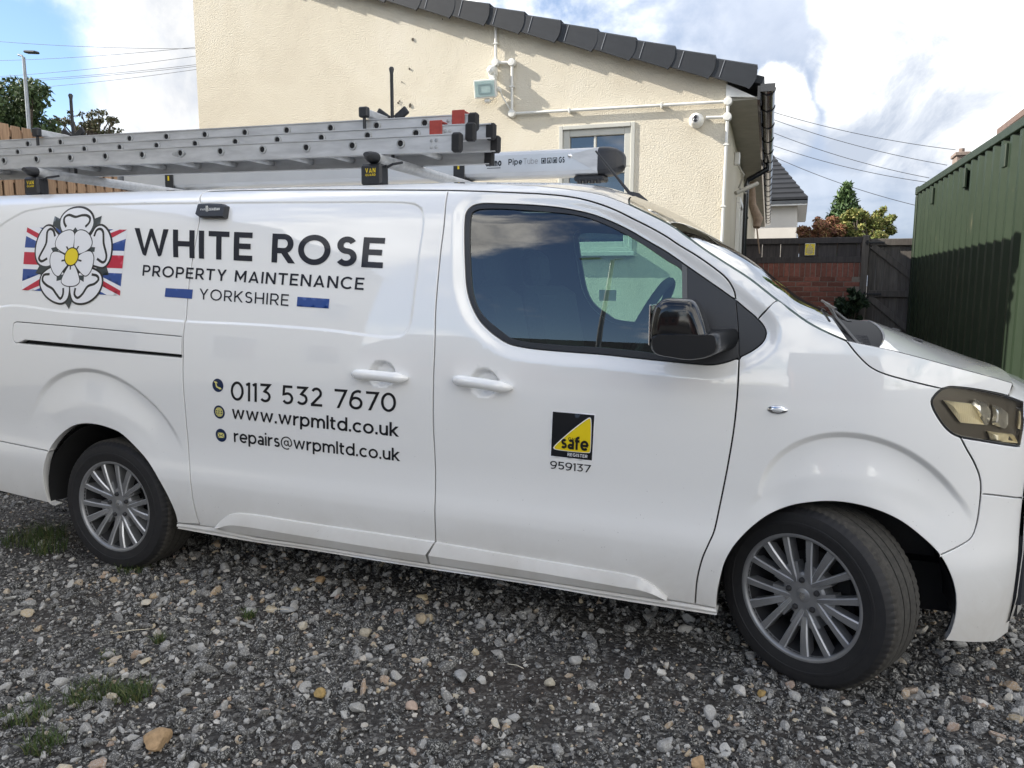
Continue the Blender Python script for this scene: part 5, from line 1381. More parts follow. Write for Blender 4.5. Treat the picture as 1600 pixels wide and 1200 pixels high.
lettering('GUARDIAN', lw(.650, .712, 1.786, 1.798), .2, .12, WEATHER, lb, surf=lsurf, lift=.003)
mb = MB()
for a, b, c_, d_ in ((.636, .639, 1.778, 1.808), (.643, .646, 1.778, 1.808), (.634, .648, 1.796, 1.800), (.634, .648, 1.786, 1.790)):
    yq = float(lsurf(np.array([.64]), np.array([1.79]))[0])
    mb.box((a, yq-.005, c_), (b, yq-.002, d_))
mb.build('lock_logo', WEATHER, lb)

CABLES_L = [((-30.18, 22.0, 11.781), (-18.22, 22.0, 10.282), 'dark overhead cable, topmost of those left of the house'),
  ((-30.282, 22.0, 10.953), (-18.213, 22.0, 10.397), 'thin overhead cable crossing the topmost one left of the house'),
  ((-30.364, 22.0, 10.281), (-18.231, 22.0, 10.096), 'faint middle overhead cable left of the house'),
  ((-30.384, 22.0, 10.122), (-18.25, 22.0, 9.771), 'upper of the close pair of cables left of the house'),
  ((-30.392, 22.0, 10.056), (-18.254, 22.0, 9.708), 'lower of the close pair of cables left of the house'),
  ((-30.434, 22.0, 9.711), (-18.26, 22.0, 9.608), 'lowest overhead cable left of the house')]
CABLES_R = [((2.238, 16.0, 5.374), (6.161, 16.0, 4.255), 'thickest overhead cable, topmost of those right of the house'),
  ((2.245, 16.0, 5.227), (6.028, 16.0, 3.949), 'faint overhead cable second from top, right of the house'),
  ((2.257, 16.0, 4.948), (5.708, 16.0, 3.7), 'dark overhead cable third from top, right of the house'),
  ((2.269, 16.0, 4.653), (5.69, 16.0, 3.608), 'thin overhead cable fourth from top, right of the house'),
  ((2.279, 16.0, 4.441), (5.601, 16.0, 3.103), 'lowest overhead cable right of the house')]
# ------------------------------------------------------------------ ground and buildings
def gz(x, y):
    """height of the yard: level where the van stands, rising behind it, a bank to the far left"""
    h = .30*float(sstep(y, 2.1, 4.2))
    h += 1.85*float(sstep(-x, 3.2, 5.6))*float(sstep(y, 2.0, 4.6))
    return h
def noise2(x, y): return .5*sin(3.1*x+1.7*y)+.3*sin(7.3*x-5.1*y+1)+.2*sin(13.7*x+11.3*y+2)
def ground_mat():
    m, N, b, co = nmat('gravel_bed', color=(.05, .05, .052), rough=.95)
    v = N.add('ShaderNodeTexVoronoi', {'Vector': co, 'Scale': 75.0})
    v2 = N.add('ShaderNodeTexVoronoi', {'Vector': co, 'Scale': 170.0})
    tone = N.add('ShaderNodeSeparateColor', {0: v.outputs['Color']}).outputs[0]
    c = N.ramp(tone, [(0.0, (.024, .022, .020)), (.45, (.045, .042, .039)), (.78, (.11, .105, .097)), (.95, (.25, .24, .22))])
    dirt = N.smooth(N.noise(co, 1.3, 5, .6, .3), .45, .7)
    c = N.mix(N.math('MULTIPLY', dirt, .6), c, (.040, .030, .024))
    N.l.new(c, b.inputs['Base Color'])
    h = N.math('ADD', N.math('MULTIPLY', v.outputs[0], -1.0), N.math('MULTIPLY', v2.outputs[0], -.5))
    bump(N, b, h, .9, .012)
    return m
GRAVEL_BED = ground_mat()
def axis_pts(lo, hi, flo, fhi, fine, coarse):
    a = [flo]
    while a[0] > lo: a.insert(0, a[0]-min(coarse, max(fine, (flo-a[0])*.35+fine)))
    a += list(np.arange(flo+fine, fhi, fine))
    while a[-1] < hi: a.append(a[-1]+min(coarse, max(fine, (a[-1]-fhi)*.35+fine)))
    return a
xs_, ys_ = axis_pts(-420, 420, -9, 7, .16, 60), axis_pts(-420, 420, -3, 6, .14, 60)
mb = MB().grid([[(x, y, gz(x, y)+(.012*noise2(x*1.3, y*1.1) if abs(x) < 12 and abs(y) < 10 else 0)) for x in xs_] for y in ys_])
mb.build('ground', GRAVEL_BED, None, smooth=180, kind='structure')

def plate(name, poly, holes, T, thick, m, parent=None, grid=0, **k):
    """flat slab with holes: outline in local XY, thick along local -Z... +0"""
    loops = [np.array(poly, float)]+[np.array(h, float) for h in holes]
    V = []; E = []
    for L in loops:
        n0 = len(V); V += [Vector(p) for p in L]; E += [(n0+i, n0+(i+1) % len(L)) for i in range(len(L))]
    r = geometry.delaunay_2d_cdt(V, E, [], 0, 1e-7)
    vv = np.array([tuple(v) for v in r[0]]); tr = np.array([t for t in r[2] if len(t) == 3]); c = vv[tr].mean(1)
    keep = inside(c, loops[0])
    for h in loops[1:]: keep &= ~inside(c, h)
    tr = tr[keep]; n = len(vv)
    P = [(x, y, 0) for x, y in vv]+[(x, y, -thick) for x, y in vv]
    F = [tuple(t) for t in tr]+[tuple(t[::-1]+n) for t in tr]
    for L in loops:
        ids = [int(np.argmin(np.hypot(*(vv-p).T))) for p in L]
        F += [(ids[i], ids[(i+1) % len(ids)], n+ids[(i+1) % len(ids)], n+ids[i]) for i in range(len(ids))]
    P = [tuple(T @ Vector(p)) for p in P]
    return link(name, mesh(name, P, F, m), parent, **k)
XZ = Matrix(((1, 0, 0, 0), (0, 0, -1, 0), (0, 1, 0, 0), (0, 0, 0, 1)))      # local (x, y, z) -> world (x, -z, y)
def at_y(y): return Matrix.Translation((0, y, 0)) @ XZ

def render_mat():
    m, N, b, co = nmat('roughcast', color=(.60, .53, .39), rough=.9, spec=.2)
    v = N.add('ShaderNodeTexVoronoi', {'Vector': co, 'Scale': 105.0}, feature='SMOOTH_F1').outputs[0]
    n1 = N.noise(co, 190, 2, .5); n2 = N.noise(co, 82, 2, .5)
    h = N.math('ADD', n2, N.math('ADD', N.math('MULTIPLY', v, -.6), N.math('MULTIPLY', n1, .5)))
    tone = N.noise(co, 1.1, 6, .6, .6)
    c = N.ramp(tone, [(.3, (.545, .495, .40)), (.55, (.615, .57, .47)), (.75, (.65, .61, .52))])
    st = N.smooth(N.noise(co, 2.4, 6, .7, 1.2), .56, .74)
    c = N.mix(N.math('MULTIPLY', st, .28), c, (.44, .40, .33))
    c = N.mix(N.math('MULTIPLY', N.smooth(v, .02, .16), .0), c, c)
    N.l.new(c, b.inputs['Base Color']); bump(N, b, h, .48, .009)
    return m
ROUGHCAST = render_mat()
TILE = varied('roof_tile_grey', (.009, .012, .017), (.015, .019, .026), 9, rough=.6, bumpy=.15, bdist=.003, stretch=(1, 1, 3), per=.12)
UPVC = varied('upvc_white', (.72, .72, .69), (.78, .78, .76), 6, rough=.35)
UPVCG = varied('upvc_grey', (.44, .44, .40), (.50, .50, .46), 5, rough=.4)
CONDUIT = varied('conduit_white', (.62, .62, .58), (.72, .72, .69), 5, rough=.4)
GUTTER = mat('gutter_black', (.010, .012, .018), .22, coat=.5)
SOFFIT = varied('soffit_board', (.36, .345, .30), (.46, .44, .39), 7, rough=.8)

HY, HX = 4.0, 2.572
sl_ = -.3068; zl = lambda x: 3.222+(x-2.164)*sl_                      # underside line of the verge tiles
house = thing('rendered_house', 'cream roughcast house with dark roof tiles, gable end behind the van', 'house')
wx0, wx1, wz0, wz1 = 1.163, 1.815, 1.74, 2.827
top = lambda x: zl(x)+.05
plate('gable_wall', [(-2.715, .0), (HX, .0), (HX, top(HX)), (-2.715, top(-2.715))], [[(wx0, wz0), (wx1, wz0), (wx1, wz1), (wx0, wz1)]], at_y(HY), .25, ROUGHCAST, house)
bx('side_wall', (HX-.25, HY+.251, .0), (HX, 19, 3.0), ROUGHCAST, house)
bx('far_side_wall', (-2.715, HY+.251, 0), (-2.465, 19, 4.55), ROUGHCAST, house)
for (a, b) in ((-.0, 0.0),): pass
# window
wf_ = sub('window', house)
def frame(name, x0, x1, z0, z1, wd, y0, y1, m, par, bev=.004):
    mb = MB()
    mb.box((x0, y0, z0), (x0+wd, y1, z1), bev); mb.box((x1-wd, y0, z0), (x1, y1, z1), bev)
    mb.box((x0+wd, y0, z1-wd), (x1-wd, y1, z1), bev); mb.box((x0+wd, y0, z0), (x1-wd, y1, z0+wd), bev)
    return mb.build(name, m, par)
frame('frame', wx0-.012, wx1+.012, wz0, wz1+.01, .036, HY-.012, HY+.06, UPVCG, wf_)
frame('sash', wx0+.024, wx1-.024, 2.47, wz1-.026, .058, HY+.012, HY+.07, UPVCG, wf_)
frame('sash', wx0+.024, wx1-.024, wz0+.036, 2.468, .05, HY+.012, HY+.07, UPVCG, wf_)
bx('glazing_bar', (1.462, HY+.022, 2.528), (1.482, HY+.05, 2.745), UPVCG, wf_, .004)
PANE = mat('house_pane', (.012, .020, .045), .03, coat=1.0); PANE.node_tree.nodes['Principled BSDF'].inputs['Coat IOR'].default_value = 1.9
bx('pane', (wx0+.05, HY+.044, 2.52), (wx1-.05, HY+.048, wz1-.05), PANE, wf_)
bx('pane', (wx0+.05, HY+.044, wz0+.05), (wx1-.05, HY+.048, 2.44), PANE, wf_)
bx('window_sill', (wx0-.04, HY-.08, wz0-.045), (wx1+.04, HY+.03, wz0-.002), UPVCG, wf_, .006)
bx('room_behind', (wx0-.2, HY+.26, wz0-.3), (wx1+.2, HY+.9, wz1+.2), mat('room_dark', (.02, .022, .025), .9), house)
# verge tiles: one mesh, stepped down the slope
ang = atan2(sl_, 1.0)
def verge_mesh():
    mb = MB(); L = .405; th = .013; n = 9
    ss_ = [0, .25, .5, .75, .92, 1.0]
    def sec(s):
        up = .012+.026*s; dn = -.118-.022*s-(.006 if s > .99 else 0)
        return up, dn
    G = []; G2 = []
    for s in ss_:
        up, dn = sec(s); row = []; row2 = []
        for i in range(n):
            f = i/(n-1); z = dn+(up-dn)*f
            cur = .026*(4*f*(1-f))*s**2                       # curved lower lip
            row.append((L*s+cur-.026*s*s, -.006*s, z)); row2.append((L*s+cur-.026*s*s, th, z))
        row += [(L*s-.026*s*s, .012, up+.012), (L*s-.026*s*s, .14, up+.016)]; row2 += [(L*s-.026*s*s, th+.01, up), (L*s-.026*s*s, .14, up+.002)]
        G.append(row); G2.append(row2)
    mb.grid(G); mb.grid([r[::-1] for r in G2])
    mb.grid([G[-1], G2[-1]]); mb.grid([[r[0] for r in G], [r[0] for r in G2]])
    mb.mi = 1
    mb.box((.118, -.0045, -.112), (.124, .002, .022)); mb.mi = 0
    me = mesh('verge_tile', mb.V, mb.F, [TILE, mat('tile_rib', (.20, .21, .23), .5)], 35, mb.I)
    return me
vm = verge_mesh(); step = .3275
i = 0; x_end = 2.80
while x_end > -3.2:
    o = link('verge_tile', vm, house)
    x0 = x_end-.38*cos(ang)
    o.location = (x0, 3.895+random.uniform(-.004, .004), zl(x0)+.128)
    o.rotation_euler = (random.uniform(-.012, .012), -ang+random.uniform(-.012, .012), random.uniform(-.01, .01))
    x_end -= step*random.uniform(.985, 1.015)
rp = Matrix.Translation((HX+.28, 0, zl(HX+.28)+.06)) @ Matrix.Rotation(-ang, 4, 'Y')
bx('roof', (-6.3, 4.0, .0), (0, 19.2, .06), TILE, house, T=rp)
# eaves
plate('barge_end', [(HX+.002, 2.985), (2.81, 2.965), (HX+.002, 3.085)], [], at_y(3.97), .06, UPVC, house)
bx('soffit', (HX+.001, 4.0, 2.955), (2.82, 19, 2.975), SOFFIT, house)
bx('fascia', (2.821, 4.0, 2.95), (2.841, 19, 3.06), GUTTER, house)
mb = MB(); gw = np.linspace(pi, 2*pi, 12)
mb.grid([[(2.90+.057*cos(a), y, 3.05+.057*sin(a)) for a in gw] for y in (3.93, 19)]); mb.grid([[(2.90+.053*cos(a), y, 3.05+.053*sin(a)) for a in gw] for y in (3.93, 19)])
mb.box((2.843, 3.925, 2.995), (2.957, 3.932, 3.055))
gut = mb.build('gutter', GUTTER, house, smooth=40)
for y in np.r_[4.05, np.arange(4.7, 19, .8)]:
    MB().grid([[(2.90+r*cos(a), y+d, 3.05+r*sin(a)) for a in gw] for r, d in ((.057, 0), (.064, .004), (.064, .04), (.057, .044))]).build('gutter_bracket', GUTTER, gut, smooth=30)
mb = MB(); mb.tube([(2.90, 7.9, 3.0), (2.90, 7.9, 2.93), (2.66, 7.9, 2.80), (2.645, 7.9, 2.74), (2.645, 7.9, .3)], .034, 12)
for z in (2.3, 1.6): mb.tube([(2.645, 7.9, z), (2.645, 7.9, z+.03)], .042, 12)
mb.build('downpipe', GUTTER, house, smooth=40)
for y in (6.75, 7.65): bx('door_jamb', (HX+.001, y, .3), (HX+.05, y+.07, 2.4), UPVC, house, .004)
bx('door_head', (HX+.001, 6.75, 2.401), (HX+.05, 7.72, 2.47), UPVC, house, .004)
bx('side_door', (HX+.001, 6.82, .3), (HX+.025, 7.65, 2.4), varied('door_paint', (.32, .30, .25), (.38, .36, .30), 4), house)
mb = MB(); mb.box((HX+.001, 5.80, 2.70), (HX+.06, 5.88, 2.83), .01); mb.build('junction_box', UPVC, house)
mb = MB(); mb.tube([(HX+.02, 5.9, 2.74), (HX+.10, 6.0, 2.62), (HX+.05, 6.1, 2.5), (HX+.12, 6.25, 2.45)], .010, 6); mb.tube([(HX+.02, 6.1, 2.44), (HX+.24, 6.3, 2.56)], .022, 8); mb.build('wall_bracket', SOFFIT, house, smooth=40)
mb = MB(); mb.tube([(HX+.1, 9.2, 2.93), (HX+.13, 9.2, 2.6), (HX+.22, 9.25, 2.4), (HX+.2, 9.2, 2.28)], [.05, .055, .075, .05], 9); mb.tube([(HX+.2, 9.2, 2.3), (HX+.26, 9.2, 1.9)], .012, 6); mb.build('lagged_pipe', varied('lagging', (.20, .14, .10), (.34, .26, .20), 14, rough=.95, bumpy=.6, bdist=.02), house, smooth=60)
# pock marks in the roughcast
for x, z, r in ((-.263, 3.70, .016), (-.30, 3.44, .011), (-.298, 3.111, .022), (-.38, 3.33, .007), (-.424, 3.143, .010), (-.41, 3.16, .007), (.04, 3.849, .006)):
    n = 9; MB().prism([(x+r*cos(2*pi*i/n)*random.uniform(.6, 1.1)*.7, z+r*sin(2*pi*i/n)*random.uniform(.7, 1.2)) for i in range(n)], .0, .007, at_y(HY-.001)).build('render_scar', varied('scar_dark', (.05, .045, .035), (.12, .10, .075), 60, rough=.95), house)

# conduit, lamp and camera fixed on the gable
cd = thing('white_conduit', 'white plastic conduit run along the cream gable wall', 'conduit')
cy = HY-.032; R_ = .0125
def pipe(pts, name='pipe', r=R_): return MB().tube(pts, r, 10).build(name, CONDUIT, cd, smooth=50)
pipe([(.566, cy, 3.72), (.566, cy, 3.425)])
pipe([(.566, cy, 3.418), (.712, cy, 3.408)])
pipe([(.720, cy, 3.40), (.721, cy, 2.985)])
pipe([(.725, cy, 2.967), (1.5, cy, 2.957), (2.57, cy, 2.945)])
pipe([(2.593, cy, 2.92), (2.588, cy, 2.3), (2.58, cy, .4)])
pipe([(2.42, cy, 2.828), (2.57, cy, 2.823)])
for x, z in ((.566, 3.418), (.720, 3.406), (.722, 2.967), (2.593, 2.945), (2.592, 2.823)):
    MB().lathe([(0, .03), (.030, .028), (.034, .02), (.034, -.025), (0, -.025)], 20, Matrix.Translation((x, cy, z)) @ Matrix.Rotation(pi/2, 4, 'X')).build('conduit_box', CONDUIT, cd, smooth=40)
for x, z, v in ((.566, 3.58, 1), (.72, 3.2, 1), (1.25, 2.961, 0), (2.05, 2.950, 0), (2.59, 2.6, 1), (2.585, 2.1, 1)):
    a = (.011, .03) if v else (.03, .011)
    s_ = (.022, .006) if v else (.006, .022)
    bx('pipe_clip', (x-(.022 if v else .006), cy-.015, z-(.006 if v else .022)), (x+(.022 if v else .006), HY-.002, z+(.006 if v else .022)), CONDUIT, cd, .002)

fl_ = thing('security_floodlight', 'white security floodlight with pale glass below a motion sensor on the gable', 'floodlight', (.496, 3.90, 3.182))
Tl = Matrix.Rotation(radians(12), 4, 'X')
bx('lamp_body', (-.10, -.02, -.073), (.10, .045, .073), CONDUIT, fl_, .012, Tl)
bx('lamp_bezel', (-.104, -.03, -.078), (.104, -.021, .078), CONDUIT, fl_, .004, Tl)
LG = varied('lamp_glass_teal', (.30, .42, .42), (.42, .54, .53), 9, rough=.08, coat=1)
bx('lamp_glass', (-.092, -.034, -.066), (.092, -.0305, .066), LG, fl_, .002, Tl)
frame('reflector_rim', -.062, .062, -.042, .042, .010, -.0365, -.0345, mat('lamp_reflector_edge', (.24, .33, .34), .3), fl_, 0).matrix_local = Tl
mb = MB(); mb.box((.035, -.01, .075), (.085, .07, .115), .008); mb.lathe([(0, .03), (.022, .026), (.034, .012), (.037, 0), (.034, -.02)], 18, Matrix.Translation((.05, -.005, .155)) @ Matrix.Rotation(pi/2, 4, 'X')); mb.box((.018, .0, .11), (.085, .09, .20), .01); mb.build('motion_sensor', CONDUIT, fl_, smooth=40)
mb = MB(); mb.box((-.015, .0, -.115), (.035, .05, -.082), .006); mb.tube([(.035, .02, -.10), (.06, .03, -.09), (.07, .03, -.07)], .004, 6); mb.build('lower_sensor', CONDUIT, fl_, smooth=40)
mb = MB(); mb.tube([(.10, .01, 0), (.12, .03, -.01), (.14, .06, -.07), (.20, .075, -.17), (.23, .07, -.2)], .006, 7); mb.box((.09, .02, -.02), (.12, .1, .02), .004); mb.build('lamp_bracket', CONDUIT, fl_, smooth=40)

cc_ = thing('cctv_camera', 'white turret security camera with black lens on the gable corner', 'security camera', (2.342, 3.935, 2.81))
Rx = Matrix.Rotation(pi/2, 4, 'X')
MB().lathe([(0, -.06), (.06, -.06), (.062, -.045), (.05, -.03), (.05, .0)], 28, Rx).build('camera_base', UPVC, cc_, smooth=40)
MB().lathe([(.052, -.02), (.055, .0), (.05, .025), (.036, .046), (.030, .050)], 28, Rx).build('camera_ball', UPVC, cc_, smooth=60)
MB().lathe([(.030, .0505), (0, .0505)], 24, Rx).build('camera_face', varied('camera_grey', (.25, .25, .26), (.3, .3, .31), 9), cc_)
for dz_ in (.014, -.014):
    MB().lathe([(0, .055), (.010, .054), (.014, .0512), (.014, .0505)], 18, Matrix.Translation((0, 0, dz_)) @ Rx).build('lens', GLOSSBLK, cc_, smooth=40)

# the house stands two degrees askew to the van: turn it, with what hangs on it, about its near corner
TURN = Matrix.Translation((HX, HY, 0)) @ Matrix.Rotation(radians(2.0), 4, 'Z') @ Matrix.Translation((-HX, -HY, 0))
bpy.context.view_layer.update()
for o in (house, cd, fl_, cc_): o.matrix_world = TURN @ o.matrix_world

# ------------------------------------------------------------------ house beyond, and rooftops
WHITEWALL = varied('painted_render', (.56, .53, .48), (.62, .59, .54), 2, rough=.85)
SLATE = varied('slate', (.007, .009, .013), (.012, .014, .019), 6, rough=.75, per=.2)
h2 = thing('white_house', 'pale rendered house end with dark slate hipped roof beyond the timber fence', 'house', (0, 0, 0))
hx1 = 3.22; ez = 3.70; Yh = 21.0
bx('wall', (-1.0, Yh, .3), (hx1-.15, 27, ez), WHITEWALL, h2)
bx('eaves', (-1.0, Yh-.3, ez), (hx1+.12, 27.3, ez+.12), GUTTER, h2)
bx('soffit', (-1.0, Yh-.28, ez-.04), (hx1+.1, 27.28, ez-.001), UPVC, h2)
rise = .62; nrow = 11
for k in range(nrow):
    y0 = Yh-.3+k*.27; z0 = ez+.12+k*.27*rise; x1 = hx1+.12-k*.27*.42
    n = 8; xa = -.9
    MB().add([(xa, y0, z0+.07), (x1, y0, z0+.07), (x1-.115, y0+.30, z0+.30*rise+.02), (xa, y0+.30, z0+.30*rise+.02), (xa, y0, z0-.03), (x1, y0, z0-.03), (x1-.115, y0+.30, z0+.30*rise-.03), (xa, y0+.30, z0+.30*rise-.03)],
              [(0, 1, 2, 3), (4, 7, 6, 5), (0, 4, 5, 1), (1, 5, 6, 2), (2, 6, 7, 3), (3, 7, 4, 0)]).build('slate_course', SLATE, h2)
bx('chimney', (.2, 24, ez), (.8, 24.7, ez+3.4), SOFFIT, h2)
ch = thing('brick_chimney', 'small brown chimney top just showing over the green container roof', 'chimney', (6.0, 14.2, 0))
BRK0 = varied('chimney_brick', (.16, .12, .10), (.25, .20, .17), 20, rough=.9, bumpy=.3)
bx('stack', (-.11, -.1, .3), (.09, .35, 3.86), BRK0, ch, .01); bx('cap', (-.14, -.13, 3.861), (.12, .38, 3.93), BRK0, ch, .01); MB().tube([(0, .1, 3.93), (0, .1, 4.02)], .05, 10).build('pot', BRK0, ch)
rf2 = thing('shed_roof', 'dark brown roof corner jutting in above the container at the right edge', 'roof', (7.18, 14, 0))
bx('fascia_board', (-.1, -.2, 4.66), (4, 3, 4.80), varied('brown_timber', (.09, .055, .04), (.14, .09, .07), 6), rf2, .01)
MB().add([(.3, 0, 4.65), (4, 0, 4.65), (4, 3, 4.65), (.3, 3, 4.65), (.4, 0, .3), (4, 0, .3), (4, 3, .3), (.4, 3, .3)], [(0, 1, 2, 3), (0, 4, 5, 1), (1, 5, 6, 2), (2, 6, 7, 3), (3, 7, 4, 0)]).build('shed_wall', SOFFIT, rf2)

# ------------------------------------------------------------------ brick wall, dark fence and gate across the back
DKWOOD = varied('dark_stained_wood', (.035, .031, .034), (.072, .064, .064), 6, rough=.75, stretch=(6, 6, .6), bumpy=.3, bdist=.003, per=.22)
GREYWOOD = varied('weathered_wood', (.085, .075, .068), (.15, .135, .12), 6, rough=.85, stretch=(6, 6, .6), bumpy=.3, bdist=.003, per=.2)
BRICK = varied('red_brick', (.15, .055, .042), (.25, .10, .075), 26, rough=.9, bumpy=.35, bdist=.003, per=.28)
MORTAR = varied('mortar', (.20, .17, .15), (.27, .24, .21), 30, rough=.95)
FY = 9.8
bw = thing('brick_wall', 'low red brick wall under the dark timber fence', 'wall', (0, 0, 0))
bx('mortar_core', (HX-.19, FY+.006, .2), (4.10, FY+.21, 1.782), MORTAR, bw)
br = MB().box((-.1075, -.1, -.0325), (.1075, 0.1, .0325), .004); brm = mesh('brick', br.V, br.F, BRICK)
sd = MB().box((-.0325, -.1, -.1025), (.0325, 0.1, .1025), .004); sdm = mesh('coping_brick', sd.V, sd.F, BRICK)
z = .33; k = 0
while z < 1.55:
    x = HX-.08+(.1125 if k % 2 else 0)
    while x < 4.06:
        o = link('brick', brm, bw); o.location = (x+random.uniform(-.002, .002), FY+.1+random.uniform(-.003, .003), z); x += .225
    z += .075; k += 1
x = HX-.15
while x < 4.09:
    o = link('coping_brick', sdm, bw); o.location = (x, FY+.1+random.uniform(-.004, .003), 1.668); x += .0755
fn = thing('dark_fence', 'dark stained timber fence panel on top of the brick wall', 'fence', (0, 0, 0))
x = HX-.18
while x < 4.03:
    w_ = .262; bx('board', (x, FY+.03, 1.80), (min(x+w_, 4.05), FY+.05, 2.10), DKWOOD, fn, .003); x += w_+.005
bx('top_rail', (HX-.19, FY-.01, 2.06), (4.06, FY+.028, 2.15), DKWOOD, fn, .005); bx('bottom_rail', (HX-.19, FY-.005, 1.772), (4.06, FY+.028, 1.865), DKWOOD, fn, .005)
bx('post', (4.062, FY-.04, .25), (4.155, FY+.06, 2.17), GREYWOOD, fn, .006)
gt = thing('timber_gate', 'dark ledged and braced timber gate beside the green container', 'gate', (0, 0, 0))
x = 4.165
while x < 5.0:
    bx('board', (x, FY+.02, .36), (x+.1, FY+.04, 2.12), GREYWOOD, gt, .003); x += .1015
for z in (2.02, 1.27, .5): bx('ledge', (4.18, FY-.02, z), (5.0, FY+.018, z+.095), GREYWOOD, gt, .004)
for (xa, za, xb, zb) in ((4.20, 2.02, 4.98, 1.37), (4.20, 1.27, 4.98, .60)):
    L = math.hypot(xb-xa, zb-za); Tm = Matrix.Translation((xa, FY-.019, za)) @ Matrix.Rotation(-atan2(zb-za, xb-xa), 4, 'Y')
    bx('brace', (0, 0, -.045), (L, .036, .045), GREYWOOD, gt, .004, Tm)
for z in (2.065, 1.315): 
    mb = MB(); mb.box((4.10, FY-.048, z-.012), (4.36, FY-.041, z+.012), .003); mb.tube([(4.13, FY-.05, z-.03), (4.13, FY-.05, z+.03)], .014, 8); mb.build('strap_hinge', BLACKPL, gt)
sg = thing('warning_sign', 'small yellow warning sign with black triangle on the dark fence', 'sign', (3.345, FY-.012, 1.975))
SW = mat('sign_yellow', (.80, .62, .03), .4)
bx('sign_plate', (-.072, -.006, -.088), (.072, 0, .088), UPVC, sg, .002)
bx('yellow_field', (-.066, -.0085, -.082), (.066, -.0062, .082), SW, sg)
MB().prism([(-.05, .002), (.05, .002), (0, .078)], .009, .0105, XZ).build('triangle', GLOSSBLK, sg); MB().prism([(-.034, .012), (.034, .012), (0, .062)], .011, .0125, XZ).build('triangle_field', SW, sg); MB().prism([(-.006, .018), (.006, .018), (.006, .045), (-.006, .045)], .013, .0145, XZ).build('triangle_mark', GLOSSBLK, sg)
for k, hw in enumerate((.05, .046, .052, .04)): bx('text_line', (-hw, -.0105, -.018-.016*k), (hw, -.0088, -.010-.016*k), GLOSSBLK, sg)

# ------------------------------------------------------------------ shipping container
def container_mat():
    m, N, b, co = nmat('container_green', color=(.04, .058, .036), rough=.5, spec=.4)
    mp = N.add('ShaderNodeMapping', {0: co}); mp.inputs[3].default_value = (3, 3, .35)
    c = N.ramp(N.noise(mp.outputs[0], 2.5, 6, .65, .4), [(.3, (.0105, .021, .010)), (.7, (.017, .030, .0155))])
    rust = N.math('MULTIPLY', N.smooth(N.noise(mp.outputs[0], 6.0, 8, .7, .8), .62, .70), N.smooth(N.noise(co, 1.6, 4, .6), .48, .62))
    c = N.mix(N.math('MULTIPLY', rust, .75), c, (.16, .13, .085))
    fade = N.smooth(N.noise(co, .9, 5, .6, 1.0), .52, .72)
    c = N.mix(N.math('MULTIPLY', fade, .35), c, (.026, .039, .022))
    N.l.new(c, b.inputs['Base Color']); bump(N, b, N.noise(co, 5, 3, .5), .12, .02)
    return m
GREEN = container_mat()
ct = thing('shipping_container', 'green corrugated steel shipping container to the right of the fence gate', 'shipping container', (4.703, 9.62, .22), (0, 0, atan2(.148, 5.3)))
CL, CWd, CH = 6.06, 2.44, 2.60          # length runs along -Y, width along +X
pts = []; y = -.16
while y > -CL+.34:
    pts += [(.0+.012, y), (.012, y-.070), (.048, y-.138), (.048, y-.208)]; y -= .278
pts += [(.012, y), (.012, -CL+.10)]
mb = MB().grid([[(x, yy_, z) for x, yy_ in pts] for z in (.14, CH-.10)])
mb.build('corrugated_side', GREEN, ct)
mb = MB().grid([[(CWd-x, yy_, z) for x, yy_ in pts] for z in (.14, CH-.10)]); mb.build('corrugated_side', GREEN, ct)
for x0 in (0, CWd-.09):
    bx('top_rail', (x0-.004, -CL+.12, CH-.10), (x0+.075, -.12, CH-.02), GREEN, ct, .006); bx('bottom_rail', (x0, -CL+.12, .02), (x0+.08, -.12, .14), GREEN, ct, .006)
    for y0 in (-.12, -CL): 
        bx('corner_post', (x0-.002, y0, .12), (x0+.11, y0+.12, CH-.12), GREEN, ct, .01)
        for z0 in (0, CH-.118): bx('corner_casting', (x0-.008, y0-.006, z0), (x0+.13, y0+.126, z0+.118), GREEN, ct, .012)
bx('roof_sheet', (.03, -CL+.02, CH-.06), (CWd-.03, -.02, CH-.03), GREEN, ct)
bx('end_wall', (.1, -.06, .1), (CWd-.1, -.03, CH-.1), GREEN, ct)
for x0 in (.12, CWd/2+.005): 
    bx('end_door', (x0, -CL+.02, .12), (x0+CWd/2-.13, -CL+.06, CH-.13), GREEN, ct, .01)
    for d in (.35, .85): MB().tube([(x0+d, -CL-.02, .1), (x0+d, -CL-.02, CH-.1)], .017, 8).build('locking_bar', CHROME, ct)
for y0 in (-1.35, -3.1, -4.6, -5.5): 
    bx('vent', (-.016, y0, CH-.36), (.011, y0+.09, CH-.16), GREEN, ct, .006)
bx('lashing_patch', (-.002, -CL+.135, .2), (.010, -CL+.3, CH-.2), GREEN, ct) if 0 else None
lab = bx('yellow_label', (.004, -5.90, 1.55), (.0105, -5.72, 1.74), SW, ct)
bx('label_mark', (.001, -5.86, 1.66), (.0035, -5.82, 1.72), GLOSSBLK, ct); bx('label_mark', (.001, -5.80, 1.57), (.0035, -5.77, 1.70), GLOSSBLK, ct)
for k, (a, b) in enumerate(((1.43, 1.49), (1.34, 1.41), (1.26, 1.31))):
    frame('painted_code', -.035, .025, a, b, .010, .004, .0105, WEATHER, ct, 0).matrix_local = Matrix.Translation((.0, -5.70, 0)) @ Matrix.Rotation(-pi/2, 4, 'Z') @ Matrix.Translation((0, 0, 0))

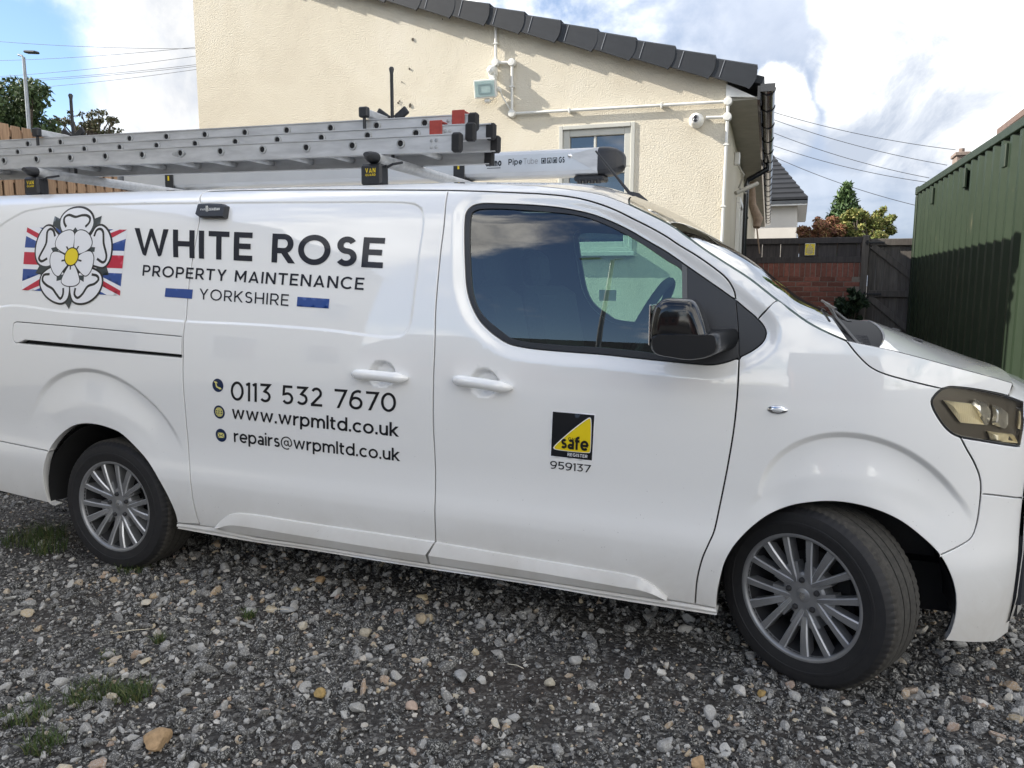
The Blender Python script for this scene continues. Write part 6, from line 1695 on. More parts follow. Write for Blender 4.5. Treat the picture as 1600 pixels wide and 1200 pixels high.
# ------------------------------------------------------------------ plain-board fence on the bank, left
PINE = varied('fence_pine', (.20, .130, .085), (.34, .235, .16), 5, rough=.8, stretch=(8, 8, .5), bumpy=.25, bdist=.003, per=.16)
pf = thing('board_fence', 'tall brown open-board fence behind the van at far left', 'fence', (0, 0, 0))
y = 3.4; k = 0
while y < 11.5:
    x = -8.44+.05*(y-5.9); b_ = 2.05; t_ = 3.88+random.uniform(-.012, .012)
    bx('board', (x, y, b_), (x+.02, y+.148, t_), PINE, pf, .004)
    bx('gap_backing_board', (x-.085, y+.145, b_), (x-.065, y+.315, t_-.03), PINE, pf, .004); y += .180; k += 1  # backing added behind the gaps so no bright sky shows through
for z in (2.3, 3.0, 3.7):
    MB().add([(-8.44+.05*(yv-5.9)+dx, yv, z+dz) for yv in (3.4, 11.6) for dx in (-.06, -.006) for dz in (0, .08)], [(0, 1, 3, 2), (4, 6, 7, 5), (0, 4, 5, 1), (2, 3, 7, 6), (1, 5, 7, 3), (0, 2, 6, 4)]).build('rail', PINE, pf)
for yv in (3.5, 5.9, 8.3, 10.7): bx('post', (-8.44+.05*(yv-5.9)-.15, yv, 1.6), (-8.44+.05*(yv-5.9)-.062, yv+.09, 3.8), PINE, pf, .006)

# ------------------------------------------------------------------ overhead cables and lamps
CABLE = mat('cable_black', (.06, .06, .065), .6)
def cable(a, b, sag, r, label, group):
    a, b = Vector(a), Vector(b)
    pts_ = [a.lerp(b, s)-Vector((0, 0, sag*4*s*(1-s))) for s in np.linspace(0, 1, 22)]
    o = MB().tube(pts_, r, 5).build('overhead_cable', CABLE, None, smooth=60)
    clean(o, None, None, label, 'cable', group)
for a, b, lab_ in CABLES_L: cable(a, b, .10, .009, lab_, 'overhead cables left of the house')
for a, b, lab_ in CABLES_R: cable(a, b, .10, .0065, lab_, 'overhead cables right of the house')
GALV = varied('galvanised', (.20, .22, .24), (.30, .32, .34), 8, rough=.45, metal=.6)
def lamp_post(x, y, z0, h, label, rot):
    t = thing('street_lamp', label, 'street lamp', (x, y, z0), (0, 0, rot))
    MB().tube([(0, 0, 0), (0, 0, 1.2), (0, 0, h)], [.075, .06, .045], 12).build('pole', GALV, t, smooth=50)
    MB().tube([(0, 0, h-.03), (-.06, 0, h+.05), (-.2, 0, h+.09)], .03, 8).build('arm', GALV, t, smooth=50)
    MB().box((-.62, -.10, h+.07), (-.16, .10, h+.14), .03, Matrix.Rotation(.12, 4, 'Y')).build('lamp_head', BLACKPL, t)
lamp_post(-18.0, 14.0, 2.0, 5.85, 'grey street lamp standing behind the board fence at the left', 0)
lamp_post(-.1, -11.5, 0, 7.2, 'grey street lamp standing on the side of the yard behind the camera', pi)

# unseen houses: bungalows mirrored in the van windows, one added to shade the yard
NB = varied('house_brick', (.22, .10, .075), (.32, .16, .12), 14, rough=.9)
def plain_house(loc, rot, w_, d_, eave, ridge, label, m):
    t = thing('offscreen_house', label, 'house', loc, (0, 0, rot))
    MB().add([(-w_/2, 0, 0), (w_/2, 0, 0), (w_/2, d_, 0), (-w_/2, d_, 0), (-w_/2, 0, eave), (w_/2, 0, eave), (w_/2, d_, eave), (-w_/2, d_, eave), (-w_/2, d_/2, ridge-.1), (w_/2, d_/2, ridge-.1)],
             [(0, 1, 5, 4), (1, 2, 6, 9, 5), (2, 3, 7, 6), (3, 0, 4, 8, 7)]).build('wall', m, t)
    MB().add([(-w_/2-.2, -.3, eave-.2), (w_/2+.2, -.3, eave-.2), (w_/2+.2, d_/2, ridge), (-w_/2-.2, d_/2, ridge), (-w_/2-.2, d_+.3, eave-.2), (w_/2+.2, d_+.3, eave-.2)], [(0, 1, 2, 3), (3, 2, 5, 4)]).build('roof', SLATE, t)
    for i in range(int(w_//2.6)):
        for z in (.9, 3.4):
            if z+1.2 < eave:
                wn = bx('window', (-w_/2+.9+i*2.6, -.03, z), (-w_/2+2.1+i*2.6, .02, z+1.15), UPVC, t, .01)
                bx('pane', (-w_/2+.97+i*2.6, -.036, z+.07), (-w_/2+2.03+i*2.6, -.031, z+1.08), GLOSSBLK, wn)
    return t
plain_house((-5.2, -6.2, 0), pi/2, 10.2, 7.0, 6.3, 9.2, 'tall pale rendered house standing left of the yard beside the camera', ROUGHCAST)
plain_house((9, -19, 0), pi, 9, 7, 2.6, 4.6, 'low brick bungalow across the yard behind the camera', NB)
plain_house((-5, -21, 0), pi, 12, 7, 2.8, 5.2, 'wide brick bungalow across the yard behind the camera', NB)

# ------------------------------------------------------------------ plants
def leaf_mat(name, c0, c1, c2, tr=.25):
    m, N, b, co = nmat(name, color=c0, rough=.6, spec=.3)
    g = N.add('ShaderNodeNewGeometry').outputs['Random Per Island']
    N.l.new(N.ramp(g, [(0, c0), (.55, c1), (1, c2)]), b.inputs['Base Color'])
    b.inputs['Transmission Weight'].default_value = 0
    b.inputs['Subsurface Weight'].default_value = 0
    return m
def leaves(name, clumps, n, size, m, parent, seed, elong=1.8, droop=.0, flat=.5):
    """leaf-sized blades spread through ragged clumps"""
    g = np.random.default_rng(seed); V = []; 
    cl = np.array(clumps, float); wts = cl[:, 3]**2; wts /= wts.sum()
    k = g.choice(len(cl), n, p=wts)
    d = g.normal(size=(n, 3)); d /= np.linalg.norm(d, axis=1)[:, None]
    r = g.random(n)**.45
    c = cl[k, :3]+d*(r*cl[k, 3])[:, None]*np.array([1, 1, .85])
    a = g.normal(size=(n, 3))+d*.8; a[:, 2] -= droop; a /= np.linalg.norm(a, axis=1)[:, None]
    b = np.cross(a, g.normal(size=(n, 3))); b /= np.linalg.norm(b, axis=1)[:, None]
    s = size*g.uniform(.6, 1.3, n)[:, None]
    nn_ = np.cross(a, b)
    P = np.stack([c-a*s*elong*.5, c+b*s*.42+nn_*s*.12, c+a*s*elong*.5, c-b*s*.42+nn_*s*.12], 1).reshape(-1, 3)
    F = np.arange(4*n).reshape(-1, 4)
    return link(name, fast_mesh(name, P, F, m), parent)
def branches(name, root, tips, r0, m, parent, seed):
    g = random.Random(seed); mb = MB(); root = Vector(root)
    for tp_ in tips:
        tp_ = Vector(tp_); mid = root.lerp(tp_, .5)+Vector((g.uniform(-.1, .1), g.uniform(-.1, .1), .1))*(tp_-root).length
        mb.tube([root, mid, tp_], [r0, r0*.6, r0*.2], 6)
    return mb.build(name, m, parent, smooth=60)
BARK = varied('bark', (.05, .04, .032), (.10, .085, .07), 14, rough=.95, bumpy=.5, bdist=.01)
def tree(name, label, cat, base_, clumps, n, size, m, seed, r0=.12, **k):
    t = thing(name, label, cat, tuple(base_))
    rel = [(c[0]-base_[0], c[1]-base_[1], c[2]-base_[2], c[3]) for c in clumps]
    cz = min(c[2] for c in rel); top_ = max(rel, key=lambda c: c[2])
    fork = Vector((sum(c[0] for c in rel)/len(rel), sum(c[1] for c in rel)/len(rel), max(.3, cz*.7)))
    MB().tube([(0, 0, -.1), tuple(fork*.5+Vector((.03, 0, 0))), tuple(fork)], [r0, r0*.8, r0*.6], 9).build('trunk', BARK, t, smooth=50)
    branches('limbs', fork, [c[:3] for c in rel], r0*.55, BARK, t, seed)
    leaves('crown', rel, n, size, m, t, seed, **k)
    return t
def blob(c, rad, n, seed, rr=(.3, .5)):
    g = np.random.default_rng(seed); out = []
    for _ in range(n):
        d = g.normal(size=3); d /= np.linalg.norm(d); d *= g.random()**.4
        out.append((c[0]+d[0]*rad[0], c[1]+d[1]*rad[1], c[2]+d[2]*rad[2], g.uniform(*rr)*min(rad[0], rad[2])))
    return out
LG1 = leaf_mat('leaf_dark_green', (.03, .055, .022), (.055, .09, .035), (.09, .125, .05))
LG2 = leaf_mat('leaf_olive', (.05, .06, .03), (.08, .085, .04), (.10, .08, .045))
LG3 = leaf_mat('leaf_yellow_green', (.09, .13, .035), (.18, .20, .055), (.32, .27, .10))
LG4 = leaf_mat('leaf_red', (.14, .055, .038), (.24, .11, .06), (.24, .20, .08))
LG5 = leaf_mat('leaf_conifer', (.025, .055, .018), (.05, .09, .03), (.08, .13, .04))
LG6 = leaf_mat('leaf_shrub', (.010, .022, .012), (.02, .04, .02), (.035, .06, .03))
tree('garden_tree', 'large dark green tree behind the board fence at the far left', 'tree', (-22.3, 16, 2.0), blob((-22.1, 16, 6.9), (2.3, 2.0, 1.75), 34, 3, (.22, .36))+blob((-20.4, 16, 5.8), (1.2, 1.2, .9), 14, 4, (.24, .4)), 11000, .11, LG1, 5, .22)
tree('bare_tree', 'thin half-bare tree with sparse leaves behind the street lamp', 'tree', (-22.7, 20, 2.0), blob((-22.7, 20, 7.15), (1.6, 1.3, .85), 60, 8, (.12, .26))+blob((-22.0, 20, 6.9), (1.2, 1, .5), 30, 9, (.12, .26)), 2100, .085, LG2, 9, .16)
tree('red_shrub', 'reddish brown leafy bush beyond the fence, beside the white house', 'shrub', (3.6, 11.6, .3), blob((3.57, 11.7, 2.25), (.44, .4, .38), 60, 11, (.16, .3)), 12000, .032, LG4, 12, .05)
tree('yellow_shrub', 'yellow green leafy bush beyond the fence next to the container', 'shrub', (4.3, 11.8, .3), blob((4.24, 11.9, 2.38), (.48, .4, .42), 66, 13, (.15, .28)), 12000, .036, LG3, 14, .05)
cf = thing('conifer', 'small pointed green conifer behind the two coloured bushes', 'tree', (4.05, 15, .3))
MB().tube([(0, 0, 0), (0, 0, 3.1)], [.1, .02], 8).build('trunk', BARK, cf)
g_ = np.random.default_rng(5)
leaves('crown', [(.62*(1-k/30.)*.9*cos(q_*2.1+k), .62*(1-k/30.)*.9*sin(q_*2.1+k), 1.6+k*.055, .10+.12*(1-k/30.)) for k in range(30) for q_ in range(3)], 5200, .05, LG5, cf, 21, elong=2.6)
tree('dark_shrub', 'dark evergreen shrub against the red brick wall', 'shrub', (3.9, 9.45, .3), blob((3.92, 9.45, 1.12), (.22, .16, .28), 16, 15, (.3, .5)), 1500, .05, LG6, 16, .025)

# ------------------------------------------------------------------ on the roof: bars, ladder, pipe tube, clamps
ALU = varied('aluminium', (.44, .445, .45), (.62, .625, .63), 9, rough=.45, metal=.35, stretch=(.6, 3, 3))
ALUD = varied('aluminium_worn', (.25, .255, .26), (.52, .53, .53), 22, rough=.5, metal=.55)
TUBEM = varied('tube_anodised', (.56, .57, .58), (.64, .65, .66), 3, rough=.33, metal=.45)
REDP = varied('red_plastic', (.30, .035, .025), (.42, .06, .04), 30, rough=.5)
YPRINT = mat('yellow_print', (.75, .55, .02), .5)
def flat_text(s, x0, x1, y, z0, z1, w, track, m, parent, name='lettering', lean=0.0, hflip=False):
    """flat print on an upright face (y = const) between x0..x1; baseline z0, cap height z1-z0"""
    V, F, L = text_flat(s, w, track)
    P = [(x0+(x1-x0)*v[0]/L+lean*v[1], y-.0008-v[2]*.00008, z0+(z1-z0)*v[1]) for v in V]
    return link(name, mesh(name, P, F, m), parent)
def roof_z(x): return 1.90-.016*(x-1.8)
bars = []
for bi, (xb, lab_) in enumerate(((1.40, 'grey roof bar with black end block nearest the front of the van'), (-.69, 'grey roof bar with black end block over the rear wheel'))):
    t = thing('roof_bar', lab_, 'roof bar', (xb, .29, roof_z(xb)-.012), group='roof bars')
    if bi == 2:
        MB().tube([(0, .2, .125), (0, 1.18, .135)], .022, 12, ry=.018, up=(0, 0, 1)).build('bar', ALU, t, smooth=60)
        for y0 in (.16, 1.14): bx('end_block', (-.04, y0, .01), (.04, y0+.06, .105), BLACKPL, t, .008)
        continue
    MB().tube([(0, .01, .118), (0, .4, .118), (0, 1.30, .122)], .032, 16, ry=.026, up=(0, 0, 1)).build('bar', ALU, t, smooth=60)
    mb = MB().tube([(0, -.055, .126), (0, -.028, .121), (0, .012, .118)], [.016, .027, .0335], 14, ry=[.010, .022, .0275], up=(0, 0, 1)); mb.build('end_cap', BLACKPL, t, smooth=45)
    b = bx('end_block', (-.053, -.022, -.004), (.053, .05, .090), BLACKPL, t, .010)
    bx('end_block', (-.053, 1.28, .0), (.053, 1.34, .092), BLACKPL, t, .010)
    bx('clamp_plate', (-.07, -.012, -.012), (.07, .10, .0), BLACKPL, t, .003)
    flat_text('VAN', -.026, .026, -.0222, .050, .070, .2, .2, YPRINT, t)
    flat_text('GUARD', -.026, .026, -.0222, .036, .046, .2, .2, YPRINT, t)
    MB().tube([(.05, .03, .085), (.075, -.0, .075), (.10, .0, .085), (.115, .06, .10)], .006, 7).build('strap_loop', BLACKPL, t, smooth=50)

# triple extension ladder, lying on its side rails
LS = -.0205                      # it follows the roof: lower towards the front
lad = thing('extension_ladder', 'long aluminium triple extension ladder lying along the van roof', 'ladder', (1.40, .55, 2.03))
lad.rotation_euler = (0, -math.atan(LS), 0)
secs_ = [(-.20, .20, .006, .076, 1.79-1.40, 1.511-1.40), (-.155, .165, .058, .072, 1.835-1.40, 1.565-1.40), (-.105, .13, .112, .070, 1.825-1.40, 1.583-1.40)]
def rail_mesh(L, h, s):
    """channel rail: web with two inward flanges"""
    mb = MB(); mb.box((-L, -.0025, 0), (0, .0025, h)); mb.box((-L, min(-s*.007, s*.024), h-.005), (0, max(-s*.007, s*.024), h-.0005)); mb.box((-L, min(0, s*.024), .0005), (0, max(0, s*.024), .004))
    return mb
LL = 3.55
rung_mb = MB(); 
for k, (y0, y1, z0, h, xe, xr) in enumerate(secs_):
    for yv, s in ((y0, 1), (y1, -1)):
        if s < 0: xe2 = xe-.01
        else: xe2 = xe
        r = rail_mesh(LL, h, s).build('rail', ALU, lad); r.location = (xe2, yv, z0)
        ft = MB().box((-.035, -.016, -.004), (.012, .020, h+.004), .009).build('rubber_foot', RUBBER, lad); ft.location = (xe2+.006, yv, z0)
        if s > 0:
            for dx in (-.075, -.098):
                for dzz in ((.022, .05) if k == 0 else (.045,)):
                    MB().lathe([(0, .004), (.006, .003), (.0085, 0)], 10, Matrix.Translation((xe2+dx-.03, yv-.0028, z0+dzz)) @ Rx).build('rivet', ALUD, lad)
    rm = MB().tube([(0, y0+.003, 0), (0, y1-.003, 0)], .0155, 10).build if 0 else None
    rme = None
    for q_ in range(14):
        x = xr-.2487*q_
        zc_ = z0+h*.56
        if rme is None:
            mb = MB().tube([(0, y0+.004, 0), (0, y1-.004, 0)], .0150, 10)
            rme = mesh('rung', mb.V, mb.F, ALU, 60)
            cm = MB()
            cm.lathe([(.0205, 0), (.0205, .004), (.0175, .0075), (.0140, .0075), (.0130, .004)], 20, Rx)
            cme = mesh('rung_collar', cm.V, cm.F, ALUD, 40)
            dm_ = MB().lathe([(0, .0030), (.0138, .0030), (.0138, .0046), (.0132, .0046), (.0132, .0034), (0, .0034)], 16, Rx); dme = mesh('rung_hole', dm_.V, dm_.F, DARK, 40)
        rg = link('rung', rme, lad); rg.location = (x, 0, zc_)
        c1 = link('rung_collar', cme, rg); c1.location = (0, y0-.0028, 0)
        c2 = link('rung_hole', dme, rg); c2.location = (0, y0-.0028, 0)
MB().lathe([(0, .001), (1, .001), (1, 0)], 24, Matrix.Translation((.255-1.4+.0, -.2032, .045)) @ Rx @ Matrix.Diagonal((.045, .0135, 1, 1))).build('maker_badge', ALUD, lad)
for x, yv, z0 in ((.232, -.155, .062), (.318, -.105, .112)):
    mb = MB(); mb.box((0, -.010, .005), (.062, -.003, .088), .002); mb.box((0, -.022, .004), (.062, -.0105, .012), .002); mb.box((.0, -.003, .078), (.062, .05, .084), .001)
    rb = mb.build('guide_bracket', REDP, lad); rb.location = (x, yv, z0)

# ladder clamps: a short bar over the rails with an upright rod
for xb, zt, lab_ in ((1.285, 2.245, 'grey ladder clamp with a black upright rod, nearer the van windscreen'), (-.80, 2.285, 'grey ladder clamp with a black upright rod, above the rear wheel')):
    t = thing('ladder_clamp', lab_, 'ladder clamp', (xb, .42, zt), group='ladder clamps')
    MB().box((-.017, .01, -.02), (.017, .56, .014), .004).build('bar', ALU, t)
    MB().box((-.023, -.018, -.026), (.023, .012, .020), .005).build('end_cap', BLACKPL, t)
    MB().box((-.006, -.008, -.085), (.006, .006, -.022), .002).build('hook', BLACKPL, t)
    MB().tube([(.035, .20, -.2), (.035, .20, .215), (.035, .20, .236), (.035, .20, .245)], [.0085, .0085, .013, .008], 10).build('rod', BLACKPL, t, smooth=45)
    for sgn in (-1, 1):
        MB().box((-.02, -.008, 0), (.02, .008, .075), .004, Matrix.Translation((.035+sgn*.02, .20, .0)) @ Matrix.Rotation(sgn*.95, 4, 'Y')).build('wing_handle', BLACKPL, t)

# pipe tube on the far side of the bars
pt = thing('pipe_tube', 'silver pipe carrier tube with black end cap on the far side of the van roof', 'pipe tube', (1.0, 1.45, 2.135), (0, .012, 0))
def octo(x, k=1.0, hw=.075, hh=.0735, ch=.026):
    pts_ = [(-hw, -hh+ch), (-hw, hh-ch), (-hw+ch*.45, hh-ch*.35), (-hw+ch*1.3, hh), (hw-ch*1.3, hh), (hw-ch*.45, hh-ch*.35), (hw, hh-ch), (hw, -hh+ch), (hw-ch*.45, -hh+ch*.35), (hw-ch*1.3, -hh), (-hw+ch*1.3, -hh), (-hw+ch*.45, -hh+ch*.35)]
    return [(x, a*k, b*k) for a, b in pts_]
def loft(name, secs, m, parent, smooth=25):
    mb = MB(); n = len(secs[0]); mb.grid([s+[s[0]] for s in secs]); mb.add(secs[0], [tuple(range(n))]); mb.add(secs[-1], [tuple(range(n))[::-1]])
    return mb.build(name, m, parent, smooth=smooth)
loft('tube_body', [octo(-2.2), octo(1.155)], TUBEM, pt)
loft('end_cap', [octo(1.1555, 1.02), octo(1.18, 1.03), octo(1.215, 1.0), octo(1.25, .88), octo(1.278, .66), octo(1.29, .4)], BLACKPL, pt, 50)
loft('end_cap', [octo(-2.2005, 1.02), octo(-2.25, .9), octo(-2.3, .5)], BLACKPL, pt, 50)
MB().prism([(.985, .032), (1.14, .066), (1.155, .066), (1.155, -.055), (1.14, -.055)], .0755, .0775, XZ).build('corner_plate', ALU, pt)
for x, z in ((1.0, .028),): MB().lathe([(0, .006), (.010, .004), (.013, 0)], 14, Matrix.Translation((x, -.0772, z)) @ Rx).build('bolt', CHROME, pt, smooth=40)
mb = MB(); mb.box((1.02, -.06, -.105), (1.19, .05, -.074), .008)
for k in range(4): mb.tube([(1.05+k*.035, -.045, -.118), (1.05+k*.035, -.045, -.09)], .014, 8)
mb.build('latch', BLACKPL, pt, smooth=40)
for x in (.335, -1.80):
    b = MB().box((x-.04, -.079, -.10), (x+.04, .079, -.0742), .004).build('saddle', BLACKPL, pt)
    bx('clip', (x-.035, -.0815, -.09), (x+.035, -.0758, .06), BLACKPL, pt, .003); bx('clip_pin', (x-.006, -.086, -.02), (x+.004, -.082, .01), YPRINT, pt)
lbm = mat('tube_label', (.60, .605, .61), .4)
flat_text('Rhino', .505, .598, -.0757, -.010, .030, .23, .08, INKB, pt)
bx('underline', (.510, -.0765, -.022), (.592, -.0757, -.0185), INKB, pt)
flat_text('Pipe', .640, .722, -.0757, -.006, .026, .17, .14, INKB, pt); flat_text('Tube', .730, .815, -.0757, -.006, .026, .12, .14, mat('print_grey', (.30, .30, .31), .5), pt)
for k, x in enumerate((.835, .868, .901)):
    frame('approval_mark', x, x+.026, -.006, .024, .004, -.0768, -.0757, INKB, pt, 0)
    MB().prism([(x+.007, .0), (x+.019, .0), (x+.013, .018)] if k == 1 else [(x+.007, .0), (x+.019, .0), (x+.019, .018), (x+.007, .012)], .0758, .0766, XZ).build('approval_mark', INKB, pt)
flat_text('GS', .936, .970, -.0757, -.006, .026, .22, .12, INKB, pt)

# van aerial on the front of the roof
ae = sub('aerial', van, (2.47, .96, 1.845))
loft('aerial_base', [[(x, y, z) for x, y, z in ((x0, -w_, -.01), (x0, -w_*.5, h_), (x0, w_*.5, h_), (x0, w_, -.01))] for x0, w_, h_ in ((-.075, .022, .035), (-.045, .024, .055), (0, .022, .045), (.04, .012, .012))], BLACKPL, ae, 40)
MB().tube([(-.05, 0, .05), (-.22, 0, .255)], [.008, .0045], 8).build('mast', BLACKPL, ae, smooth=60)

# ------------------------------------------------------------------ loose stones
def ico(sub_):
    import bmesh
    bm = bmesh.new(); bmesh.ops.create_icosphere(bm, subdivisions=sub_, radius=1.0)
    V = np.array([v.co[:] for v in bm.verts]); bm.verts.index_update(); F = np.array([[v.index for v in f.verts] for f in bm.faces]); bm.free()
    return V, F
def stone_mat():
    m, N, b, co = nmat('gravel_stone', color=(.1, .1, .1), rough=.85, spec=.3)
    g = N.add('ShaderNodeNewGeometry').outputs['Random Per Island']
    c = N.ramp(g, [(0, (.024, .0235, .023)), (.34, (.05, .0485, .046)), (.56, (.10, .097, .092)), (.70, (.22, .215, .205)), (.82, (.38, .37, .35)), (.89, (.52, .505, .47)), (.915, (.40, .29, .17)), (.94, (.36, .26, .20)), (.965, (.50, .41, .26)), (1.0, (.66, .64, .61))])
    n1 = N.noise(co, 160, 5, .7, .6); n2 = N.noise(co, 520, 3, .6)
    c = N.mix(N.smooth(n1, .52, .72), c, (.40, .395, .385)) if 0 else N.mix(N.math('MULTIPLY', N.smooth(n1, .50, .60), .75), c, (.50, .49, .46))
    c = N.mix(N.math('MULTIPLY', N.smooth(n2, .55, .35), .35), c, (.03, .03, .03))
    N.l.new(c, b.inputs['Base Color']); bump(N, b, n1, .5, .004)
    return m
STONE = stone_mat()
def noise_field(x, y): return np.sin(1.9*x+.7*y+.6)+np.sin(3.7*x-2.9*y+2.1)*.7+np.sin(6.1*x+5.3*y)*.4
def scatter(name, N_, smin, smax, pw, sub_, box, seed, keep=None, flat=.62, sink=.35, kind='stuff'):
    g = np.random.default_rng(seed); tv, tf = ico(sub_)
    x = g.uniform(box[0], box[1], N_); y = g.uniform(box[2], box[3], N_)
    if keep is not None:
        k = g.random(N_) < keep(x, y); x, y = x[k], y[k]
    n = len(x); s = smin*(smax/smin)**(g.random(n)**pw)
    sc = np.stack([g.uniform(.75, 1.35, n), g.uniform(.65, 1.1, n), g.uniform(flat*.7, flat*1.25, n)], 1)*s[:, None]
    R = g.normal(size=(n, 4)); R[:, 1:3] *= .35; R /= np.linalg.norm(R, axis=1)[:, None]
    w_, a, b, c = R.T
    rot = np.stack([np.stack([1-2*(b*b+c*c), 2*(a*b-c*w_), 2*(a*c+b*w_)], 1), np.stack([2*(a*b+c*w_), 1-2*(a*a+c*c), 2*(b*c-a*w_)], 1), np.stack([2*(a*c-b*w_), 2*(b*c+a*w_), 1-2*(a*a+b*b)], 1)], 1)
    # angular: every stone cut by a few random planes
    P = tv[None]*(1+g.normal(size=(n, len(tv), 1))*(.10 if sub_ < 2 else .03))
    for _ in range(5 if sub_ < 2 else 9):
        d = g.normal(size=(n, 3)); d /= np.linalg.norm(d, axis=1)[:, None]; h = g.uniform(.40, .80, n)
        e = np.maximum(np.einsum('nvk,nk->nv', P, d)-h[:, None], 0); P = P-e[:, :, None]*d[:, None, :]
    P = np.einsum('nij,nvj->nvi', rot, P*sc[:, None, :])
    z0 = .012*(.5*np.sin(3.1*x*1.3+1.7*y*1.1)+.3*np.sin(7.3*x*1.3-5.1*y*1.1+1)+.2*np.sin(13.7*x*1.3+11.3*y*1.1+2))
    P[:, :, 0] += x[:, None]; P[:, :, 1] += y[:, None]; P[:, :, 2] += (z0+s*flat*sink)[:, None]
    F = (tf[None]+(np.arange(n)*len(tv))[:, None, None]).reshape(-1, 3)
    return link(name, fast_mesh(name, P.reshape(-1, 3), F, STONE), None, kind=kind)
def in_view(x, y):
    return np.where((y < 1.0-.0*x) & (y > -1.55+.0*x), 1.0, .25)
fine_zone = lambda x, y: np.clip(.85+.25*noise_field(x, y), .25, 1)*in_view(x, y)
coarse_zone = lambda x, y: np.clip(.55+.45*noise_field(x+3, y*1.5)+.35*np.clip((x-.2)/1.2, -1, 1), .06, 1)*in_view(x, y)
scatter('gravel_chippings', 60000, .0035, .011, 1.1, 1, (-2.2, 5.0, -1.9, 1.5), 3, fine_zone, kind='stuff')
scatter('gravel_medium', 15000, .009, .019, 1.2, 1, (-2.2, 5.0, -1.9, 1.3), 14, coarse_zone, kind='stuff')
scatter('gravel', 8500, .015, .036, 1.7, 2, (-2.0, 5.0, -1.9, 1.1), 4, coarse_zone, kind='stuff')
scatter('gravel_outer', 12000, .012, .03, 1.3, 1, (-6.5, 8.5, -6, 3.6), 8, None, kind='stuff')

# single stones that stand out
tv_, tf_ = ico(3)
def stone(xy, size, col, label, seed, cat='stone', group=None, sm=True, rot=None):
    g = np.random.default_rng(seed); P = tv_*(1+.0)
    for _ in range(9):
        d = g.normal(size=3); d /= np.linalg.norm(d); h = g.uniform(.55, .9); e = np.maximum(P@d-h, 0); P = P-e[:, None]*d*.92
    ph = g.uniform(0, 6, 3); P = P*(1+.05*np.sin(P[:, :1]*5+ph[0])+.05*np.sin(P[:, 1:2]*6+ph[1])*np.cos(P[:, 2:]*4+ph[2]))
    P = P*np.array(size)/2
    a = g.uniform(0, 6) if rot is None else rot; P = P@np.array([[cos(a), sin(a), 0], [-sin(a), cos(a), 0], [0, 0, 1]])
    P[:, 2] -= P[:, 2].min()+size[2]*.12
    m = varied('stone_tone', tuple(c*.72 for c in col), tuple(min(1, c*1.25) for c in col), 70, rough=.85, bumpy=.6, bdist=.004)
    o = link('stone', fast_mesh('stone', P, tf_, m, True), None); o.data.set_sharp_from_angle(angle=radians(32))
    o.location = (xy[0], xy[1], .012*noise2(xy[0]*1.3, xy[1]*1.1)+.004)
    return clean(o, None, None, label, cat, group)
TAN, BUFF, GRY, PNK, OCH = (.36, .24, .13), (.42, .35, .24), (.30, .30, .295), (.40, .30, .24), (.38, .26, .10)
SP = [((1.381, -1.075), (.105, .085, .07), TAN, 'largest tan boulder stone lying at the bottom left of the gravel', 2.2),
      ((1.75, .015), (.05, .062, .05), (.36, .29, .20), 'brown rounded stone beside a cream pebble in front of the sliding door', 1.),
      ((1.774, .055), (.042, .04, .034), BUFF, 'cream pebble touching the brown rounded stone', 0.),
      ((1.13, -.08), (.085, .055, .032), GRY, 'smooth flat grey stone left of centre on the gravel', .1),
      ((1.594, -.173), (.06, .055, .048), (.34, .30, .23), 'pale brown knobbly stone on the open gravel below the e-mail lettering', .4),
      ((1.683, -.635), (.048, .055, .04), OCH, 'ochre yellow stone near the bottom of the gravel', .9),
      ((2.03, -.593), (.05, .05, .036), PNK, 'pinkish round pebble at the bottom centre of the gravel', .5),
      ((1.067, .271), (.062, .045, .036), TAN, 'buff stone at the edge of the van shadow under the sliding door', .2),
      ((1.651, .229), (.06, .045, .034), (.38, .31, .20), 'buff stone lying half in the shadow under the door joint', .1),
      ((2.431, -.284), (.05, .045, .036), (.40, .36, .28), 'pale cream stone right of the bottom centre', .3),
      ((3.157, -.091), (.032, .03, .03), OCH, 'small orange stone in the gravel left of the front tyre', .3),
      ((2.992, -.573), (.06, .05, .045), TAN, 'tan stone cut by the bottom edge below the front wheel', .8),
      ((2.105, -.36), (.085, .05, .04), GRY, 'long grey slab of stone standing out at bottom centre', 1.9),
      ((2.47, -.09), (.05, .05, .04), (.33, .32, .30), 'light grey stone on the gravel below the badge', .7)]
for i, (xy, sz, col, lab_, r_) in enumerate(SP): stone(xy, sz, col, lab_, 100+i, rot=r_)
STRAW = varied('dry_straw', (.45, .40, .30), (.62, .58, .48), 20, rough=.8)
def twig(a, b, r, label):
    o = MB().tube([(a[0], a[1], .022), ((a[0]+b[0])/2+.004, (a[1]+b[1])/2, .028), (b[0], b[1], .024)], r, 6).build('dry_stalk', STRAW, None, smooth=60); clean(o, None, None, label, 'stalk', 'dry stalks on the gravel')
twig((1.06, -.15), (1.16, -.105), .0016, 'thin pale dry stalk lying beside the smooth grey stone')
twig((.62, -.56), (.74, -.47), .0016, 'pale dry stalk lying among small grass tufts at the left')
twig((2.24, -.22), (2.31, -.235), .0015, 'short pale dry stalk right of the bottom centre')

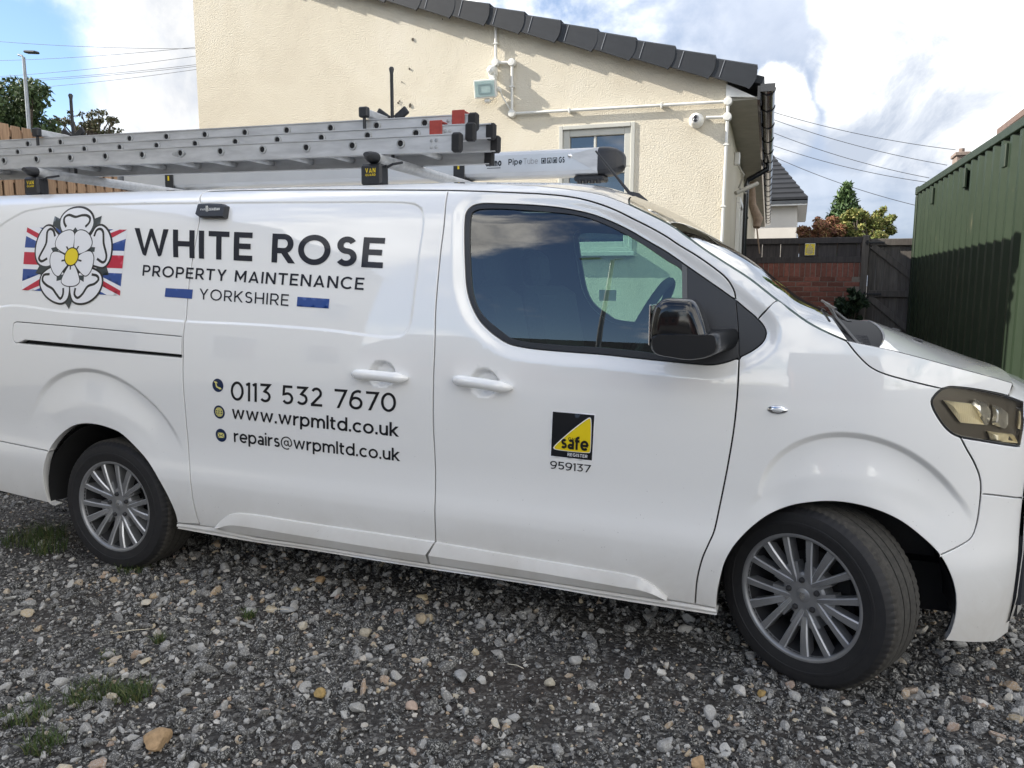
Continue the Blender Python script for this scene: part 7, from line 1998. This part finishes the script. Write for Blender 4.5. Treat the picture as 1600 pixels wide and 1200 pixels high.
# grass tufts growing through the gravel
GRS = leaf_mat('grass_blade', (.028, .055, .013), (.05, .085, .02), (.13, .125, .05))
def tuft(xy, rad, n, h, label, seed):
    g = np.random.default_rng(seed); V = []; F = []
    for i in range(n):
        a = g.uniform(0, 2*pi); r = rad*sqrt(g.random()); x, y = r*cos(a), r*sin(a)
        le = g.uniform(0, 2*pi); L = h*g.uniform(.45, 1.15); ln = L*g.uniform(.25, .95); w_ = g.uniform(.0009, .0019)
        dx, dy = cos(le), sin(le); px_, py_ = -dy, dx; k = len(V)
        for s, ww in ((0, 1), (.4, .95), (.75, .6), (1, .05)):
            zz_ = L*(s-.45*s*s*min(1, ln/L)); o = ln*s**1.6
            V += [(x+dx*o-px_*w_*ww, y+dy*o-py_*w_*ww, zz_), (x+dx*o+px_*w_*ww, y+dy*o+py_*w_*ww, zz_)]
        F += [(k+2*q_, k+2*q_+1, k+2*q_+3, k+2*q_+2) for q_ in range(3)]
    o = link('grass_tuft', fast_mesh('grass_tuft', V, F, GRS), None); o.location = (xy[0], xy[1], .004)
    clean(o, None, None, label, 'grass', 'grass tufts in the gravel')
for i, (xy, rad, n, h, lab_) in enumerate([
        ((-.80, .20), .16, 420, .10, 'wide grass tuft left of the rear wheel'),
        ((-.55, .10), .09, 150, .09, 'yellowish grass tuft just left of the rear tyre'),
        ((.93, -.93), .085, 330, .06, 'widest green grass patch at the bottom left'),
        ((1.06, -.87), .07, 300, .06, 'green grass patch right of the widest patch at the bottom left'),
        ((.84, -1.10), .08, 220, .06, 'thin grass tuft cut by the left edge at the bottom'),
        ((1.05, -1.20), .06, 200, .055, 'grass tuft in the bottom left corner beside the tan boulder'),
        ((.838, -.519), .022, 70, .05, 'small upright grass tuft alone on the gravel at the left'),
        ((1.02, -.20), .028, 90, .05, 'small grass tuft by the smooth grey stone'),
        ((.10, .07), .09, 170, .06, 'low grass tuft at the foot of the rear tyre'),
        ((.76, -.70), .025, 60, .04, 'tiny sparse grass tuft above the bottom left patches')]):
    tuft(xy, rad, n, h, lab_, 40+i)
